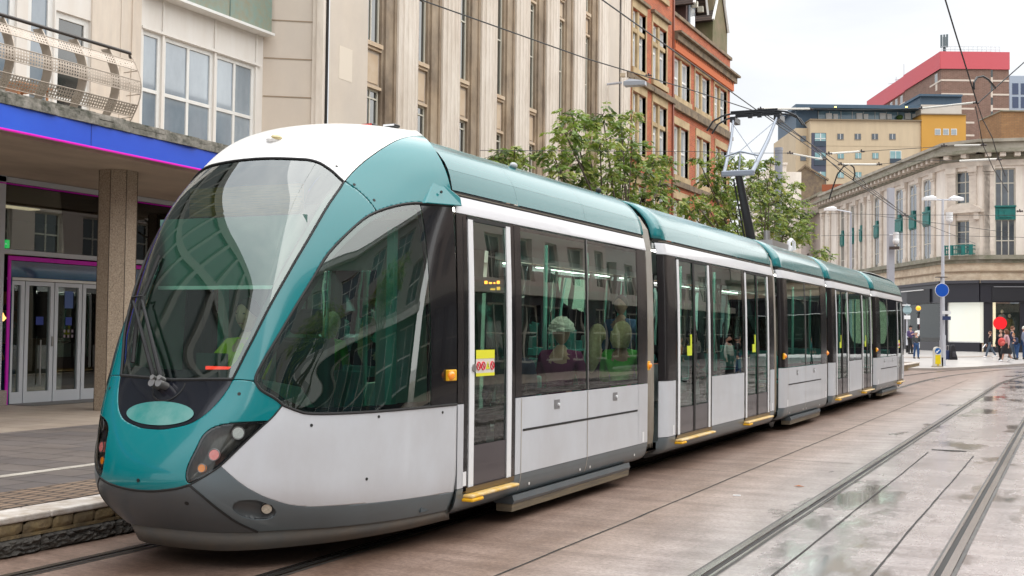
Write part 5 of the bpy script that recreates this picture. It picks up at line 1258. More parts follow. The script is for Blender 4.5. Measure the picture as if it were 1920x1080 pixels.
mb = MB(); runs(mb, zarc+H_*.30, zarc+H_*.42, .001, .95); runs(mb, zarc+H_*.42, zarc+H_*.52, .001, .75); runs(mb, zarc-.02, zarc+.28*H_, .001, .25); obj('cornice', mb, stoned, parent=cb)
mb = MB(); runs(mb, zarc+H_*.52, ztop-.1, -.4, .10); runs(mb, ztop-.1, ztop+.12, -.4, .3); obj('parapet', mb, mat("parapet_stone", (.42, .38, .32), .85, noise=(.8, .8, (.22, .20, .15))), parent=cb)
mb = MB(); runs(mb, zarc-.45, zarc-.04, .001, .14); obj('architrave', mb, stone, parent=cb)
for F_, i in ((FW, 0), (FC, 1), (FD, 2)):
    n_ = int(lens[i]/.95)
    for k in range(min(n_, 40)):
        mb = MB(); a_ = .3+k*lens[i]/n_; F_.box(mb, a_, a_+.38, zarc+H_*.10, zarc+H_*.30-.005, .26, .80); obj('modillion', mb, stone, parent=cb)
# pilasters with capitals between the wing windows
def pilaster(F_, a_, w_=.62, c0=.02, c1=.14, nm='pilaster'):
    mb = MB(); F_.box(mb, a_-w_/2, a_+w_/2, zled+.5, zarc-1.05, c0, c1); F_.box(mb, a_-w_*.58, a_+w_*.58, zled+.19, zled+.5, c0, c1+.05)
    F_.box(mb, a_-w_*.55, a_+w_*.55, zarc-1.05, zarc-.86, c0, c1+.05); F_.box(mb, a_-w_*.62, a_+w_*.62, zarc-.86, zarc-.46, c0, c1+.14)
    obj(nm, mb, stone, parent=cb)
wc = [(h[0]+h[1])/2 for h in WH]; gaps = []
for h0, h1 in zip(WH[:-1], WH[1:]):
    g_ = h1[0]-h0[1]
    if g_ < 2.6: gaps.append((h0[1]+h1[0])/2)
    else: gaps += [h0[1]+.6, h1[0]-.6]
gaps += [WH[0][0]-.6, WH[-1][1]+.6, 1.2, 3.4]
for a_ in gaps: pilaster(FW, a_)
pilaster(FC, .55); pilaster(FC, lens[1]-.45, .5); pilaster(FD, .6); pilaster(FD, DH[0][1]+1.0); pilaster(FD, DH[0][0]-.55, .4)
for h in WH:
    w_ = FW.win(cb, h[0]+.03, h[1]-.03, h[2]+.03, h[3]-.03, c=-.04, nx=2, ny=1, fw=.08, fm=frc, pm=gwin, ys=[h[2]+(zt0-h[2])*.5, zt1+(h[3]-zt1)*.66])
    mb = MB(); FW.box(mb, h[0]+.02, h[1]-.02, zt0, zt1, -.3, .03); FW.box(mb, h[0]+.15, h[1]-.15, zt0+.1, zt1-.1, .03, .12); FW.box(mb, h[0]-.05, h[1]+.05, zt1-.02, zt1+.12, -.2, .08)
    m_ = (h[0]+h[1])/2; FW.box(mb, m_-.22, m_+.22, zt1+.12, zt1+.45, -.1, .06)
    obj('teal_panel', mb, tealp, parent=cb)
for h in CH: FC.win(cb, *h, c=-.2, nx=2, ny=3, fw=.09, fm=frc, pm=gwin)
for h in DH:
    zm0, zm1 = FD.at(1885, 411.5)[1], FD.at(1885, 388)[1]
    FD.win(cb, h[0], h[1], h[2], h[3], c=-.2, nx=3, ny=1, fw=.09, fm=frc, pm=gwin, ys=[h[2]+(zm0-h[2])*.45, zm0, zm1, zm1+(h[3]-zm1)*.62])
    mb = MB(); FD.box(mb, h[0], h[1], zm0, zm1, -.3, -.04); FD.box(mb, h[0]+.25, h[1]-.25, zm0+.14, zm1-.14, -.04, .04); FD.box(mb, h[0]+.6, h[1]-.6, zm0+.25, zm1-.25, .041, .09); FD.box(mb, h[0]-.03, h[1]+.03, zm1, zm1+.10, -.2, .08); obj('teal_panel', mb, tealp, parent=cb)
# pediment and green balcony on the chamfer
zp0 = FC.at(1808, 400)[1]; zp1 = FC.at(1808, 384)[1]; m_ = (c1[0]+c1[1])/2
mb = MB(); FC.box(mb, c1[0]-.75, c1[1]+.75, zp0, zp0+.22, .001, .45); pts = [(c1[0]-.75, zp0+.22), (c1[1]+.75, zp0+.22), (m_+.7, zp1), (m_-.7, zp1)]
q0 = [FC.P(a, b, .002) for a, b in pts]; q1 = [FC.P(a, b, .38) for a, b in pts]; mb.add(q0+q1, [(0, 1, 2, 3), (7, 6, 5, 4)]+[(k, (k+1) % 4, 4+(k+1) % 4, 4+k) for k in range(4)])
for s_ in (c1[0]-.35, c1[1]+.35): FC.box(mb, s_-.13, s_+.13, zled+.2, zp0, .001, .12); FC.box(mb, s_-.17, s_+.17, zp0-.5, zp0-.003, .12, .36)
obj('pediment', mb, stone, parent=cb)
zb1 = FC.at(1808, 461.5)[1]; bl0, bl1 = FC.at(1779, 470)[0], FC.at(1830, 470)[0]; mb = MB()
for a_ in np.linspace(bl0, bl1, 15): mb.tube([FC.P(a_, zled+.2, .75), FC.P(a_, zb1, .75)], .03, 5)
for z_ in (zled+.28, zb1-.25, zb1): mb.tube([FC.P(bl0, z_, .05), FC.P(bl0, z_, .75), FC.P(bl1, z_, .75), FC.P(bl1, z_, .05)], .04, 5)
for a_ in (bl0, bl0+.55, bl1-.55, bl1): FC.box(mb, a_-.12, a_+.12, zled+.2, zb1+.05, .69, .81)
obj('balcony', mb, tealp, parent=cb)
# shop front
sh = mat("shopfront_black", (.014, .014, .022), .4, coat=.15)
Zg = .45; zst = FC.at(1772, 641.5)[1]
mb = MB(); FW.box(mb, lens[0]-9.5, lens[0]+.05, zsh, zfas, -.5, .30); FC.box(mb, -.1, lens[1]+.1, zsh, zfas, -.5, .30); FD.box(mb, 0, lens[2], zsh, zfas, -.5, .30)
obj('shop_fascia', mb, sh, parent=cb)
mb = MB(); FW.box(mb, lens[0]-9.6, lens[0]+.1, zfas-.02, zfas+.18, .301, .5); FC.box(mb, -.1, lens[1]+.15, zfas-.02, zfas+.18, .301, .5); FD.box(mb, 0, lens[2], zfas-.02, zfas+.18, .301, .5); obj('fascia_moulding', mb, mat("fascia_charcoal", (.05, .05, .06), .5), parent=cb)
mb = MB(); a_, b_ = FW.at(1703, 550, .3)[0], FW.at(1746, 550, .3)[0]; FW.box(mb, a_, b_, zsh+.05, zsh+1.05, .301, .42); obj('blank_sign_panel', mb, mat("panel_black", (.012, .012, .016), .5), parent=cb)
mb = MB(); FW.box(mb, FW.at(1694, 550, .3)[0], FW.at(1736, 550, .3)[0], zsh+.98, zsh+1.05, .43, .50); obj('light_strip', mb, wfr, parent=cb)
mb = MB(); a_, b_ = FD.at(1860, 555, .3)[0], FD.at(1990, 555, .3)[0]; FD.box(mb, a_, b_, zsh+.1, zfas-.25, .301, .40); obj('blank_sign_panel', mb, mat("panel_black", (.012, .012, .016), .5), parent=cb)
mb = MB(); FD.box(mb, a_+.1, b_, zfas-.30, zfas-.26, .402, .46); obj('light_strip', mb, mat("strip_grey", (.3, .3, .32), .5), parent=cb)
wa0, wa1 = FW.at(1701, 600)[0], FW.at(1766, 600)[0]
mb = MB(); FW.box(mb, lens[0]-9.5, FW.at(1699, 600)[0], .3, zsh, -.3, .05); FW.box(mb, wa0, lens[0], .3, zst, -.3, .08); FW.box(mb, FW.at(1764, 600)[0], lens[0], zst, zsh, -.3, .08)
FC.box(mb, 0, lens[1], .3, zst, -.3, .08); p1_, p2_ = FC.at(1777.5, 600)[0], FC.at(1844, 600)[0]
FC.box(mb, 0, p1_, zst, zsh, -.3, .08); 
FD.box(mb, FD.at(1844, 600)[0], FD.at(1861, 600)[0], .3, zsh, -.3, .12); FD.box(mb, FD.at(1861, 600)[0], lens[2], .3, FD.at(1880, 650)[1], -.3, .08); FD.box(mb, FD.at(1912, 600)[0], FD.at(1925, 600)[0], .3, zsh, -.3, .12)
obj('stall_riser', mb, sh, parent=cb)
mb = MB(); FC.box(mb, p1_, lens[1], zst, zsh, -.06, -.02); obj('blank_window', mb, mat("frosted_white", (.62, .64, .58), .25, coat=.6, noise=(.5, .6, (.68, .62, .48), (1, 1, .5)), emit=(.7, .72, .64), estr=.25), parent=cb)
mb = MB(); FD.box(mb, 0, FD.at(1844, 600)[0], zst, zsh, -.06, -.02); obj('blank_window', mb, MATS["frosted_white"], parent=cb)
mb = MB(); FC.box(mb, p1_-.01, p1_+.08, zst, zsh, -.015, .03); FC.box(mb, p1_, lens[1], zst, zst+.08, -.015, .03); obj('window_trim', mb, wfr, parent=cb)
gm = glass("display_glass", (.88, .89, .87), .02, 1.35)
mb = MB(); FW.box(mb, wa0, FW.at(1764, 600)[0], zst, zsh, -.06, -.03); obj('display_window', mb, gm, parent=cb)
mb = MB(); a_, b_ = FD.at(1861, 600)[0], lens[2]; FD.box(mb, a_, b_, FD.at(1880, 650)[1], zsh, -.06, -.03); obj('display_window', mb, gm, parent=cb)
# display interiors
warm = mat("display_wall_glow", (.50, .42, .28), .8, emit=(1, .80, .45), estr=.95, noise=(1.5, .6, (.3, .34, .30)))  # back wall itself glows, standing in for warm display lighting
mb = MB(); FW.box(mb, wa0-.5, lens[0]-.2, .3, zsh, -2.6, -2.5); FW.box(mb, wa0-.5, wa0-.4, .3, zsh, -2.5, -.1); obj('display_back', mb, warm, parent=cb)
mb = MB(); FW.box(mb, wa0-.4, lens[0]-.3, zst-.1, zst, -2.5, -.1); FD.box(mb, a_, b_, FD.at(1880, 650)[1]-.1, FD.at(1880, 650)[1], -2.4, -.1); obj('display_floor', mb, mat("display_floor_m", (.5, .48, .42), .5), parent=cb)
mb = MB(); FD.box(mb, a_-.3, b_, .3, zsh, -2.5, -2.4); obj('display_back', mb, mat("display_teal", (.045, .075, .08), .7, noise=(1.5, .6, (.12, .16, .16), (1, 1, .2))), parent=cb)
mb = MB(); FD.box(mb, a_, a_+.22, FD.at(1880, 650)[1], zsh, -.5, -.1); obj('lit_edge', mb, mat("lit_cream", (.7, .65, .5), .5, emit=(1, .85, .6), estr=.5), parent=cb)
lampm = mat("display_lamp", (1, .7, .2), .5, emit=(1, .6, .15), estr=3)
for px in (1706, 1722, 1739): a2 = FW.at(px, 575, -.5)[0]; obj('spot_lamp', MB().ball(FW.P(a2, zsh-.25, -.6), .14), lampm, parent=cb)
def mannequin(F_, px, pyb, h, m1, m2, label, c=-1.0, par=None):
    a_, z_ = F_.at(px, pyb, c); p = F_.P(a_, z_, c); z0 = p[2]
    t = thing('mannequin', label, 'mannequin', p)
    sk = mat("mannequin_cream", (.62, .58, .48), .5)
    obj('torso', MB().lathe([(.10*h/1.8, .80*h/1.8), (.17*h/1.8, .95*h/1.8), (.14*h/1.8, 1.10*h/1.8), (.20*h/1.8, 1.35*h/1.8), (.17*h/1.8, 1.46*h/1.8), (.06*h/1.8, 1.50*h/1.8)], p, 10).tube([(p[0]+.2, p[1], p[2]+1.42*h/1.8), (p[0]+.27, p[1], p[2]+1.1*h/1.8), (p[0]+.22, p[1], p[2]+.85*h/1.8)], .05, 6).tube([(p[0]-.2, p[1], p[2]+1.42*h/1.8), (p[0]-.27, p[1], p[2]+1.1*h/1.8), (p[0]-.2, p[1], p[2]+.85*h/1.8)], .05, 6), m1, parent=t, smooth=True)
    obj('head', MB().ball((p[0], p[1], p[2]+1.64*h/1.8), .10, .11, .14), sk, parent=t, smooth=True)
    obj('legs', MB().tube([(p[0]+.08, p[1], p[2]+.9*h/1.8), (p[0]+.10, p[1], p[2])], .08, 8, r_end=.05).tube([(p[0]-.08, p[1], p[2]+.9*h/1.8), (p[0]-.10, p[1], p[2])], .08, 8, r_end=.05), m2, parent=t, smooth=True)
cA, cB, cC = mat("cloth_olive", (.16, .15, .06), .9), mat("cloth_grey", (.28, .30, .31), .9), mat("cloth_camel", (.42, .30, .17), .9)
cD = mat("cloth_black", (.015, .015, .018), .9)
mannequin(FW, 1714, 634, 1.8, cA, cD, 'mannequin in olive top at the left of the warm shop window')
mannequin(FW, 1740, 640, 2.0, cC, cB, 'mannequin in camel top beside the pale blue poster')
mannequin(FW, 1750, 640, 2.0, cC, cD, 'mannequin in camel top nearest the lamp post pole')
mannequin(FD, 1879, 640, 2.3, cB, cD, 'mannequin in pale denim jacket above the red disc')
mannequin(FD, 1893, 646, 2.2, cA, cB, 'mannequin in long green coat with cream head')
a_, z_ = FW.at(1744, 619, -.4); q = FW.P(a_, z_, -.4); mb = MB(); FW.box(mb, a_-.9, a_+.9, z_-.35, z_+.42, -.42, -.40); tag(obj('poster', mb, mat("poster_mint", (.40, .66, .66), .5), loc=(q[0], q[1], q[2])), 'pale blue blank poster in the warm shop window', 'poster')
# red disc on the right hand shop window
a_, z_ = FD.at(1875, 606, .5); q = FD.P(a_, z_, .5); n_ = FD.n; rd = 12*q and 12.0/2200*(Vector(q)-Vector((0, 0, CAMH))).dot(fw)
tag(obj('red_disc', MB().cyl(tuple(Vector(q)-n_*.02), tuple(Vector(q)+n_*.02), rd, 32), mat("sign_red", (.80, .005, .01), .4, emit=(.9, .01, .02), estr=.2), loc=q), 'plain bright red disc sign in front of the right hand shop window', 'sign')

# ---- neighbour of the corner building behind the tree
nbp = [atD(px, 500, D) for px, D in ((1498, 128), (1541, 117.5))]
for p in nbp: p.z = 0
FN = Fac(nbp[0], nbp[1]-nbp[0]); ln = (nbp[1]-nbp[0]).length
nb = thing('terrace_building', 'plain pinkish stone building between the street tree and the ornate corner building', 'building', (nbp[0].x, nbp[0].y, .4))
zt = FN.at(1541, 362)[1]; zt2 = FN.at(1541, 395)[1]; holes = []
for r_ in range(4):
    for c_ in range(5): holes.append((1.2+c_*2.6, 2.4+c_*2.6, 5+r_*3.0, 7.0+r_*3.0)) if 7.0+r_*3.0 < zt2-.3 and 2.4+c_*2.6 < ln-.3 else None
mb = MB(); FN.wall(mb, 0, ln+.5, .3, zt, holes, .3); obj('wall', mb, mat("pink_stone", (.47, .40, .35), .85, noise=(.5, .6, (.38, .31, .27))), parent=nb)
for h in holes: FN.win(nb, *h, c=-.2, nx=2, ny=2, fw=.08, fm=frc, pm=gwin)
mb = MB(); FN.box(mb, 0, ln+.4, zt2-.2, zt2+.1, .01, .5); FN.box(mb, 0, ln+.4, zt-.15, zt+.1, -.3, .3); obj('cornice', mb, stoned, parent=nb)
# gabled brick house end with dark roof, behind
p0 = atD(1472, 400, 135); p1 = atD(1548, 400, 135); p0.z = p1.z = 0; FG = Fac(p0, p1-p0)
gb = thing('gabled_building', 'dark brick gable end rising above the tree beside the beige apartment block', 'building', (p0.x, p0.y, 0))
w_ = (p1-p0).length; za, zb_ = FG.at(1509, 313)[1], FG.at(1548, 338)[1]; zc_ = FG.at(1476, 345)[1]; am_ = FG.at(1509, 313)[0]
mb = MB(); q0 = [(0, 0), (w_, 0), (w_, zb_), (am_, za), (0, zc_)]; v0 = [FG.P(a, b, 0) for a, b in q0]; v1 = [FG.P(a, b, -10) for a, b in q0]; mb.add(v0+v1, [(0, 1, 2, 3, 4), (9, 8, 7, 6, 5)]+[(k, (k+1) % 5, 5+(k+1) % 5, 5+k) for k in range(5)])
obj('gable_wall', mb, mat("dark_brick", (.13, .10, .08), .9, noise=(.5, .9, (.23, .17, .11)), grime=(2.5, .5, (.33, .25, .14))), parent=gb)
mb = MB(); mb.tube([FG.P(-.3, zc_-.1, .1), FG.P(am_, za+.15, .1), FG.P(w_+.3, zb_, .1)], .16, 4); obj('roof_edge', mb, sandd, parent=gb)
p0 = atD(1541, 350, 125); mb = MB(); F_ = Fac(Vector((p0.x, p0.y, 0)), Vector((1, .1, 0))); z0_, z1_ = F_.at(1541, 365)[1], F_.at(1541, 346)[1]; F_.box(mb, 0, 2.6, 2, z1_, -3, 0)
cp = F_.P(1.3, z0_-3, -1.5); tag(obj('brick_chimney_block', mb, mat("orange_brick2", (.30, .09, .04), .85, noise=(.8, .6, (.2, .07, .04))), loc=(cp[0], cp[1], 2)), 'small orange brick block on the roofline left of the corner building', 'building')
# ---- chimneys and round flue behind the tree
p0 = atD(1442, 330, 120); F_ = Fac(Vector((p0.x, p0.y, 0)), Vector((math.cos(YAW), math.sin(YAW), 0)))
st_ = thing('stone_tower_block', 'pale stone building top with chimney stacks seen over the tree', 'building', (p0.x, p0.y, 0))
mb = MB(); F_.box(mb, -1.6, 3.3, 0, F_.at(1450, 322)[1], -4, 0); obj('wall', mb, stonew, parent=st_)
mb = MB(); F_.box(mb, 0, 1.75, 4, F_.at(1450, 307)[1], -1.5, .1); F_.box(mb, -.1, 1.85, F_.at(1450, 309)[1], F_.at(1450, 305)[1], -1.6, .2); obj('chimney', mb, stone, parent=st_)
p0 = atD(1460, 300, 100); zt_ = p0.z+23/22; tag(obj('flue_pipe', MB().lathe([(.33, 0), (.33, zt_-.3), (.36, zt_-.28), (.36, zt_)], (p0.x, p0.y, 0), 20), mat("flue_grey", (.22, .23, .26), .5), loc=(p0.x, p0.y, 0), smooth=True), 'tall grey round metal column rising behind the tree', 'column')
# ---- beige apartment block
p0 = atD(1492, 300, 150); p1 = atD(1811, 300, 150); p0.z = p1.z = 0; FA = Fac(p0, p1-p0); A2 = FA.at
ab = thing('apartment_block', 'beige apartment block with blue glazed top storey and ochre end', 'building', (p0.x, p0.y, 0))
beige = mat("beige_render", (.58, .47, .32), .85, noise=(.12, .5, (.50, .40, .27)), grime=(.4, .35, (.40, .32, .22), (3, 3, .4)))
bx = lambda nm, x0, x1, y0, y1, c0, c1, m_, par=ab: (lambda mb: (FA.box(mb, A2(x0, y0, c1)[0], A2(x1, y0, c1)[0], A2(x0, y0, c1)[1], A2(x0, y1, c1)[1], c0, c1), obj(nm, mb, m_, parent=par))[1])(MB())
bx('wall', 1519.5, 1727.5, 224, 700, -14, 0, beige); bx('side_wall', 1492, 1521.5, 240, 700, -14, -1.2, beige)
bx('ochre_wall', 1728, 1811, 214, 700, -14, .25, mat("ochre_render", (.56, .30, .06), .85, noise=(.15, .5, (.48, .25, .05))))
navy = mat("navy_cladding", (.045, .085, .13), .5, noise=(.6, .4, (.06, .11, .16), (6, 6, .2)))
bx('clad_corner', 1493, 1533, 202, 240.5, -13, -2.5, navy); bx('roof_slab', 1492, 1726, 195, 201.5, -13, -.6, navy)
bx('penthouse_glazing', 1533.5, 1720, 202, 223.5, -12, -3.0, mat("glazing_blue", (.10, .20, .27), .1, coat=1, noise=(.3, .8, (.28, .40, .46))))
for k in range(27):
    x = 1534+k*7.1; mbn = bx('glazing_bar', x, x+.7, 202, 223, -3, -2.9, wfr) if k % 3 == 0 else None
for x in (1549, 1606, 1650, 1697):
    bx('terrace_door', x, x+11, 212, 223.2, -2.98, -2.8, wfr); bx('terrace_door', x+14, x+22, 213.5, 223.2, -2.98, -2.8, wfr)
bx('parapet_edge', 1519, 1728, 222.5, 224.6, -14, .3, mat("edge_brown", (.22, .17, .11), .8)); bx('parapet_edge', 1727.5, 1812, 212.6, 214.4, -14, .5, MATS["edge_brown"])
bx('upper_block', 1727, 1803, 196, 214, -12, -.8, mat("render_white", (.60, .56, .50), .8, noise=(.4, .5, (.50, .44, .36)))); bx('upper_block', 1725.5, 1803, 177, 196, -12, -.8, navy); bx('roof_slab', 1724, 1805, 176, 180, -12.5, -.3, navy)
bx('blue_bay', 1521.5, 1549, 249, 700, -1, .06, mat("bay_navy", (.06, .065, .10), .6))
for y in (250, 286, 322): bx('bay_window', 1528, 1548, y, y+16, -.5, .09, mat("pane_teal", (.12, .28, .30), .1, coat=1, noise=(.4, .8, (.35, .50, .50)))); bx('window_bar', 1538, 1539.5, y, y+14, 0, .14, wfr); bx('window_bar', 1528, 1548, y+9, y+10.3, 0, .14, wfr); bx('bay_rail', 1527, 1549, y+14, y+24, -.5, .12, mat("rail_navy", (.03, .05, .075), .5))
ptc = MATS["pane_teal"]
for y, xs in ((251, (1570.5, 1603, 1635, 1668)), (287, (1571, 1604, 1636)), (323, (1571, 1604))):
    for x in xs:
        w_ = bx('window', x-.8, x+11.8, y-.8, y+11.8, -.1, .03, mat("frame_brown", (.30, .25, .19), .7)); bx('pane', x, x+11, y, y+10, 0, .06, ptc if y > 260 else gwin, par=w_); bx('window_bar', x+5, x+5.8, y, y+10, 0, .08, wfr, par=w_)
for (x, y) in ((1501, 255), (1501, 291)): w_ = bx('window', x-.6, x+11, y-.6, y+11, -1.3, -1.17, MATS["frame_brown"]); bx('pane', x, x+10.3, y, y+10, -1.2, -1.14, gwin, par=w_)
w_ = bx('window', 1668.5, 1690, 282.5, 306, -.1, .03, wfr); bx('pane', 1669.5, 1689, 283.5, 297, 0, .06, ptc, par=w_); bx('window_bar', 1679, 1680, 283, 297, 0, .10, wfr, par=w_); bx('bay_rail', 1669, 1690, 297, 306, 0, .12, MATS["rail_navy"], par=w_)
for x in (1753.5, 1769, 1784): w_ = bx('window', x-.7, x+10.3, 241.3, 253.2, .2, .28, wfr); bx('pane', x+.3, x+9.3, 242.5, 252, .25, .32, mat("pane_pale_grey", (.30, .34, .36), .2, coat=1), par=w_)
for y in (273, 309): bx('render_joint', 1549.5, 1727, y, y+.7, .001, .02, mat("joint_beige", (.40, .32, .22), .9))
mbx = MB(); a3, z3 = A2(1687, 220, -2.6); mbx.ball(FA.P(a3, z3, -2.6), .45, .4, .35, 8, 6); tag(obj('terrace_shrub', mbx, mat("shrub_green", (.05, .10, .02), .8), loc=FA.P(a3, z3-.4, -2.6)), 'small green shrub on the penthouse terrace', 'shrub')
for x in (1567, 1700): bx('soffit_lamp', x-1.5, x+1.5, 199.5, 201, -.61, -.45, lampm)
# ---- red topped tower
p0 = atD(1765, 200, 215); p1 = atD(1892, 200, 215); p2 = atD(1628, 200, 262)
for p in (p0, p1, p2): p.z = 0
FT = Fac(p0, p1-p0); FU = Fac(p2, p0-p2)
tw = thing('tower_block', 'brown brick tower with a red cladding crown and rooftop railings', 'building', (p0.x, p0.y, 0))
wT = (p1-p0).length; wU = (p0-p2).length
ztp = FT.at(1765, 97)[1]; zrd = FT.at(1765, 129.5)[1]
print('tower', ztp, zrd, FU.at(1628, 170)[1], FU.at(1628, 190)[1])
brb = brick_mat("tower_brick", (.25, .145, .11), (.20, .12, .09), (.28, .20, .16), .7, .22, 'XZ', .03, .2, .9)
mb = MB(); FT.box(mb, 0, wT, 0, zrd, -20, 0); FU.box(mb, 0, wU, 0, zrd, -9, 0); obj('brick_shaft', mb, brb, parent=tw)
mb = MB(); FT.box(mb, -.3, wT, zrd, ztp, -20, .35); FU.box(mb, 0, wU+.3, zrd, ztp, -9, .35)
redc = mat("red_cladding", (.55, .085, .10), .6, noise=(.05, .5, (.50, .10, .13))); obj('red_crown', mb, redc, parent=tw)
mb = MB()
for y in (152, 178, 205, 231, 255): z_ = FT.at(1765, y)[1]; FT.box(mb, 0, wT, z_, z_+.32, .001, .10)
for y in (152,): z_ = FT.at(1765, y)[1]; FU.box(mb, 0, wU, z_, z_+.3, .001, .10); z_ -= 4.6; FU.box(mb, 0, wU, z_, z_+.3, .001, .10)
obj('cream_course', mb, mat("cream_line", (.60, .52, .44), .8), parent=tw)
ax = FT.at(1850, 150)[0]; aw = FT.at(1861, 150)[0]; dz_ = (FT.at(1850, 131)[1]-FT.at(1850, 157)[1])
for k in range(7):
    z1_ = FT.at(1850, 131)[1]-k*dz_; mb = MB(); FT.box(mb, ax, aw, z1_-1.35, z1_, -.1, .12); obj('window', mb, gwin2, parent=tw); mb = MB(); FT.box(mb, ax, aw, z1_-dz_+.03, z1_-1.37, -.1, .11); obj('cream_panel', mb, MATS["cream_line"], parent=tw)
zb0_ = FT.at(1765, 133)[1]
nwin = 13
for r_ in range(3):
    for k in range(nwin):
        a_ = wU-1.3-k*(wU-2.5)/nwin; z1_ = zb0_-r_*4.55
        w_ = MB(); FU.box(w_, a_-2.0, a_-.55, z1_-1.9, z1_, -.05, .06); o_ = obj('window', w_, wfr, parent=tw); w_ = MB(); FU.box(w_, a_-1.9, a_-1.32, z1_-1.8, z1_-.1, 0, .09); FU.box(w_, a_-1.24, a_-.65, z1_-1.8, z1_-.1, 0, .09); obj('pane', w_, gwin, parent=o_)
        w_ = MB(); FU.box(w_, a_-1.8, a_-.7, z1_-3.15, z1_-1.95, -.05, .05); obj('cream_panel', w_, MATS["cream_line"], parent=tw)
mb = MB()
for a_ in np.linspace(.2, wT-1.5, 14): mb.tube([FT.P(a_, ztp, -.4), FT.P(a_, ztp+1.1, -.4)], .04, 4)
for z_ in (.55, 1.1): mb.tube([FT.P(.2, ztp+z_, -.4), FT.P(wT-1.5, ztp+z_, -.4)], .04, 4)
obj('roof_railing', mb, mat("rail_pale", (.5, .52, .54), .5), parent=tw)
pz = FU.P(wU-1.2, ztp, -1.0); mt = thing('antenna_mast', 'grey phone mast with panel antennas on the red tower roof', 'antenna', pz)
obj('mast_pole', MB().cyl(pz, (pz[0], pz[1], pz[2]+3.0), .28, 8), mat("mast_grey", (.12, .15, .16), .5), parent=mt)
for dx_ in (-.5, 0, .5): obj('antenna_panel', MB().box((pz[0]+dx_-.18, pz[1]-.45, pz[2]+1.0), (pz[0]+dx_+.18, pz[1]-.25, pz[2]+3.4)), mat("mast_grey", (.12, .15, .16), .5), parent=mt)
for i, fr_ in enumerate((.36, .47, .56, .62)):
    q = FU.P(wU*(fr_), ztp, -1.0); mb = MB().cyl(q, (q[0], q[1], q[2]+(1.8, 3.4, .9, .7)[i]), .05, 5)
    if i == 0: mb.tube([(q[0]-1.6, q[1], q[2]+.5), (q[0]+1.2, q[1], q[2]+.6)], .05, 4).tube([(q[0]-.3, q[1], q[2]+1.2), (q[0]+1.0, q[1], q[2]+1.3)], .05, 4)
    tag(obj('rooftop_aerial', mb, mat("aerial_pale", (.35, .36, .37), .5), loc=q), ('television aerial with cross bars on the left of the red roof', 'tallest thin aerial on the red roof', 'short stub aerial right of the tall one', 'shortest aerial nearest the phone mast')[i], 'aerial')
# ---- blue office block and ochre brick block at the right edge
p0 = atD(1893.5, 200, 240); p1 = atD(1990, 200, 240); p0.z = p1.z = 0; FO = Fac(p0, p1-p0); ob = thing('office_block', 'pale blue grey office block at the right edge behind the tower', 'building', (p0.x, p0.y, 0))
mb = MB(); FO.box(mb, 0, (p1-p0).length, 0, FO.at(1894, 142)[1], -15, 0); obj('wall', mb, mat("blue_grey_clad", (.33, .39, .46), .6), parent=ob)
for c_ in range(5):
    for r_ in range(4):
        a_ = .5+c_*1.75; z_ = FO.at(1894, 156)[1]-r_*2.8; mb = MB(); FO.box(mb, a_, a_+1.25, z_-2.3, z_, -.1, .06); obj('window', mb, mat("window_blue", (.03, .05, .11), .1, coat=1), parent=ob)
p0 = atD(1877, 200, 110); p1 = atD(1990, 200, 110); p0.z = p1.z = 0; FO = Fac(p0, p1-p0); mb = MB(); FO.box(mb, 0, (p1-p0).length, 6, FO.at(1877, 209)[1], -5, 0); obb = thing('rooftop_block', 'ochre brick rooftop block at the right edge above the stone cornice', 'building', (p0.x, p0.y, 6)); obj('wall', mb, brick_mat("ochre_brick", (.36, .20, .09), (.30, .16, .07), (.25, .15, .08), .45, .15, 'XZ', .03, .2, .9), parent=obb)
mb = MB(); FO.box(mb, -.1, (p1-p0).length, FO.at(1877, 209)[1], FO.at(1877, 207)[1], -5, .2); obj('coping', mb, stoned, parent=obb)

# ================================================================== street trees
leafm = []
for i, c in enumerate(((.19, .27, .06), (.12, .20, .045), (.28, .33, .10), (.06, .10, .03))):
    m = mat("leaf_%s" % ("mid", "deep", "light", "shade")[i], c, .5, spec=.35, noise=(3, .5, (c[0]*1.5, c[1]*1.25, c[2])))
    nt_l = m.node_tree; b = nt_l.nodes["Principled BSDF"]; leafm.append(m); tl = nt_l.nodes.new("ShaderNodeBsdfTranslucent"); tl.inputs[0].default_value = (c[0]*1.9, c[1]*1.7, c[2]*1.2, 1)
    ms = nt_l.nodes.new("ShaderNodeMixShader"); ms.inputs[0].default_value = .30; nt_l.links.new(b.outputs[0], ms.inputs[1]); nt_l.links.new(tl.outputs[0], ms.inputs[2]); nt_l.links.new(ms.outputs[0], nt_l.nodes["Material Output"].inputs[0])
bark = mat("bark", (.09, .07, .05), .9, noise=(8, .8, (.16, .13, .10)), bump=(20, .8))
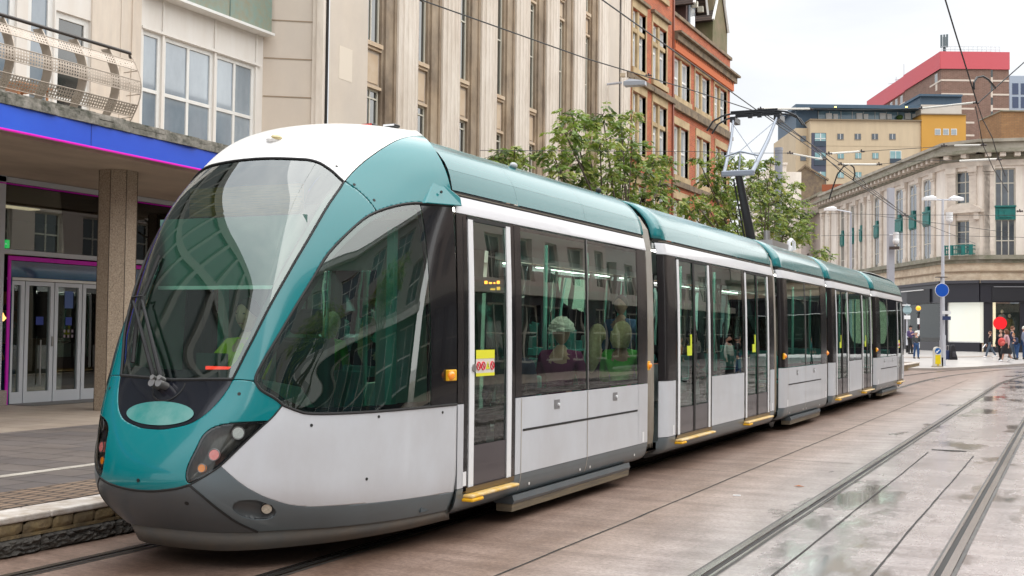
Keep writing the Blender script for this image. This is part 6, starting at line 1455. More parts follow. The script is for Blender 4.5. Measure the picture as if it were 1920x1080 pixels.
def street_tree(base, clumps, label, seed, group, trunk_r=.13, dens=1.0, fork=2.6):
    """clumps: (x,y,z,r) of leafy masses; limbs grow from the trunk to every clump"""
    rg = random.Random(seed); t = thing('street_tree', label, 'tree', base, group=group)
    bx_, by_, bz_ = base; tk = MB(); top = Vector((bx_+.1, by_, bz_+fork))
    tk.tube([base, (bx_+.03, by_, bz_+fork*.5), tuple(top)], [trunk_r, trunk_r*.85, trunk_r*.72], 10); obj('trunk', tk, bark, parent=t, smooth=True)
    V = []; F_ = []; MI = []; lb_ = MB()
    cs = sorted(clumps, key=lambda c: (Vector(c[:3])-top).length)
    for (x, y, z, r) in cs:
        c = Vector((x, y, z)); mid = top.lerp(c, .5)+Vector((rg.uniform(-.2, .2), rg.uniform(-.2, .2), -.12*abs(z-top.z)))
        rr = trunk_r*.42
        lb_.tube([tuple(top), tuple(top.lerp(mid, .5)+Vector((0, 0, .12))), tuple(mid), tuple(c)], [rr, rr*.7, rr*.5, rr*.25], 6)
        nt_ = int(78*dens*r*r/.5)+12
        for k in range(nt_):
            d = Vector((rg.gauss(0, 1), rg.gauss(0, 1), rg.gauss(0, 1)))
            d = d.normalized()*r*(rg.random()**.45); tip = c+Vector((d.x, d.y, d.z*.85))
            if k % 9 == 0: lb_.tube([tuple(c+d*.1), tuple(c+d*.6+Vector((0, 0, .06))), tuple(tip)], [.012, .008, .004], 4)
            # a drooping spray of narrow leaflets
            out = Vector((d.x, d.y, 0)); out = (out.normalized() if out.length > .01 else Vector((1, 0, 0)))
            axis = (out*rg.uniform(.5, 1)+Vector((rg.uniform(-.5, .5), rg.uniform(-.5, .5), rg.uniform(-.9, .15)))).normalized(); L_ = rg.uniform(.16, .30)
            side = axis.cross(Vector((0, 0, 1))); side = side.normalized() if side.length > .05 else Vector((1, 0, 0)); mi = rg.choice((0, 0, 1, 1, 2, 3)); nl = rg.randint(8, 11)
            for q in range(nl):
                s_ = -1 if q % 2 else 1; p = tip+axis*L_*(q/nl); ld = (axis*.55+side*s_*rg.uniform(.5, 1)+Vector((0, 0, rg.uniform(-.7, .15)))).normalized()
                ll = rg.uniform(.10, .17); wd = ld.cross(Vector((rg.uniform(-.6, .6), rg.uniform(-.6, .6), 1))).normalized()*ll*.24
                n_ = len(V); V.extend([tuple(p), tuple(p+ld*ll*.45+wd), tuple(p+ld*ll), tuple(p+ld*ll*.45-wd)]); F_.append((n_, n_+1, n_+2, n_+3)); MI.append(mi)
    obj('limbs', lb_, bark, parent=t, smooth=True)
    me = bpy.data.meshes.new('crown'); me.from_pydata([(v[0]-bx_, v[1]-by_, v[2]-bz_) for v in V], [], F_)
    for m in leafm: me.materials.append(m)
    me.polygons.foreach_set('material_index', MI); o = bpy.data.objects.new('crown', me); COL.objects.link(o); o.parent = t
    return t
def clump_px(X, lst):
    o = []
    for px, py, rpx, dx in lst:
        p = onX(px, py, X+dx); dep = (p-Vector((0, 0, CAMH))).dot(fw); o.append((p.x, p.y, p.z, rpx*dep/FPX))
    return o
G_ = 'street trees between the tram and the buildings'
c1_ = clump_px(-10, [(1072, 215, 22, 0), (1060, 250, 34, .3), (1095, 235, 26, -.3), (1035, 285, 24, .2), (1045, 320, 22, .4), (1085, 300, 40, 0), (1130, 215, 26, 0), (1165, 235, 22, .2), (1185, 215, 14, -.2), (1125, 270, 40, .3), (1165, 290, 42, -.3), (1140, 330, 36, 0), (1195, 325, 36, .2), (1185, 275, 28, .3), (1225, 310, 28, 0), (1240, 345, 34, -.2), (1210, 375, 36, .1), (1262, 380, 24, .2), (1255, 300, 12, 0), (1100, 345, 28, 0), (1170, 365, 30, .1), (1228, 295, 14, .2)])
b1 = onX(1150, 700, -10)
street_tree((-10.0, b1.y, PZt), c1_, 'leafy street tree in front of the join of limestone and red brick', 3, G_, fork=3.2)
c2_ = clump_px(-11, [(1345, 300, 22, 0), (1380, 315, 34, .2), (1330, 335, 20, -.2), (1350, 365, 34, 0), (1420, 310, 18, 0), (1445, 300, 10, .3), (1440, 340, 34, .3), (1400, 360, 42, 0), (1455, 375, 42, -.2), (1380, 400, 42, .1), (1330, 395, 26, 0), (1490, 395, 32, .2), (1430, 420, 46, 0), (1475, 430, 42, .2), (1505, 440, 22, 0), (1300, 375, 16, .2), (1350, 430, 34, 0), (1310, 300, 9, 0), (1490, 350, 14, 0), (1400, 450, 40, .2), (1292, 395, 16, 0), (1515, 420, 12, 0)])
b2 = onX(1420, 700, -11)
street_tree((-11.0, b2.y, PZt), c2_, 'leafy street tree behind the pantograph against pale buildings', 8, G_, trunk_r=.16, fork=3.4, dens=1.35)
c3_ = clump_px(-11.5, [(935, 290, 16, 0), (965, 280, 14, .2), (985, 295, 12, 0), (950, 305, 14, 0), (975, 312, 16, 0), (925, 300, 9, 0)])
b3 = onX(955, 700, -11.5)
street_tree((-11.5, b3.y, PZt), c3_, 'smallest street tree showing only a tuft above the first tram roof', 5, G_, trunk_r=.10, fork=2.4)
c4_ = clump_px(-9, [(1540, 470, 12, 0), (1552, 480, 9, 0), (1535, 485, 10, 0)])
b4 = onX(1542, 640, -9)
street_tree((b4.x, b4.y, .2), c4_, 'low sprig of street tree above the fourth tram roof', 6, G_, trunk_r=.08, fork=2.0)

# ================================================================== overhead wires
wm = mat("wire_black", (.012, .012, .013), .5); ins = mat("insulator_brown", (.07, .05, .045), .4); rod = mat("span_rod_white", (.72, .70, .64), .5)
def wire(pts, label, r=.012, m=None, cat='wire', grp='overhead tram wires', name='overhead_wire'):
    c = Vector(pts[0]); return tag(obj(name, MB().tube(pts, r, 6), m or wm, loc=tuple(c), smooth=True), label, cat, grp)
wire([(TX, -6, 5.9), (TX, 8, 5.9), (TX, 22, 5.90), (TX, 34, 5.93), (TX+.05, 46, 5.95), (-4.2, 60, 6.0)], 'contact wire running above the tram roof and the pantograph', .010)
wire([tuple(onX(790, 0, -7.8)+Vector((-.4, -1.9, 0))), tuple(onX(790, 0, -7.8)), tuple(onX(1100, 110, -6.9)), tuple(onX(1300, 170, -6.1)), tuple(onX(1437, 215, TX)), tuple(atD(1577, 307, 31)), tuple(atD(1700, 405, 42))], 'oblique wire crossing the limestone and brick fronts towards the pantograph', .010)
def wpx(lst, label, r=.012, m=None, **k): return wire([tuple(atD(*p)) for p in lst], label, r, m, **k)
wpx([(1765, -25, 15), (1790.7, 60, 16.5), (1818, 148, 18), (1831.7, 192, 19)], 'thick wire dropping from the top edge at the right', .012)
wpx([(1960, 85, 20), (1920, 117, 19.7), (1833, 194, 19)], 'wire coming in from the right edge below the sky', .010)
wpx([(1831.7, 192, 19), (1843, 225, 20), (1860, 257, 21), (1870, 290, 22), (1885, 330, 23.5)], 'wire pair passing in front of the stone cornice', .009)
wpx([(1829, 200, 19), (1836, 235, 20), (1843, 272, 21), (1862, 315, 22.5), (1890, 360, 24)], 'thinner wire left of the pair in front of the cornice', .008)
wpx([(1826, 168, 18.4), (1826, 155, 18.4), (1832, 145, 18.5), (1843, 143, 18.6), (1853, 149, 18.8), (1860, 157, 19), (1866, 165, 19.2)], 'small black jumper loop over the wires at the right', .018)
wpx([(1555, 373, 27), (1562, 350, 27), (1570, 327, 27), (1582, 312, 27), (1593, 307.5, 27), (1601, 314, 27), (1603, 326, 27), (1600, 337, 27)], 'small black jumper loop in front of the apartment block', .018)
wpx([(1603, 340, 27), (1640, 366, 29), (1693, 403, 32), (1740, 425, 35)], 'wire slanting down across the pilasters of the corner building', .010)
wpx([(1463, 226, 24), (1520, 270, 26), (1577, 322, 27), (1603, 340, 27)], 'wire running right and down from the pantograph head', .010)
for (lst, lab) in (([(1427, 204, 24), (1518, 204, 24.5)], 'white rod of the upper span left of the apartment roof'), ([(1730, 203, 20.5), (1831, 192, 19)], 'white rod of the upper span beside the red tower'),
                   ([(1482, 287.5, 25), (1541, 298.5, 26)], 'white rod of the middle span over the beige block'), ([(1555, 288, 26), (1612, 284, 26.5)], 'white rod of the middle span left of the small windows'), ([(1578, 308, 27), (1646, 308.3, 27)], 'white rod of the lower span beside the jumper loop'), ([(1790, 273, 21.5), (1842, 272, 21)], 'white rod on the stone cornice at upper right'), ([(1799, 302, 22.5), (1868, 298.5, 22.5)], 'white rod below the stone cornice at upper right')):
    wpx(lst, lab, .022 if lst[0][2] > 22 else .017, rod, cat='rod', grp='white rods of the wire spans', name='span_rod')
    a, b = lst[0], lst[-1]
for (lst, lab) in (([(1518, 204, 24.5), (1620, 206, 23), (1726, 203, 20.5)], 'thin span wire in front of the apartment glazing'), ([(1300, 284, 24), (1380, 287, 24), (1482, 287, 25)], 'thin span wire passing behind the pantograph frame'), ([(1612, 284, 26.5), (1733, 277, 24), (1790, 273, 21.5)], 'thin span wire over the ochre wall'), ([(900, 282, 22), (1100, 283, 23), (1300, 284, 24)], 'thin span wire passing through the first tree'),
                   ([(1646, 308, 27), (1740, 300, 24), (1799, 302, 22.5)], 'thin span wire under the stone cornice'), ([(1520, 400, 40), (1700, 403, 34), (1960, 404, 30)], 'faint thin wire across the upper windows of the corner building'), ([(1540, 442, 44), (1700, 440, 38), (1960, 446, 32)], 'faint thin wire across the teal panels of the corner building'), ([(1640, 404, 33), (1770, 420, 31), (1890, 436, 29)], 'thin wire sloping down over the corner windows')):
    wpx(lst, lab, .006)
for px, py, D, lab in ((1426, 204, 24, 'insulator at the left end of the upper white rod'), (1519, 205, 24.5, 'insulator at the right end of the upper white rod'), (1728, 203, 20.5, 'insulator in front of the top of the brown tower'), (1830, 193, 19, 'insulator where the wires meet beside the tower'), (1481, 287, 25, 'insulator left of the middle span rod'), (1543, 299, 26, 'insulator below the contact wire over the navy bay'), (1554, 288, 26, 'insulator at the left of the small apartment windows'), (1615, 284, 26.5, 'insulator at the right of the small apartment windows'),
                       (1577, 308, 27, 'insulator at the left of the lower white rod'), (1648, 308, 27, 'insulator at the right of the lower white rod'), (1770, 273, 21.5, 'insulator on the left of the cornice'), (1844, 272, 21, 'insulator on the right of the cornice'), (1872, 299, 22.5, 'insulator under the cornice near the right edge'), (1697, 404, 33, 'insulator over the fifth teal panel'), (1912, 396, 30, 'insulator near the right edge beside the teal panel'), (1216, 141, 21, 'insulator in front of the red brick windows')):
    c = atD(px, py, D); t_ = thing('insulator', lab, 'insulator', tuple(c), group='insulators on the overhead wires'); s_ = .0042*D/FPX*520
    ax = Vector((r2.x, r2.y, 0)).normalized(); mb = MB()
    mb.tube([tuple(c+ax*x) for x in (-s_*3, -s_*2.2, -s_*2.1, -s_*1.2, -s_*1.1, 0, s_*.1, s_*1.1, s_*1.2, s_*2.2, s_*3)], [s_*.35, s_*.35, s_, s_*.9, s_*.35, s_*.35, s_, s_*.9, s_*.35, s_, s_*.3], 8); obj('body', mb, ins, parent=t_)
    obj('clamp', MB().box(tuple(c-Vector((s_*.5,)*3)), tuple(c+Vector((s_*.5, s_*.5, s_*1.8)))), wm, parent=t_)

# ================================================================== poles, lamps and signs
pw = mat("pole_pale_grey", (.42, .43, .48), .45); pwh = mat("pole_white", (.55, .57, .62), .4)
def lamp_head(mb, tip, d, L_=.9, w_=.20):     # flat bonnet lamp head pointing along d from the arm end
    d = Vector(d).normalized(); s_ = d.cross(Vector((0, 0, 1))).normalized(); c = Vector(tip)
    v = [c-d*.15*L_+s_*w_*.5, c-d*.15*L_-s_*w_*.5, c+d*L_*.85-s_*w_*.35, c+d*L_*.85+s_*w_*.35]; z0, z1, z2 = Vector((0, 0, -.09)), Vector((0, 0, .05)), Vector((0, 0, .16))
    m0, m1 = c+d*L_*.12+z2+s_*w_*.2, c+d*L_*.12+z2-s_*w_*.2
    mb.add([p+z0 for p in v]+[p+z1 for p in v]+[m0, m1], [(3, 2, 1, 0), (0, 1, 5, 4), (1, 2, 6, 5), (2, 3, 7, 6), (3, 0, 4, 7), (4, 5, 9, 8), (6, 7, 8, 9), (5, 6, 9), (7, 4, 8)])
    return mb
RV = Vector((math.cos(YAW), math.sin(YAW), 0))
def foot(px, py, D=None):
    return on_far(px, py)
# square mast behind the tram (px 1664-1676)
p = atD(1670, 500, 56); zt = atD(1670, 352, 56).z
mp_ = thing('square_mast', 'broad pale grey square mast rising behind the end of the tram', 'pole', (p.x, p.y, 0)); w_ = 5.6*56/FPX
obj('shaft', MB().obox((p.x, p.y, zt/2), RV, back, (0, 0, 1), w_, w_, zt/2), pw, parent=mp_)
cz = atD(1680, 452, 55.6); cam1 = obj('camera_unit', MB().ball((cz.x, cz.y, cz.z), .16, .16, .19, 12, 8).cyl((cz.x, cz.y, cz.z+.1), (cz.x, cz.y, cz.z+.42), .13, 12).tube([(cz.x-.3, cz.y, cz.z+.3), (cz.x, cz.y, cz.z+.3)], .03, 6), whitestrip, parent=mp_, smooth=True)
cz = atD(1678, 463, 55.6); obj('camera_bracket', MB().box((cz.x-.25, cz.y-.1, cz.z-.12), (cz.x+.2, cz.y+.1, cz.z+.02)), ins, parent=mp_)
# double-armed lamp post
f_ = foot(1768, 686.5); D_ = (f_-Vector((0, 0, CAMH))).dot(fw); topz = atD(1765, 372, D_).z
dl = thing('street_lamp', 'tall white lamp post with two lamp arms in front of the chamfered corner', 'street lamp', tuple(f_))
q = MB().cyl((f_.x, f_.y, f_.z), (f_.x, f_.y, f_.z+1.5), .135, 14).cyl((f_.x, f_.y, f_.z+1.5), (f_.x, f_.y, topz), .10, 12, .055); obj('post', q, pwh, parent=dl, smooth=True)
for s_, tp_ in ((-1, 'left'), (1, 'right')):
    e = Vector((f_.x, f_.y, topz-.02))+RV*s_*.45; obj('arm', MB().cyl((f_.x, f_.y, topz-.04), tuple(e), .035, 8), pwh, parent=dl)
    obj('lamp_head', lamp_head(MB(), tuple(e+Vector((0, 0, .04))), RV*s_, .62, .4), whitestrip, parent=dl)
e = atD(1780, 412, D_-.2); obj('camera_unit', MB().ball((e.x, e.y, e.z), .17, .17, .2, 10, 8).cyl((e.x, e.y, e.z+.1), (e.x, e.y, e.z+.35), .17, 12).tube([(e.x, e.y, e.z-.2), (e.x, e.y, e.z-1.9)], .03, 6), whitestrip, parent=dl, smooth=True)
for (py0, py1, m_) in ((583, 589, whitestrip), (593, 600, mat("plate_navy", (.03, .05, .14), .5))):
    a = atD(1774, py0, D_-.2); b = atD(1774, py1, D_-.2); obj('small_plate', MB().obox(tuple((a+b)/2), RV, back, (0, 0, 1), .22, .02, abs(a.z-b.z)/2), m_, parent=dl)
# single-arm lamp at left of the corner building
p = atD(1595, 500, 66); zt = atD(1595, 397, 66).z; sl_ = thing('street_lamp', 'slim grey lamp post with one long arm before the wing of the corner building', 'street lamp', (p.x, p.y, .1))
obj('post', MB().cyl((p.x, p.y, .1), (p.x, p.y, zt), .09, 10, .05), pw, parent=sl_, smooth=True); a = atD(1595, 398, 66); b = atD(1566, 393, 65.5)
obj('arm', MB().tube([tuple(a), tuple(b)], .04, 6), pwh, parent=sl_); obj('lamp_head', lamp_head(MB(), tuple(atD(1564, 392, 65.5)), -RV, .62, .42), whitestrip, parent=sl_)
# lamp fixed on the brick front
p = onX(1166, 155, -14.2); e = onX(1177, 157, -14.0); wl_D = (p-Vector((0, 0, CAMH))).dot(fw); wl_ = thing('wall_lamp', 'grey flat street lamp head in front of the red brick wall', 'street lamp', tuple(p))
obj('arm', MB().tube([tuple(p+Vector((-.8, .1, .0))), tuple(p)], .04, 6), pw, parent=wl_); obj('lamp_head', lamp_head(MB(), tuple(e), RV*.9-back*.3, .75, .40), mat("lamp_grey", (.30, .32, .36), .4), parent=wl_); obj('end_box', MB().obox(tuple(atD(1167.5, 141, wl_D)), RV, back, (0, 0, 1), .09, .09, .06), mat("box_cream", (.5, .4, .28), .6), parent=wl_)
# blue disc sign on its pole
f_ = foot(1765, 688); D_ = (f_-Vector((0, 0, CAMH))).dot(fw); bs_ = thing('blue_disc_sign', 'plain blue disc sign with white rim on a grey pole beside the bollard', 'sign', tuple(f_))
zd = atD(1764, 544, D_).z; pole = MB().cyl((f_.x, f_.y, f_.z+.45), (f_.x, f_.y, f_.z+1.25), .085, 14).cyl((f_.x, f_.y, f_.z+1.25), (f_.x, f_.y, zd+.60), .048, 10); obj('pole', pole, pw, parent=bs_, smooth=True); obj('pole_foot', MB().cyl((f_.x, f_.y, f_.z), (f_.x, f_.y, f_.z+.45), .087, 14), blk, parent=bs_)
fc_ = Vector((f_.x, f_.y, zd))-back*.10; r_ = 12.2*D_/FPX
obj('white_rim', MB().cyl(tuple(fc_+back*.02), tuple(fc_-back*.004), r_*1.07, 32), whitestrip, parent=bs_); obj('blue_face', MB().cyl(tuple(fc_-back*.006), tuple(fc_-back*.012), r_, 32), mat("sign_blue", (.005, .09, .50), .35), parent=bs_)
obj('top_plate', MB().obox(tuple(Vector((f_.x, f_.y, zd+.62))), RV, back, (0, 0, 1), .26, .12, .02).cyl((f_.x, f_.y, zd+.35), (f_.x, f_.y, zd+.6), .03, 8), ins, parent=bs_)
# back of a round sign on a thinner pole + small white plate
f_ = foot(1700.5, 660); D_ = (f_-Vector((0, 0, CAMH))).dot(fw); rs_ = thing('round_sign', 'grey back of a round road sign above a small white plate', 'sign', tuple(f_)); zd = atD(1699, 581, D_).z
obj('pole', MB().cyl((f_.x, f_.y, f_.z+.5), (f_.x, f_.y, f_.z+1.3), .07, 10).cyl((f_.x, f_.y, f_.z+1.3), (f_.x, f_.y, zd+.4), .04, 8), pwh, parent=rs_, smooth=True); obj('pole_foot', MB().cyl((f_.x, f_.y, f_.z), (f_.x, f_.y, f_.z+.5), .072, 10), blk, parent=rs_)
fc_ = Vector((f_.x, f_.y, zd))-back*.06; obj('disc', MB().cyl(tuple(fc_), tuple(fc_-back*.02), 8.2*D_/FPX, 28), mat("sign_back_grey", (.30, .42, .45), .5), parent=rs_)
for dz_ in (-.2, .2): obj('bracket', MB().obox(tuple(fc_+Vector((0, 0, dz_))-back*.03), RV, back, (0, 0, 1), .2, .01, .02), mat("sign_dark_grey", (.12, .17, .19), .5), parent=rs_)
pz_ = atD(1699, 595, D_).z; obj('plate', MB().obox((fc_.x, fc_.y, pz_), RV, back, (0, 0, 1), .2, .015, .12), whitestrip, parent=rs_); pz_ = atD(1699, 572, D_).z; obj('top_arm', MB().obox(tuple(Vector((f_.x, f_.y, pz_))-RV*.1), RV, back, (0, 0, 1), .32, .03, .04), whitestrip, parent=rs_)
# belisha beacon
f_ = foot(1722, 662); D_ = (f_-Vector((0, 0, CAMH))).dot(fw); be_ = thing('beacon', 'orange globe crossing beacon on a striped pole before the warm shop window', 'beacon', tuple(f_)); zd = atD(1722, 578, D_).z
n_ = 7; hh = (zd-f_.z-.25)/n_
for k in range(n_): obj('stripe', MB().cyl((f_.x, f_.y, f_.z+k*hh), (f_.x, f_.y, f_.z+(k+1)*hh), .075, 10), blk if k % 2 == 0 else whitestrip, parent=be_)
obj('globe', MB().ball((f_.x, f_.y, zd), 4.6*D_/FPX), mat("globe_orange", (.9, .42, .02), .35, emit=(1, .42, .02), estr=.35), parent=be_, smooth=True); obj('collar', MB().cyl((f_.x, f_.y, zd-.34), (f_.x, f_.y, zd-.22), .1, 10), blk, parent=be_)
# keep-left bollard
f_ = foot(1757, 688.5); D_ = (f_-Vector((0, 0, CAMH))).dot(fw); bo = thing('traffic_bollard', 'white traffic bollard with blue arrow roundel and yellow panel at the kerb', 'bollard', tuple(f_)); s_ = D_/FPX
def bpt(x, z, c): return tuple(Vector((f_.x, f_.y, f_.z+z*s_))+RV*x*s_-back*c)
def bprism(poly, c0, c1, m_, nm):
    n_ = len(poly); mb = MB().add([bpt(x, z, c0) for x, z in poly]+[bpt(x, z, c1) for x, z in poly], [tuple(range(n_)), tuple(range(2*n_-1, n_-1, -1))]+[(k, (k+1) % n_, n_+(k+1) % n_, n_+k) for k in range(n_)]); return obj(nm, mb, m_, parent=bo)
bprism([(-7, 2.5), (7, 2.5), (6.3, 33), (4.5, 37), (0, 38.2), (-4.5, 37), (-6.3, 33)], -.12, .12, mat("bollard_white", (.72, .70, .62), .4, noise=(3, .5, (.5, .45, .35))), 'body')
bprism([(-8.2, 0), (8.2, 0), (7.4, 2.5), (-7.4, 2.5)], -.2, .2, mat("bollard_base", (.40, .35, .27), .7), 'base')
bprism([(-5.2, 6), (5.2, 6), (4.8, 23.0), (-4.8, 23.0)], .121, .128, mat("bollard_yellow", (.80, .62, .01), .35), 'yellow_panel')
rc = [(5.6*math.cos(a), 30.4+5.6*math.sin(a)) for a in np.linspace(0, 2*math.pi, 25)[:-1]]; bprism(rc, .121, .128, mat("roundel_blue", (.005, .12, .42), .35), 'roundel')
ar = [(-3.6, 26.8), (.4, 27.2), (-.6, 28.3), (3.3, 32.0), (2.0, 33.4), (-1.9, 29.6), (-3.0, 30.8)]; bprism(ar, .129, .134, whitestrip, 'arrow')
bprism([(-3, 2.6), (3, 2.6), (1.2, 6), (-1.2, 6)], .121, .126, mat("bollard_mark", (.55, .40, .05), .5), 'foot_mark')
# travel bags next to the lamp post
f_ = foot(1783, 673.5); s_ = ((f_-Vector((0, 0, CAMH))).dot(fw))/FPX; cs_ = mat("case_navy", (.015, .03, .10), .6); cbk = mat("case_black", (.012, .012, .016), .7)
def pt_(x, z, c, f_=f_, s_=s_): return tuple(Vector((f_.x, f_.y, f_.z+z*s_))+RV*x*s_-back*c)
t_ = thing('suitcase', 'navy upright suitcase with extended handle against the lamp post', 'suitcase', pt_(-7, 0, 0)); mb = MB().obox(pt_(-6.5, 9, 0), RV, back, (0, 0, 1), 3.6*s_, .14, 8.4*s_); obj('shell', mb, cs_, parent=t_, bevel=.04)
obj('handle', MB().tube([pt_(-8.5, 17, 0), pt_(-8.5, 26, 0), pt_(-4.5, 26, 0), pt_(-4.5, 17, 0)], .02, 6), metal, parent=t_)
for dx_ in (-9, -4): obj('wheel', MB().ball(pt_(dx_, .6, 0), .05), cbk, parent=t_)
t_ = thing('holdall', 'large black soft travel bag slumped beside the navy suitcase', 'bag', pt_(3, 0, .1)); n_ = 8
poly = [(-5, 0), (9.5, 0), (8.6, 5), (6.4, 12), (5.2, 20), (4.4, 26), (1.5, 28.5), (-2.0, 27.5), (-3.6, 22), (-4.6, 12)]
mb = MB().add([pt_(x, z, -.08) for x, z in poly]+[pt_(x, z, .32) for x, z in poly], [tuple(range(10)), tuple(range(19, 9, -1))]+[(k, (k+1) % 10, 10+(k+1) % 10, 10+k) for k in range(10)]); obj('body', mb, cbk, parent=t_, bevel=.05, smooth=True)
obj('pocket', MB().obox(pt_(1.4, 10, .35), RV, back, (0, 0, 1), 3.2*s_, .04, 5*s_), mat("case_grey", (.03, .03, .038), .6), parent=t_, bevel=.03); obj('strap', MB().tube([pt_(-2, 27, .1), pt_(-1, 31, .1), pt_(2, 30, .1), pt_(3, 27, .1)], .02, 5), cbk, parent=t_)

# ================================================================== people
def skin_obj(name, verts, edges, radii, m, parent, loc=(0, 0, 0), sub=1, root=0):
    me = bpy.data.meshes.new(name); me.from_pydata(verts, edges, []); o = bpy.data.objects.new(name, me); COL.objects.link(o); me.materials.append(m)
    o.parent = parent; md = o.modifiers.new("skin", 'SKIN'); md.use_smooth_shade = True; md.use_x_symmetry = False
    sv = me.skin_vertices[0].data
    for i, r_ in enumerate(radii): sv[i].radius = r_ if isinstance(r_, tuple) else (r_, r_); sv[i].use_root = (i == root)
    sb_ = o.modifiers.new("sub", 'SUBSURF'); sb_.levels = sub; sb_.render_levels = sub
    return o
SK = mat("skin", (.58, .33, .24), .5); SKd = mat("skin_tan", (.45, .25, .17), .5)
def person(label, loc, face, H=1.72, pose='stand', top=None, bottom=None, shoes=None, hair=None, hairstyle='short', hat=None, skin=None, stride=.0, arms='down', lean=0., skirt=False, sleeves=True, group=None):
    """face: direction the chest points (world angle).  local +X = forward, +Y = the person's left"""
    t = thing('person', label, 'person', loc, face, group=group); s = H/1.72; skin = skin or SK; dk = mat("shoe_dark", (.02, .02, .022), .6); shoes = shoes or dk; hair = hair or mat("hair_brown", (.06, .035, .02), .8)
    sit = pose == 'sit'; hz = .52 if sit else .92; P_ = {}
    ln = lean; up_ = lambda z: (math.sin(ln)*(z-hz), 0, hz+math.cos(ln)*(z-hz))
    P_['pel'] = (0, 0, hz); P_['waist'] = up_(hz+.17); P_['chest'] = up_(hz+.36); P_['neck'] = up_(hz+.53); P_['head0'] = up_(hz+.565)
    for sd, nm in ((1, 'L'), (-1, 'R')):
        st_ = stride*sd
        P_['hip'+nm] = (0, .09*sd, hz-.02)
        if sit: P_['knee'+nm] = (.43, .11*sd, hz+.0); P_['ank'+nm] = (.45, .11*sd, .08); P_['toe'+nm] = (.60, .12*sd, .04)
        else: P_['knee'+nm] = (.5*st_+.02, .095*sd, .50); P_['ank'+nm] = (.95*st_-(.06 if st_ < 0 else 0), .10*sd, .08+(.07 if st_ < -.1 else 0)); P_['toe'+nm] = (.95*st_+.13, .11*sd, .035)
        sh = up_(hz+.445); P_['sh'+nm] = (sh[0], .180*sd, sh[2]); b0 = Vector(P_['sh'+nm])
        if arms == 'phone' or arms == 'lap' or arms == 'face' and sd > 0:
            up2 = .30 if arms == 'face' else (.02 if arms == 'phone' else -.13)
            P_['elb'+nm] = tuple(b0+Vector((.05, .05*sd, -.28))); P_['wri'+nm] = tuple(b0+Vector((.27, -.07*sd, -.28+up2+.08))); P_['hand'+nm] = tuple(b0+Vector((.33, -.12*sd, -.24+up2+.08)))
        elif arms == 'forward': P_['elb'+nm] = tuple(b0+Vector((.16, .06*sd, -.20))); P_['wri'+nm] = tuple(b0+Vector((.38, .02*sd, -.26))); P_['hand'+nm] = tuple(b0+Vector((.46, .0, -.27)))
        else: sw = -.25*stride*sd; P_['elb'+nm] = tuple(b0+Vector((sw*.6-.03, .06*sd, -.28))); P_['wri'+nm] = tuple(b0+Vector((sw*1.6+.06, .07*sd, -.51))); P_['hand'+nm] = tuple(b0+Vector((sw*1.8+.08, .06*sd, -.59)))
    V = {k: tuple(c*s for c in v) for k, v in P_.items()}
    order = ['pel', 'waist', 'chest', 'neck', 'head0']+[k+n_ for n_ in 'LR' for k in ('hip', 'knee', 'ank', 'toe', 'sh', 'elb', 'wri', 'hand')]; ix = {k: i for i, k in enumerate(order)}
    R_ = dict(pel=(.13, .10), waist=(.115, .09), chest=(.14, .10), neck=.055, head0=.05)
    for n_ in 'LR': R_.update({'hip'+n_: .085, 'knee'+n_: .055, 'ank'+n_: .036, 'toe'+n_: .032, 'sh'+n_: .055, 'elb'+n_: .038, 'wri'+n_: .026, 'hand'+n_: (.034, .018)})
    E = [('pel', 'waist'), ('waist', 'chest'), ('chest', 'neck'), ('neck', 'head0')]
    for n_ in 'LR': E += [('pel', 'hip'+n_), ('hip'+n_, 'knee'+n_), ('knee'+n_, 'ank'+n_), ('ank'+n_, 'toe'+n_), ('chest', 'sh'+n_), ('sh'+n_, 'elb'+n_), ('elb'+n_, 'wri'+n_), ('wri'+n_, 'hand'+n_)]
    verts = [V[k] for k in order]; rad = [tuple(q*s for q in R_[k]) if isinstance(R_[k], tuple) else R_[k]*s for k in order]; edges = [(ix[a], ix[b]) for a, b in E]
    # fingers and thumb: short chains rooted in the palm
    for n_ in 'LR':
        h = Vector(V['hand'+n_]); d = (h-Vector(V['wri'+n_])).normalized(); sdv = d.cross(Vector((0, 1, 0) if abs(d.y) < .8 else (1, 0, 0))).normalized()
        for k in range(5):
            off = (k-1.5)*.016*s if k < 4 else -.034*s; L_ = (.055, .065, .06, .048, .038)[k]*s; b0 = h+sdv*off; e = b0+(d*L_ if k < 4 else (d*.6-sdv*.8).normalized()*L_)
            i0 = len(verts); verts += [tuple(b0+d*.012), tuple(e)]; rad += [.009*s, .007*s]; edges += [(ix['hand'+n_], i0), (i0, i0+1)]
    body = skin_obj('body', verts, edges, rad, skin, t)
    # head: shaped ovoid with nose, ears and chin joined on the neck
    hc = Vector(V['head0'])+Vector((.015+.10*math.sin(ln), 0, .115))*s; hd = MB(); n1, n2 = 14, 12; vs = []; fs = []
    for i in range(n2+1):
        ph = math.pi*i/n2
        for k in range(n1):
            a = 2*math.pi*k/n1; x, y, z = math.sin(ph)*math.cos(a), math.sin(ph)*math.sin(a), math.cos(ph); rx = .102; 
            if z < -.2: rx *= 1-.18*(-z-.2); y *= 1-.30*(-z-.2)
            bx2 = x*rx; 
            if x > .75 and -.42 < z < .05: bx2 += .016*(1-abs(z+.18)/.3)*(1 if abs(y) < .3 else 0)
            if x > .6 and .02 < z < .28 and .2 < abs(y) < .6: bx2 -= .010
            vs.append((hc.x+bx2*s, hc.y+y*.082*s, hc.z+z*.122*s))
    for i in range(n2):
        for k in range(n1): fs.append((i*n1+k, (i+1)*n1+k, (i+1)*n1+(k+1) % n1, i*n1+(k+1) % n1))
    hd.add(vs, fs)
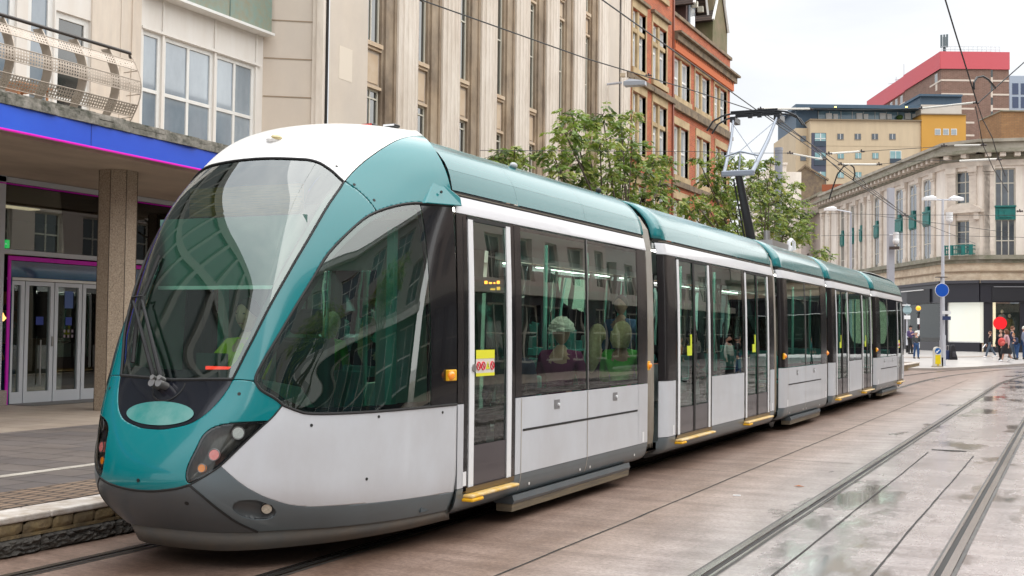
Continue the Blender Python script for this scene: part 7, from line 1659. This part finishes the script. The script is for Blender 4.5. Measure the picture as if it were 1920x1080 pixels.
    for sd in (1, -1): hd.ball((hc.x-.005*s, hc.y+.078*s*sd, hc.z-.01*s), .018*s, .010*s, .028*s, 8, 6)
    ho = obj('head', hd, skin, parent=t, smooth=True, local=True)
    ey = MB()
    for sd in (1, -1): ey.ball((hc.x+.083*s, hc.y+.030*s*sd, hc.z+.012*s), .011*s, .013*s, .007*s, 8, 6)
    obj('eyes', ey, mat("eye_dark", (.03, .02, .015), .3), parent=ho, local=True); obj('mouth', MB().ball((hc.x+.080*s, hc.y, hc.z-.062*s), .008*s, .024*s, .006*s, 8, 5), mat("lips", (.42, .14, .12), .5), parent=ho, local=True)
    if hair:
        hm = MB(); vs = []; fs = []; low = {'short': -.15, 'long': -.35, 'bob': -.55, 'curly': -.02}[hairstyle]; grow = {'short': 1.08, 'long': 1.14, 'bob': 1.25, 'curly': 1.42}[hairstyle]; rg = random.Random(int(H*1000)+len(label)); n1, n2 = 18, 12
        for i in range(n2+1):
            for k in range(n1):
                a = 2*math.pi*k/n1; front = max(0, math.cos(a)); zmin = low+front**2*(.62-low)*1.0; ph = math.acos(max(-1, min(1, 1-(1-zmin)*i/n2))); jt = (rg.uniform(.88, 1.12) if hairstyle == 'curly' else rg.uniform(.985, 1.02))
                vs.append((hc.x-.006*s+math.sin(ph)*math.cos(a)*.098*grow*s*jt, hc.y+math.sin(ph)*math.sin(a)*.086*grow*s*jt, hc.z+.006*s+math.cos(ph)*.120*min(grow, 1.16)*s*jt))
        for i in range(n2):
            for k in range(n1): fs.append((i*n1+k, (i+1)*n1+k, (i+1)*n1+(k+1) % n1, i*n1+(k+1) % n1))
        hm.add(vs, fs)
        if hairstyle == 'long': hm.tube([(hc.x-.07*s, hc.y, hc.z+.02*s), (hc.x-.105*s, hc.y, hc.z-.14*s), (hc.x-.115*s, hc.y+.01, hc.z-.30*s), (hc.x-.10*s, hc.y+.02, hc.z-.46*s)], [.075*s, .085*s, .075*s, .02*s], 12)
        if hairstyle == 'bob': hm.tube([(hc.x-.05*s, hc.y, hc.z+.02*s), (hc.x-.06*s, hc.y, hc.z-.06*s), (hc.x-.05*s, hc.y, hc.z-.15*s)], [.112*s, .120*s, .088*s], 14)
        obj('hair', hm, hair, parent=t, smooth=True, local=True)
    if hat: obj('cap', MB().lathe([(.105*s, .0), (.108*s, .05*s), (.085*s, .10*s), (.03*s, .125*s)], (hc.x, hc.y, hc.z+.035*s), 16).box((hc.x+.07*s, hc.y-.06*s, hc.z+.035*s), (hc.x+.17*s, hc.y+.06*s, hc.z+.05*s)), hat, parent=t, smooth=True, local=True)
    # clothes: jacket and trousers follow the body
    ko = ['pel', 'waist', 'chest', 'neck']+[k+n_ for n_ in 'LR' for k in ('sh', 'elb', 'wri')]; jx = {k: i for i, k in enumerate(ko)}
    tv = [V[k] for k in ko]; tv[0] = (V['pel'][0], V['pel'][1], V['pel'][2]-.02*s); nk = Vector(V['neck']); ch = Vector(V['chest']); tv[3] = tuple(ch.lerp(nk, .93))
    rr = dict(pel=(.165, .13), waist=(.15, .12), chest=(.175, .13), neck=(.070, .066), sh=.072, elb=.058, wri=.043)
    skin_obj('jacket', tv, [(jx['pel'], jx['waist']), (jx['waist'], jx['chest']), (jx['chest'], jx['neck'])]+[e for n_ in 'LR' for e in ((jx['chest'], jx['sh'+n_]), (jx['sh'+n_], jx['elb'+n_]), (jx['elb'+n_], jx['wri'+n_]))], [tuple(q*s for q in rr[k.rstrip('LR')]) if isinstance(rr[k.rstrip('LR')], tuple) else rr[k.rstrip('LR')]*s for k in ko], top, t)
    if not skirt:
        ko = ['pel']+[k+n_ for n_ in 'LR' for k in ('hip', 'knee', 'ank')]; jx = {k: i for i, k in enumerate(ko)}; tv = [V[k] for k in ko]
        skin_obj('trousers', tv, [e for n_ in 'LR' for e in ((0, jx['hip'+n_]), (jx['hip'+n_], jx['knee'+n_]), (jx['knee'+n_], jx['ank'+n_]))], [q*s for q in (.128, .105, .078, .062, .105, .078, .062)], bottom, t)
    else:
        obj('skirt', MB().lathe([(.155*s, hz*s+.06), (.20*s, hz*s-.12), (.27*s, hz*s-.33), (.30*s, hz*s-.50)], (0, 0, 0), 18), bottom, parent=t, smooth=True, local=True)
    for n_ in 'LR':
        a = Vector(V['ank'+n_]); b = Vector(V['toe'+n_]); obj('shoe', MB().tube([tuple(a+Vector((-.05*s, 0, -.03*s))), tuple(a+Vector((.04*s, 0, -.02*s))), tuple(b+Vector((.04*s, 0, .0)))], [.045*s, .048*s, .034*s], 10), shoes, parent=t, smooth=True, local=True)
    return t
def cl(n_, c): return mat("cloth_"+n_, c, .9, noise=(14, .5, tuple(q*.6 for q in c)))
denim = cl('denim', (.03, .08, .20)); blkc = cl('jet', (.015, .015, .018)); nav = cl('navy', (.02, .03, .07)); blond = mat("hair_blond", (.85, .72, .42), .7, noise=(30, .6, (.42, .32, .16))); whh = mat("hair_white", (.88, .84, .72), .7, noise=(30, .6, (.45, .42, .34))); dkh = mat("hair_dark", (.02, .015, .012), .7)
TOC = YAW-math.pi/2          # facing the camera
def ped(px, py, hpx, label, dirn, **k):
    f_ = on_far(px, py); D_ = (f_-Vector((0, 0, CAMH))).dot(fw); H_ = hpx*D_/FPX; return person(label, tuple(f_), dirn, H=min(2.2, H_), **k)
ped(1718, 671.5, 51, 'man in white cap and grey jacket with blue jeans by the round sign', TOC, top=cl('slate', (.07, .08, .09)), bottom=denim, hat=mat("cap_white", (.7, .68, .62), .8), hair=whh, arms='face', stride=.08)
ped(1707, 662, 53, 'person in purple blue jacket and black woolly hat holding a phone', TOC+.3, top=cl('purple', (.09, .06, .16)), bottom=blkc, hat=blkc, arms='phone')
ped(1857, 669, 50, 'man in black hooded top walking left with a white carrier bag', math.pi/2+YAW+1.3, top=blkc, bottom=cl('greyblue', (.10, .13, .17)), shoes=whitestrip, stride=.30, hair=mat("hair_auburn", (.14, .06, .03), .8))
ped(1887, 678, 61, 'woman in pink top and black skirt walking left with a red backpack', math.pi/2+YAW+1.45, top=cl('pink', (.62, .38, .40)), bottom=blkc, skirt=True, shoes=whitestrip, stride=.26, hairstyle='bob', hair=mat("hair_auburn", (.14, .06, .03), .8))
ped(1877, 676, 60, 'person in dark clothes and black face mask left of the red backpack', TOC-.7, top=blkc, bottom=blkc, stride=.15)
ped(1898, 672, 62, 'tall man in navy jacket standing in front of the display window', TOC+1.2, top=nav, bottom=cl('greyblue', (.10, .13, .17)), stride=.12, hair=mat("hair_auburn", (.14, .06, .03), .8))
ped(1907, 673, 52, 'man in blue jeans and navy top bending forward at right', TOC-1.0, top=nav, bottom=denim, lean=.55, stride=.15, arms='forward', hair=mat("hair_ginger", (.30, .13, .04), .8))
ped(1920, 672, 62, 'person in grey blue hooded top cut by the right edge', TOC+1.0, top=cl('greyhood', (.22, .25, .34)), bottom=denim, hair=whh)
# backpack and carrier bag
f_ = on_far(1887, 678); D_ = (f_-Vector((0, 0, CAMH))).dot(fw); c = atD(1878, 641, D_-.35); bp_ = thing('backpack', 'red backpack worn by the woman in the pink top', 'backpack', tuple(c)); k_ = D_/FPX
obj('bag_body', MB().ball(tuple(c), 6.3*k_, .17, 8*k_, 12, 10), mat("bag_red", (.55, .06, .05), .7, noise=(9, .5, (.35, .03, .03))), parent=bp_, smooth=True); obj('front_pocket', MB().ball(tuple(c-back*.12+Vector((0, 0, -2.5*k_))), 4.4*k_, .10, 4*k_, 12, 8), mat("bag_red_light", (.62, .12, .10), .7), parent=bp_, smooth=True); obj('top_loop', MB().tube([tuple(c+RV*-.06+Vector((0, 0, 7.5*k_))), tuple(c+Vector((0, 0, 9.2*k_))), tuple(c+RV*.06+Vector((0, 0, 7.5*k_)))], .012, 5), blkc, parent=bp_)
f_ = on_far(1857, 669); D_ = (f_-Vector((0, 0, CAMH))).dot(fw); c = atD(1845.5, 649, D_-.2); k_ = D_/FPX
tag(obj('carrier_bag', MB().add([tuple(c+RV*x*k_+Vector((0, 0, z*k_))+back*y) for y in (-.05, .05) for x, z in ((-3.8, -3.8), (-1.2, -2.4), (3.6, 4.2), (1.5, 4.0))], [(0, 1, 2, 3), (7, 6, 5, 4), (0, 4, 5, 1), (1, 5, 6, 2), (2, 6, 7, 3), (3, 7, 4, 0)]), whitestrip, loc=tuple(c), bevel=.02), 'white carrier bag swinging from the hand of the walking man', 'bag')
# passengers and driver
def pas(x, y, label, face=math.pi/2, zf=.36, **k): return person(label, (TX+x, y, zf), face, pose='sit', arms='lap', **k)
pas(.80, PY[0], 'passenger with curly white hair and plum coat seen from behind', top=cl('plum', (.19, .02, .10)), bottom=blkc, hair=whh, hairstyle='curly', H=1.80)
pas(.40, PY[1], 'passenger with long straight blond hair and black coat', top=blkc, bottom=blkc, hair=blond, hairstyle='long', H=1.74)
pas(.80, PY[2], 'passenger with blond bob in bright green jacket near the tram window', top=cl('green', (.14, .66, .10)), bottom=blkc, hair=blond, hairstyle='bob', H=1.78)
pas(.82, 9.72, 'passenger in navy coat sitting just behind the first tram door', face=-math.pi/2, top=nav, bottom=blkc, hair=dkh, H=1.70, skin=SKd)
pas(-.80, 11.4, 'passenger with dark hair sitting on the far side of the tram', top=nav, bottom=blkc, hair=dkh, H=1.72)
pas(-.80, 20.6, 'passenger in grey sitting in the middle part of the tram', top=cl('slate', (.07, .08, .09)), bottom=blkc, hair=dkh, H=1.7)
person('tram driver in yellow green high visibility vest behind the windscreen', (TX-.22, 7.22, .52), -math.pi/2, H=1.72, pose='sit', arms='forward', top=mat("hi_vis", (.42, .52, .02), .7), bottom=blkc, hair=dkh)
person('passenger in blue shirt standing by the doors of the second tram part', (TX+.3, 14.0, .36), -math.pi/2, H=1.72, top=cl('shirtblue', (.10, .18, .35)), bottom=blkc, hair=dkh)
person('person in pale green coat and grey cap standing inside the glass doors', (XB-1.3, 15.2, ZR), .2, H=1.68, top=cl('sage', (.20, .28, .26)), bottom=denim, hat=cl('slate', (.07, .08, .09)), hair=whh)
# people across the road that the windows mirror
for i, (x, y, lab, tp_, bt_) in enumerate(((2.4, 40.5, 'person in pale jacket and black trousers on the far side of the street', cl('palejkt', (.55, .52, .47)), blkc), (3.4, 38.0, 'person in orange top standing across the street', cl('orange', (.5, .2, .05)), blkc), (3.9, 47.5, 'person in dark coat waiting across the street', blkc, denim), (4.6, 66, 'person in teal top across the street near the tram end', cl('tealtop', (.02, .2, .2)), blkc))):
    person(lab, (x, y, 0), math.pi, top=tp_, bottom=bt_, hair=dkh, stride=.1)

# ================================================================== buildings across the street (seen mirrored in the glass)
def mirror_block(name, label, x, y0, y1, h, wallm, bays, floors, wm_, fm_, z0=5.0, fh=3.6, ground=None):
    b = thing(name, label, 'building', (x, (y0+y1)/2, 0)); F_ = Fac((x, y0, 0), (0, 1, 0)); F_.n = Vector((-1, 0, 0)); L_ = y1-y0; bw = L_/bays; holes = []
    for r_ in range(floors):
        for k in range(bays): holes.append((k*bw+bw*.22, (k+1)*bw-bw*.22, z0+r_*fh, z0+r_*fh+fh*.62))
    for k in range(bays): holes.append((k*bw+.35, (k+1)*bw-.35, .6, 3.7))
    mb = MB(); F_.wall(mb, 0, L_, 4.2, h, [q for q in holes if q[2] > 4], .3); F_.box(mb, 0, L_, h-.01, h, -8, 0); obj('wall', mb, wallm, parent=b)
    mb = MB(); F_.wall(mb, 0, L_, 0, 4.2, [q for q in holes if q[2] < 4], .3); obj('shop_wall', mb, sh, parent=b)
    for h_ in holes: F_.win(b, *h_, c=-.2, nx=2, ny=2, fw=.10, fm=fm_, pm=wm_)
    mb = MB(); F_.box(mb, 0, L_, h-.9, h-.5, .01, .55); F_.box(mb, 0, L_, 4.2, 4.7, .01, .4); obj('cornice', mb, fm_, parent=b); return b
mirror_block('office_building', 'white and glass office building opposite the tram front', 15.0, -22, 22, 13, mat("office_white", (.33, .31, .30), .7), 12, 2, mat("office_glass", (.05, .08, .10), .05, coat=1), wfr)
mirror_block('stone_building', 'pale stone building opposite the middle of the tram', 14.0, 22.5, 60, 15, mat("opposite_stone", (.60, .50, .44), .8), 12, 3, gwin2, frc)
mirror_block('stone_terrace', 'pale stone terrace opposite the far end of the tram', 16.0, 60.5, 100, 13, mat("opposite_stone2", (.52, .46, .42), .8), 12, 2, gwin2, frc)
c5_ = [(10.5+rx_, 6+ry_, 5.2+rz_, 1.0) for rx_, ry_, rz_ in ((0, 0, 0), (.8, .9, .4), (-.6, .8, .6), (.2, -1.0, .5), (-.5, -.5, 1.1), (.6, -.2, 1.4), (0, 1.4, 1.2), (-.3, .3, 2.0))]
street_tree((10.5, 6, 0), c5_, 'street tree across the road seen mirrored in the tram glass', 12, G_, dens=.5, fork=3.0)
c5_ = [(11+rx_, 13.5+ry_, 5.4+rz_, 1.05) for rx_, ry_, rz_ in ((0, 0, 0), (.8, .9, .4), (-.6, .8, .6), (.2, -1.0, .5), (-.5, -.5, 1.1), (.6, -.2, 1.4), (0, 1.4, 1.2))]
street_tree((11, 13.5, 0), c5_, 'second street tree across the road opposite the tram door', 13, G_, dens=.5, fork=3.0)
struct('pavement', MB().quad((9, -30, .004), (40, -30, .004), (40, 54, .004), (9, 54, .004)), pavl)

# ================================================================== world and light
w = bpy.data.worlds.new("World"); scene.world = w; w.use_nodes = True; nt = w.node_tree; N = nt.nodes; L = nt.links
bg = N["Background"]; sky = N.new("ShaderNodeTexSky"); sky.sky_type = 'NISHITA'; sky.sun_disc = False
SUN_E, SUN_A = R(50), R(62)
sky.sun_elevation = SUN_E; sky.sun_rotation = SUN_A; sky.dust_density = 4.0; sky.air_density = 1.0; sky.ozone_density = 1.0
tc = N.new("ShaderNodeTexCoord"); mp = N.new("ShaderNodeMapping"); mp.inputs["Scale"].default_value = (1.2, 1.2, 3.2)
nz = N.new("ShaderNodeTexNoise"); nz.inputs["Scale"].default_value = 2.2; nz.inputs["Detail"].default_value = 7; nz.inputs["Roughness"].default_value = .55; nz.inputs["Distortion"].default_value = .3
L.new(tc.outputs["Generated"], mp.inputs[0]); L.new(mp.outputs[0], nz.inputs["Vector"])
rp = N.new("ShaderNodeValToRGB"); rp.color_ramp.elements[0].position = .30; rp.color_ramp.elements[1].position = .62
rp.color_ramp.elements[0].color = (4.3, 4.5, 4.8, 1); rp.color_ramp.elements[1].color = (5.7, 5.8, 5.9, 1)
L.new(nz.outputs[0], rp.inputs[0])
sz = N.new("ShaderNodeSeparateXYZ"); L.new(tc.outputs["Generated"], sz.inputs[0])
zr = N.new("ShaderNodeMapRange"); zr.interpolation_type = 'SMOOTHSTEP'; zr.inputs["From Min"].default_value = .22; zr.inputs["From Max"].default_value = .95; zr.inputs["To Min"].default_value = 1.0; zr.inputs["To Max"].default_value = 2.1; L.new(sz.outputs[2], zr.inputs["Value"])   # overcast sky: brighter towards the zenith
zm = N.new("ShaderNodeVectorMath"); zm.operation = 'SCALE'; L.new(rp.outputs[0], zm.inputs[0]); L.new(zr.outputs[0], zm.inputs["Scale"])
mx = N.new("ShaderNodeMixRGB"); mx.inputs[0].default_value = .97; L.new(sky.outputs[0], mx.inputs[1]); L.new(zm.outputs[0], mx.inputs[2]); L.new(mx.outputs[0], bg.inputs[0])
bg.inputs[1].default_value = .088
sl = bpy.data.lights.new("sun", 'SUN'); sl.energy = 1.5 ; sl.angle = R(125); sl.color = (1, .96, .90)
so = bpy.data.objects.new("sun", sl); COL.objects.link(so)
d = Vector((math.cos(SUN_E)*math.sin(SUN_A), math.cos(SUN_E)*math.cos(SUN_A), math.sin(SUN_E)))
so.rotation_euler = d.to_track_quat('Z', 'Y').to_euler(); so.location = (0, 0, 30)
scene.view_settings.view_transform = 'Standard'; scene.view_settings.look = 'None'; scene.view_settings.exposure = 1.12; scene.view_settings.gamma = 1
try:
    scene.cycles.transparent_max_bounces = 16; scene.cycles.max_bounces = 8; scene.cycles.use_denoising = True
except Exception: pass
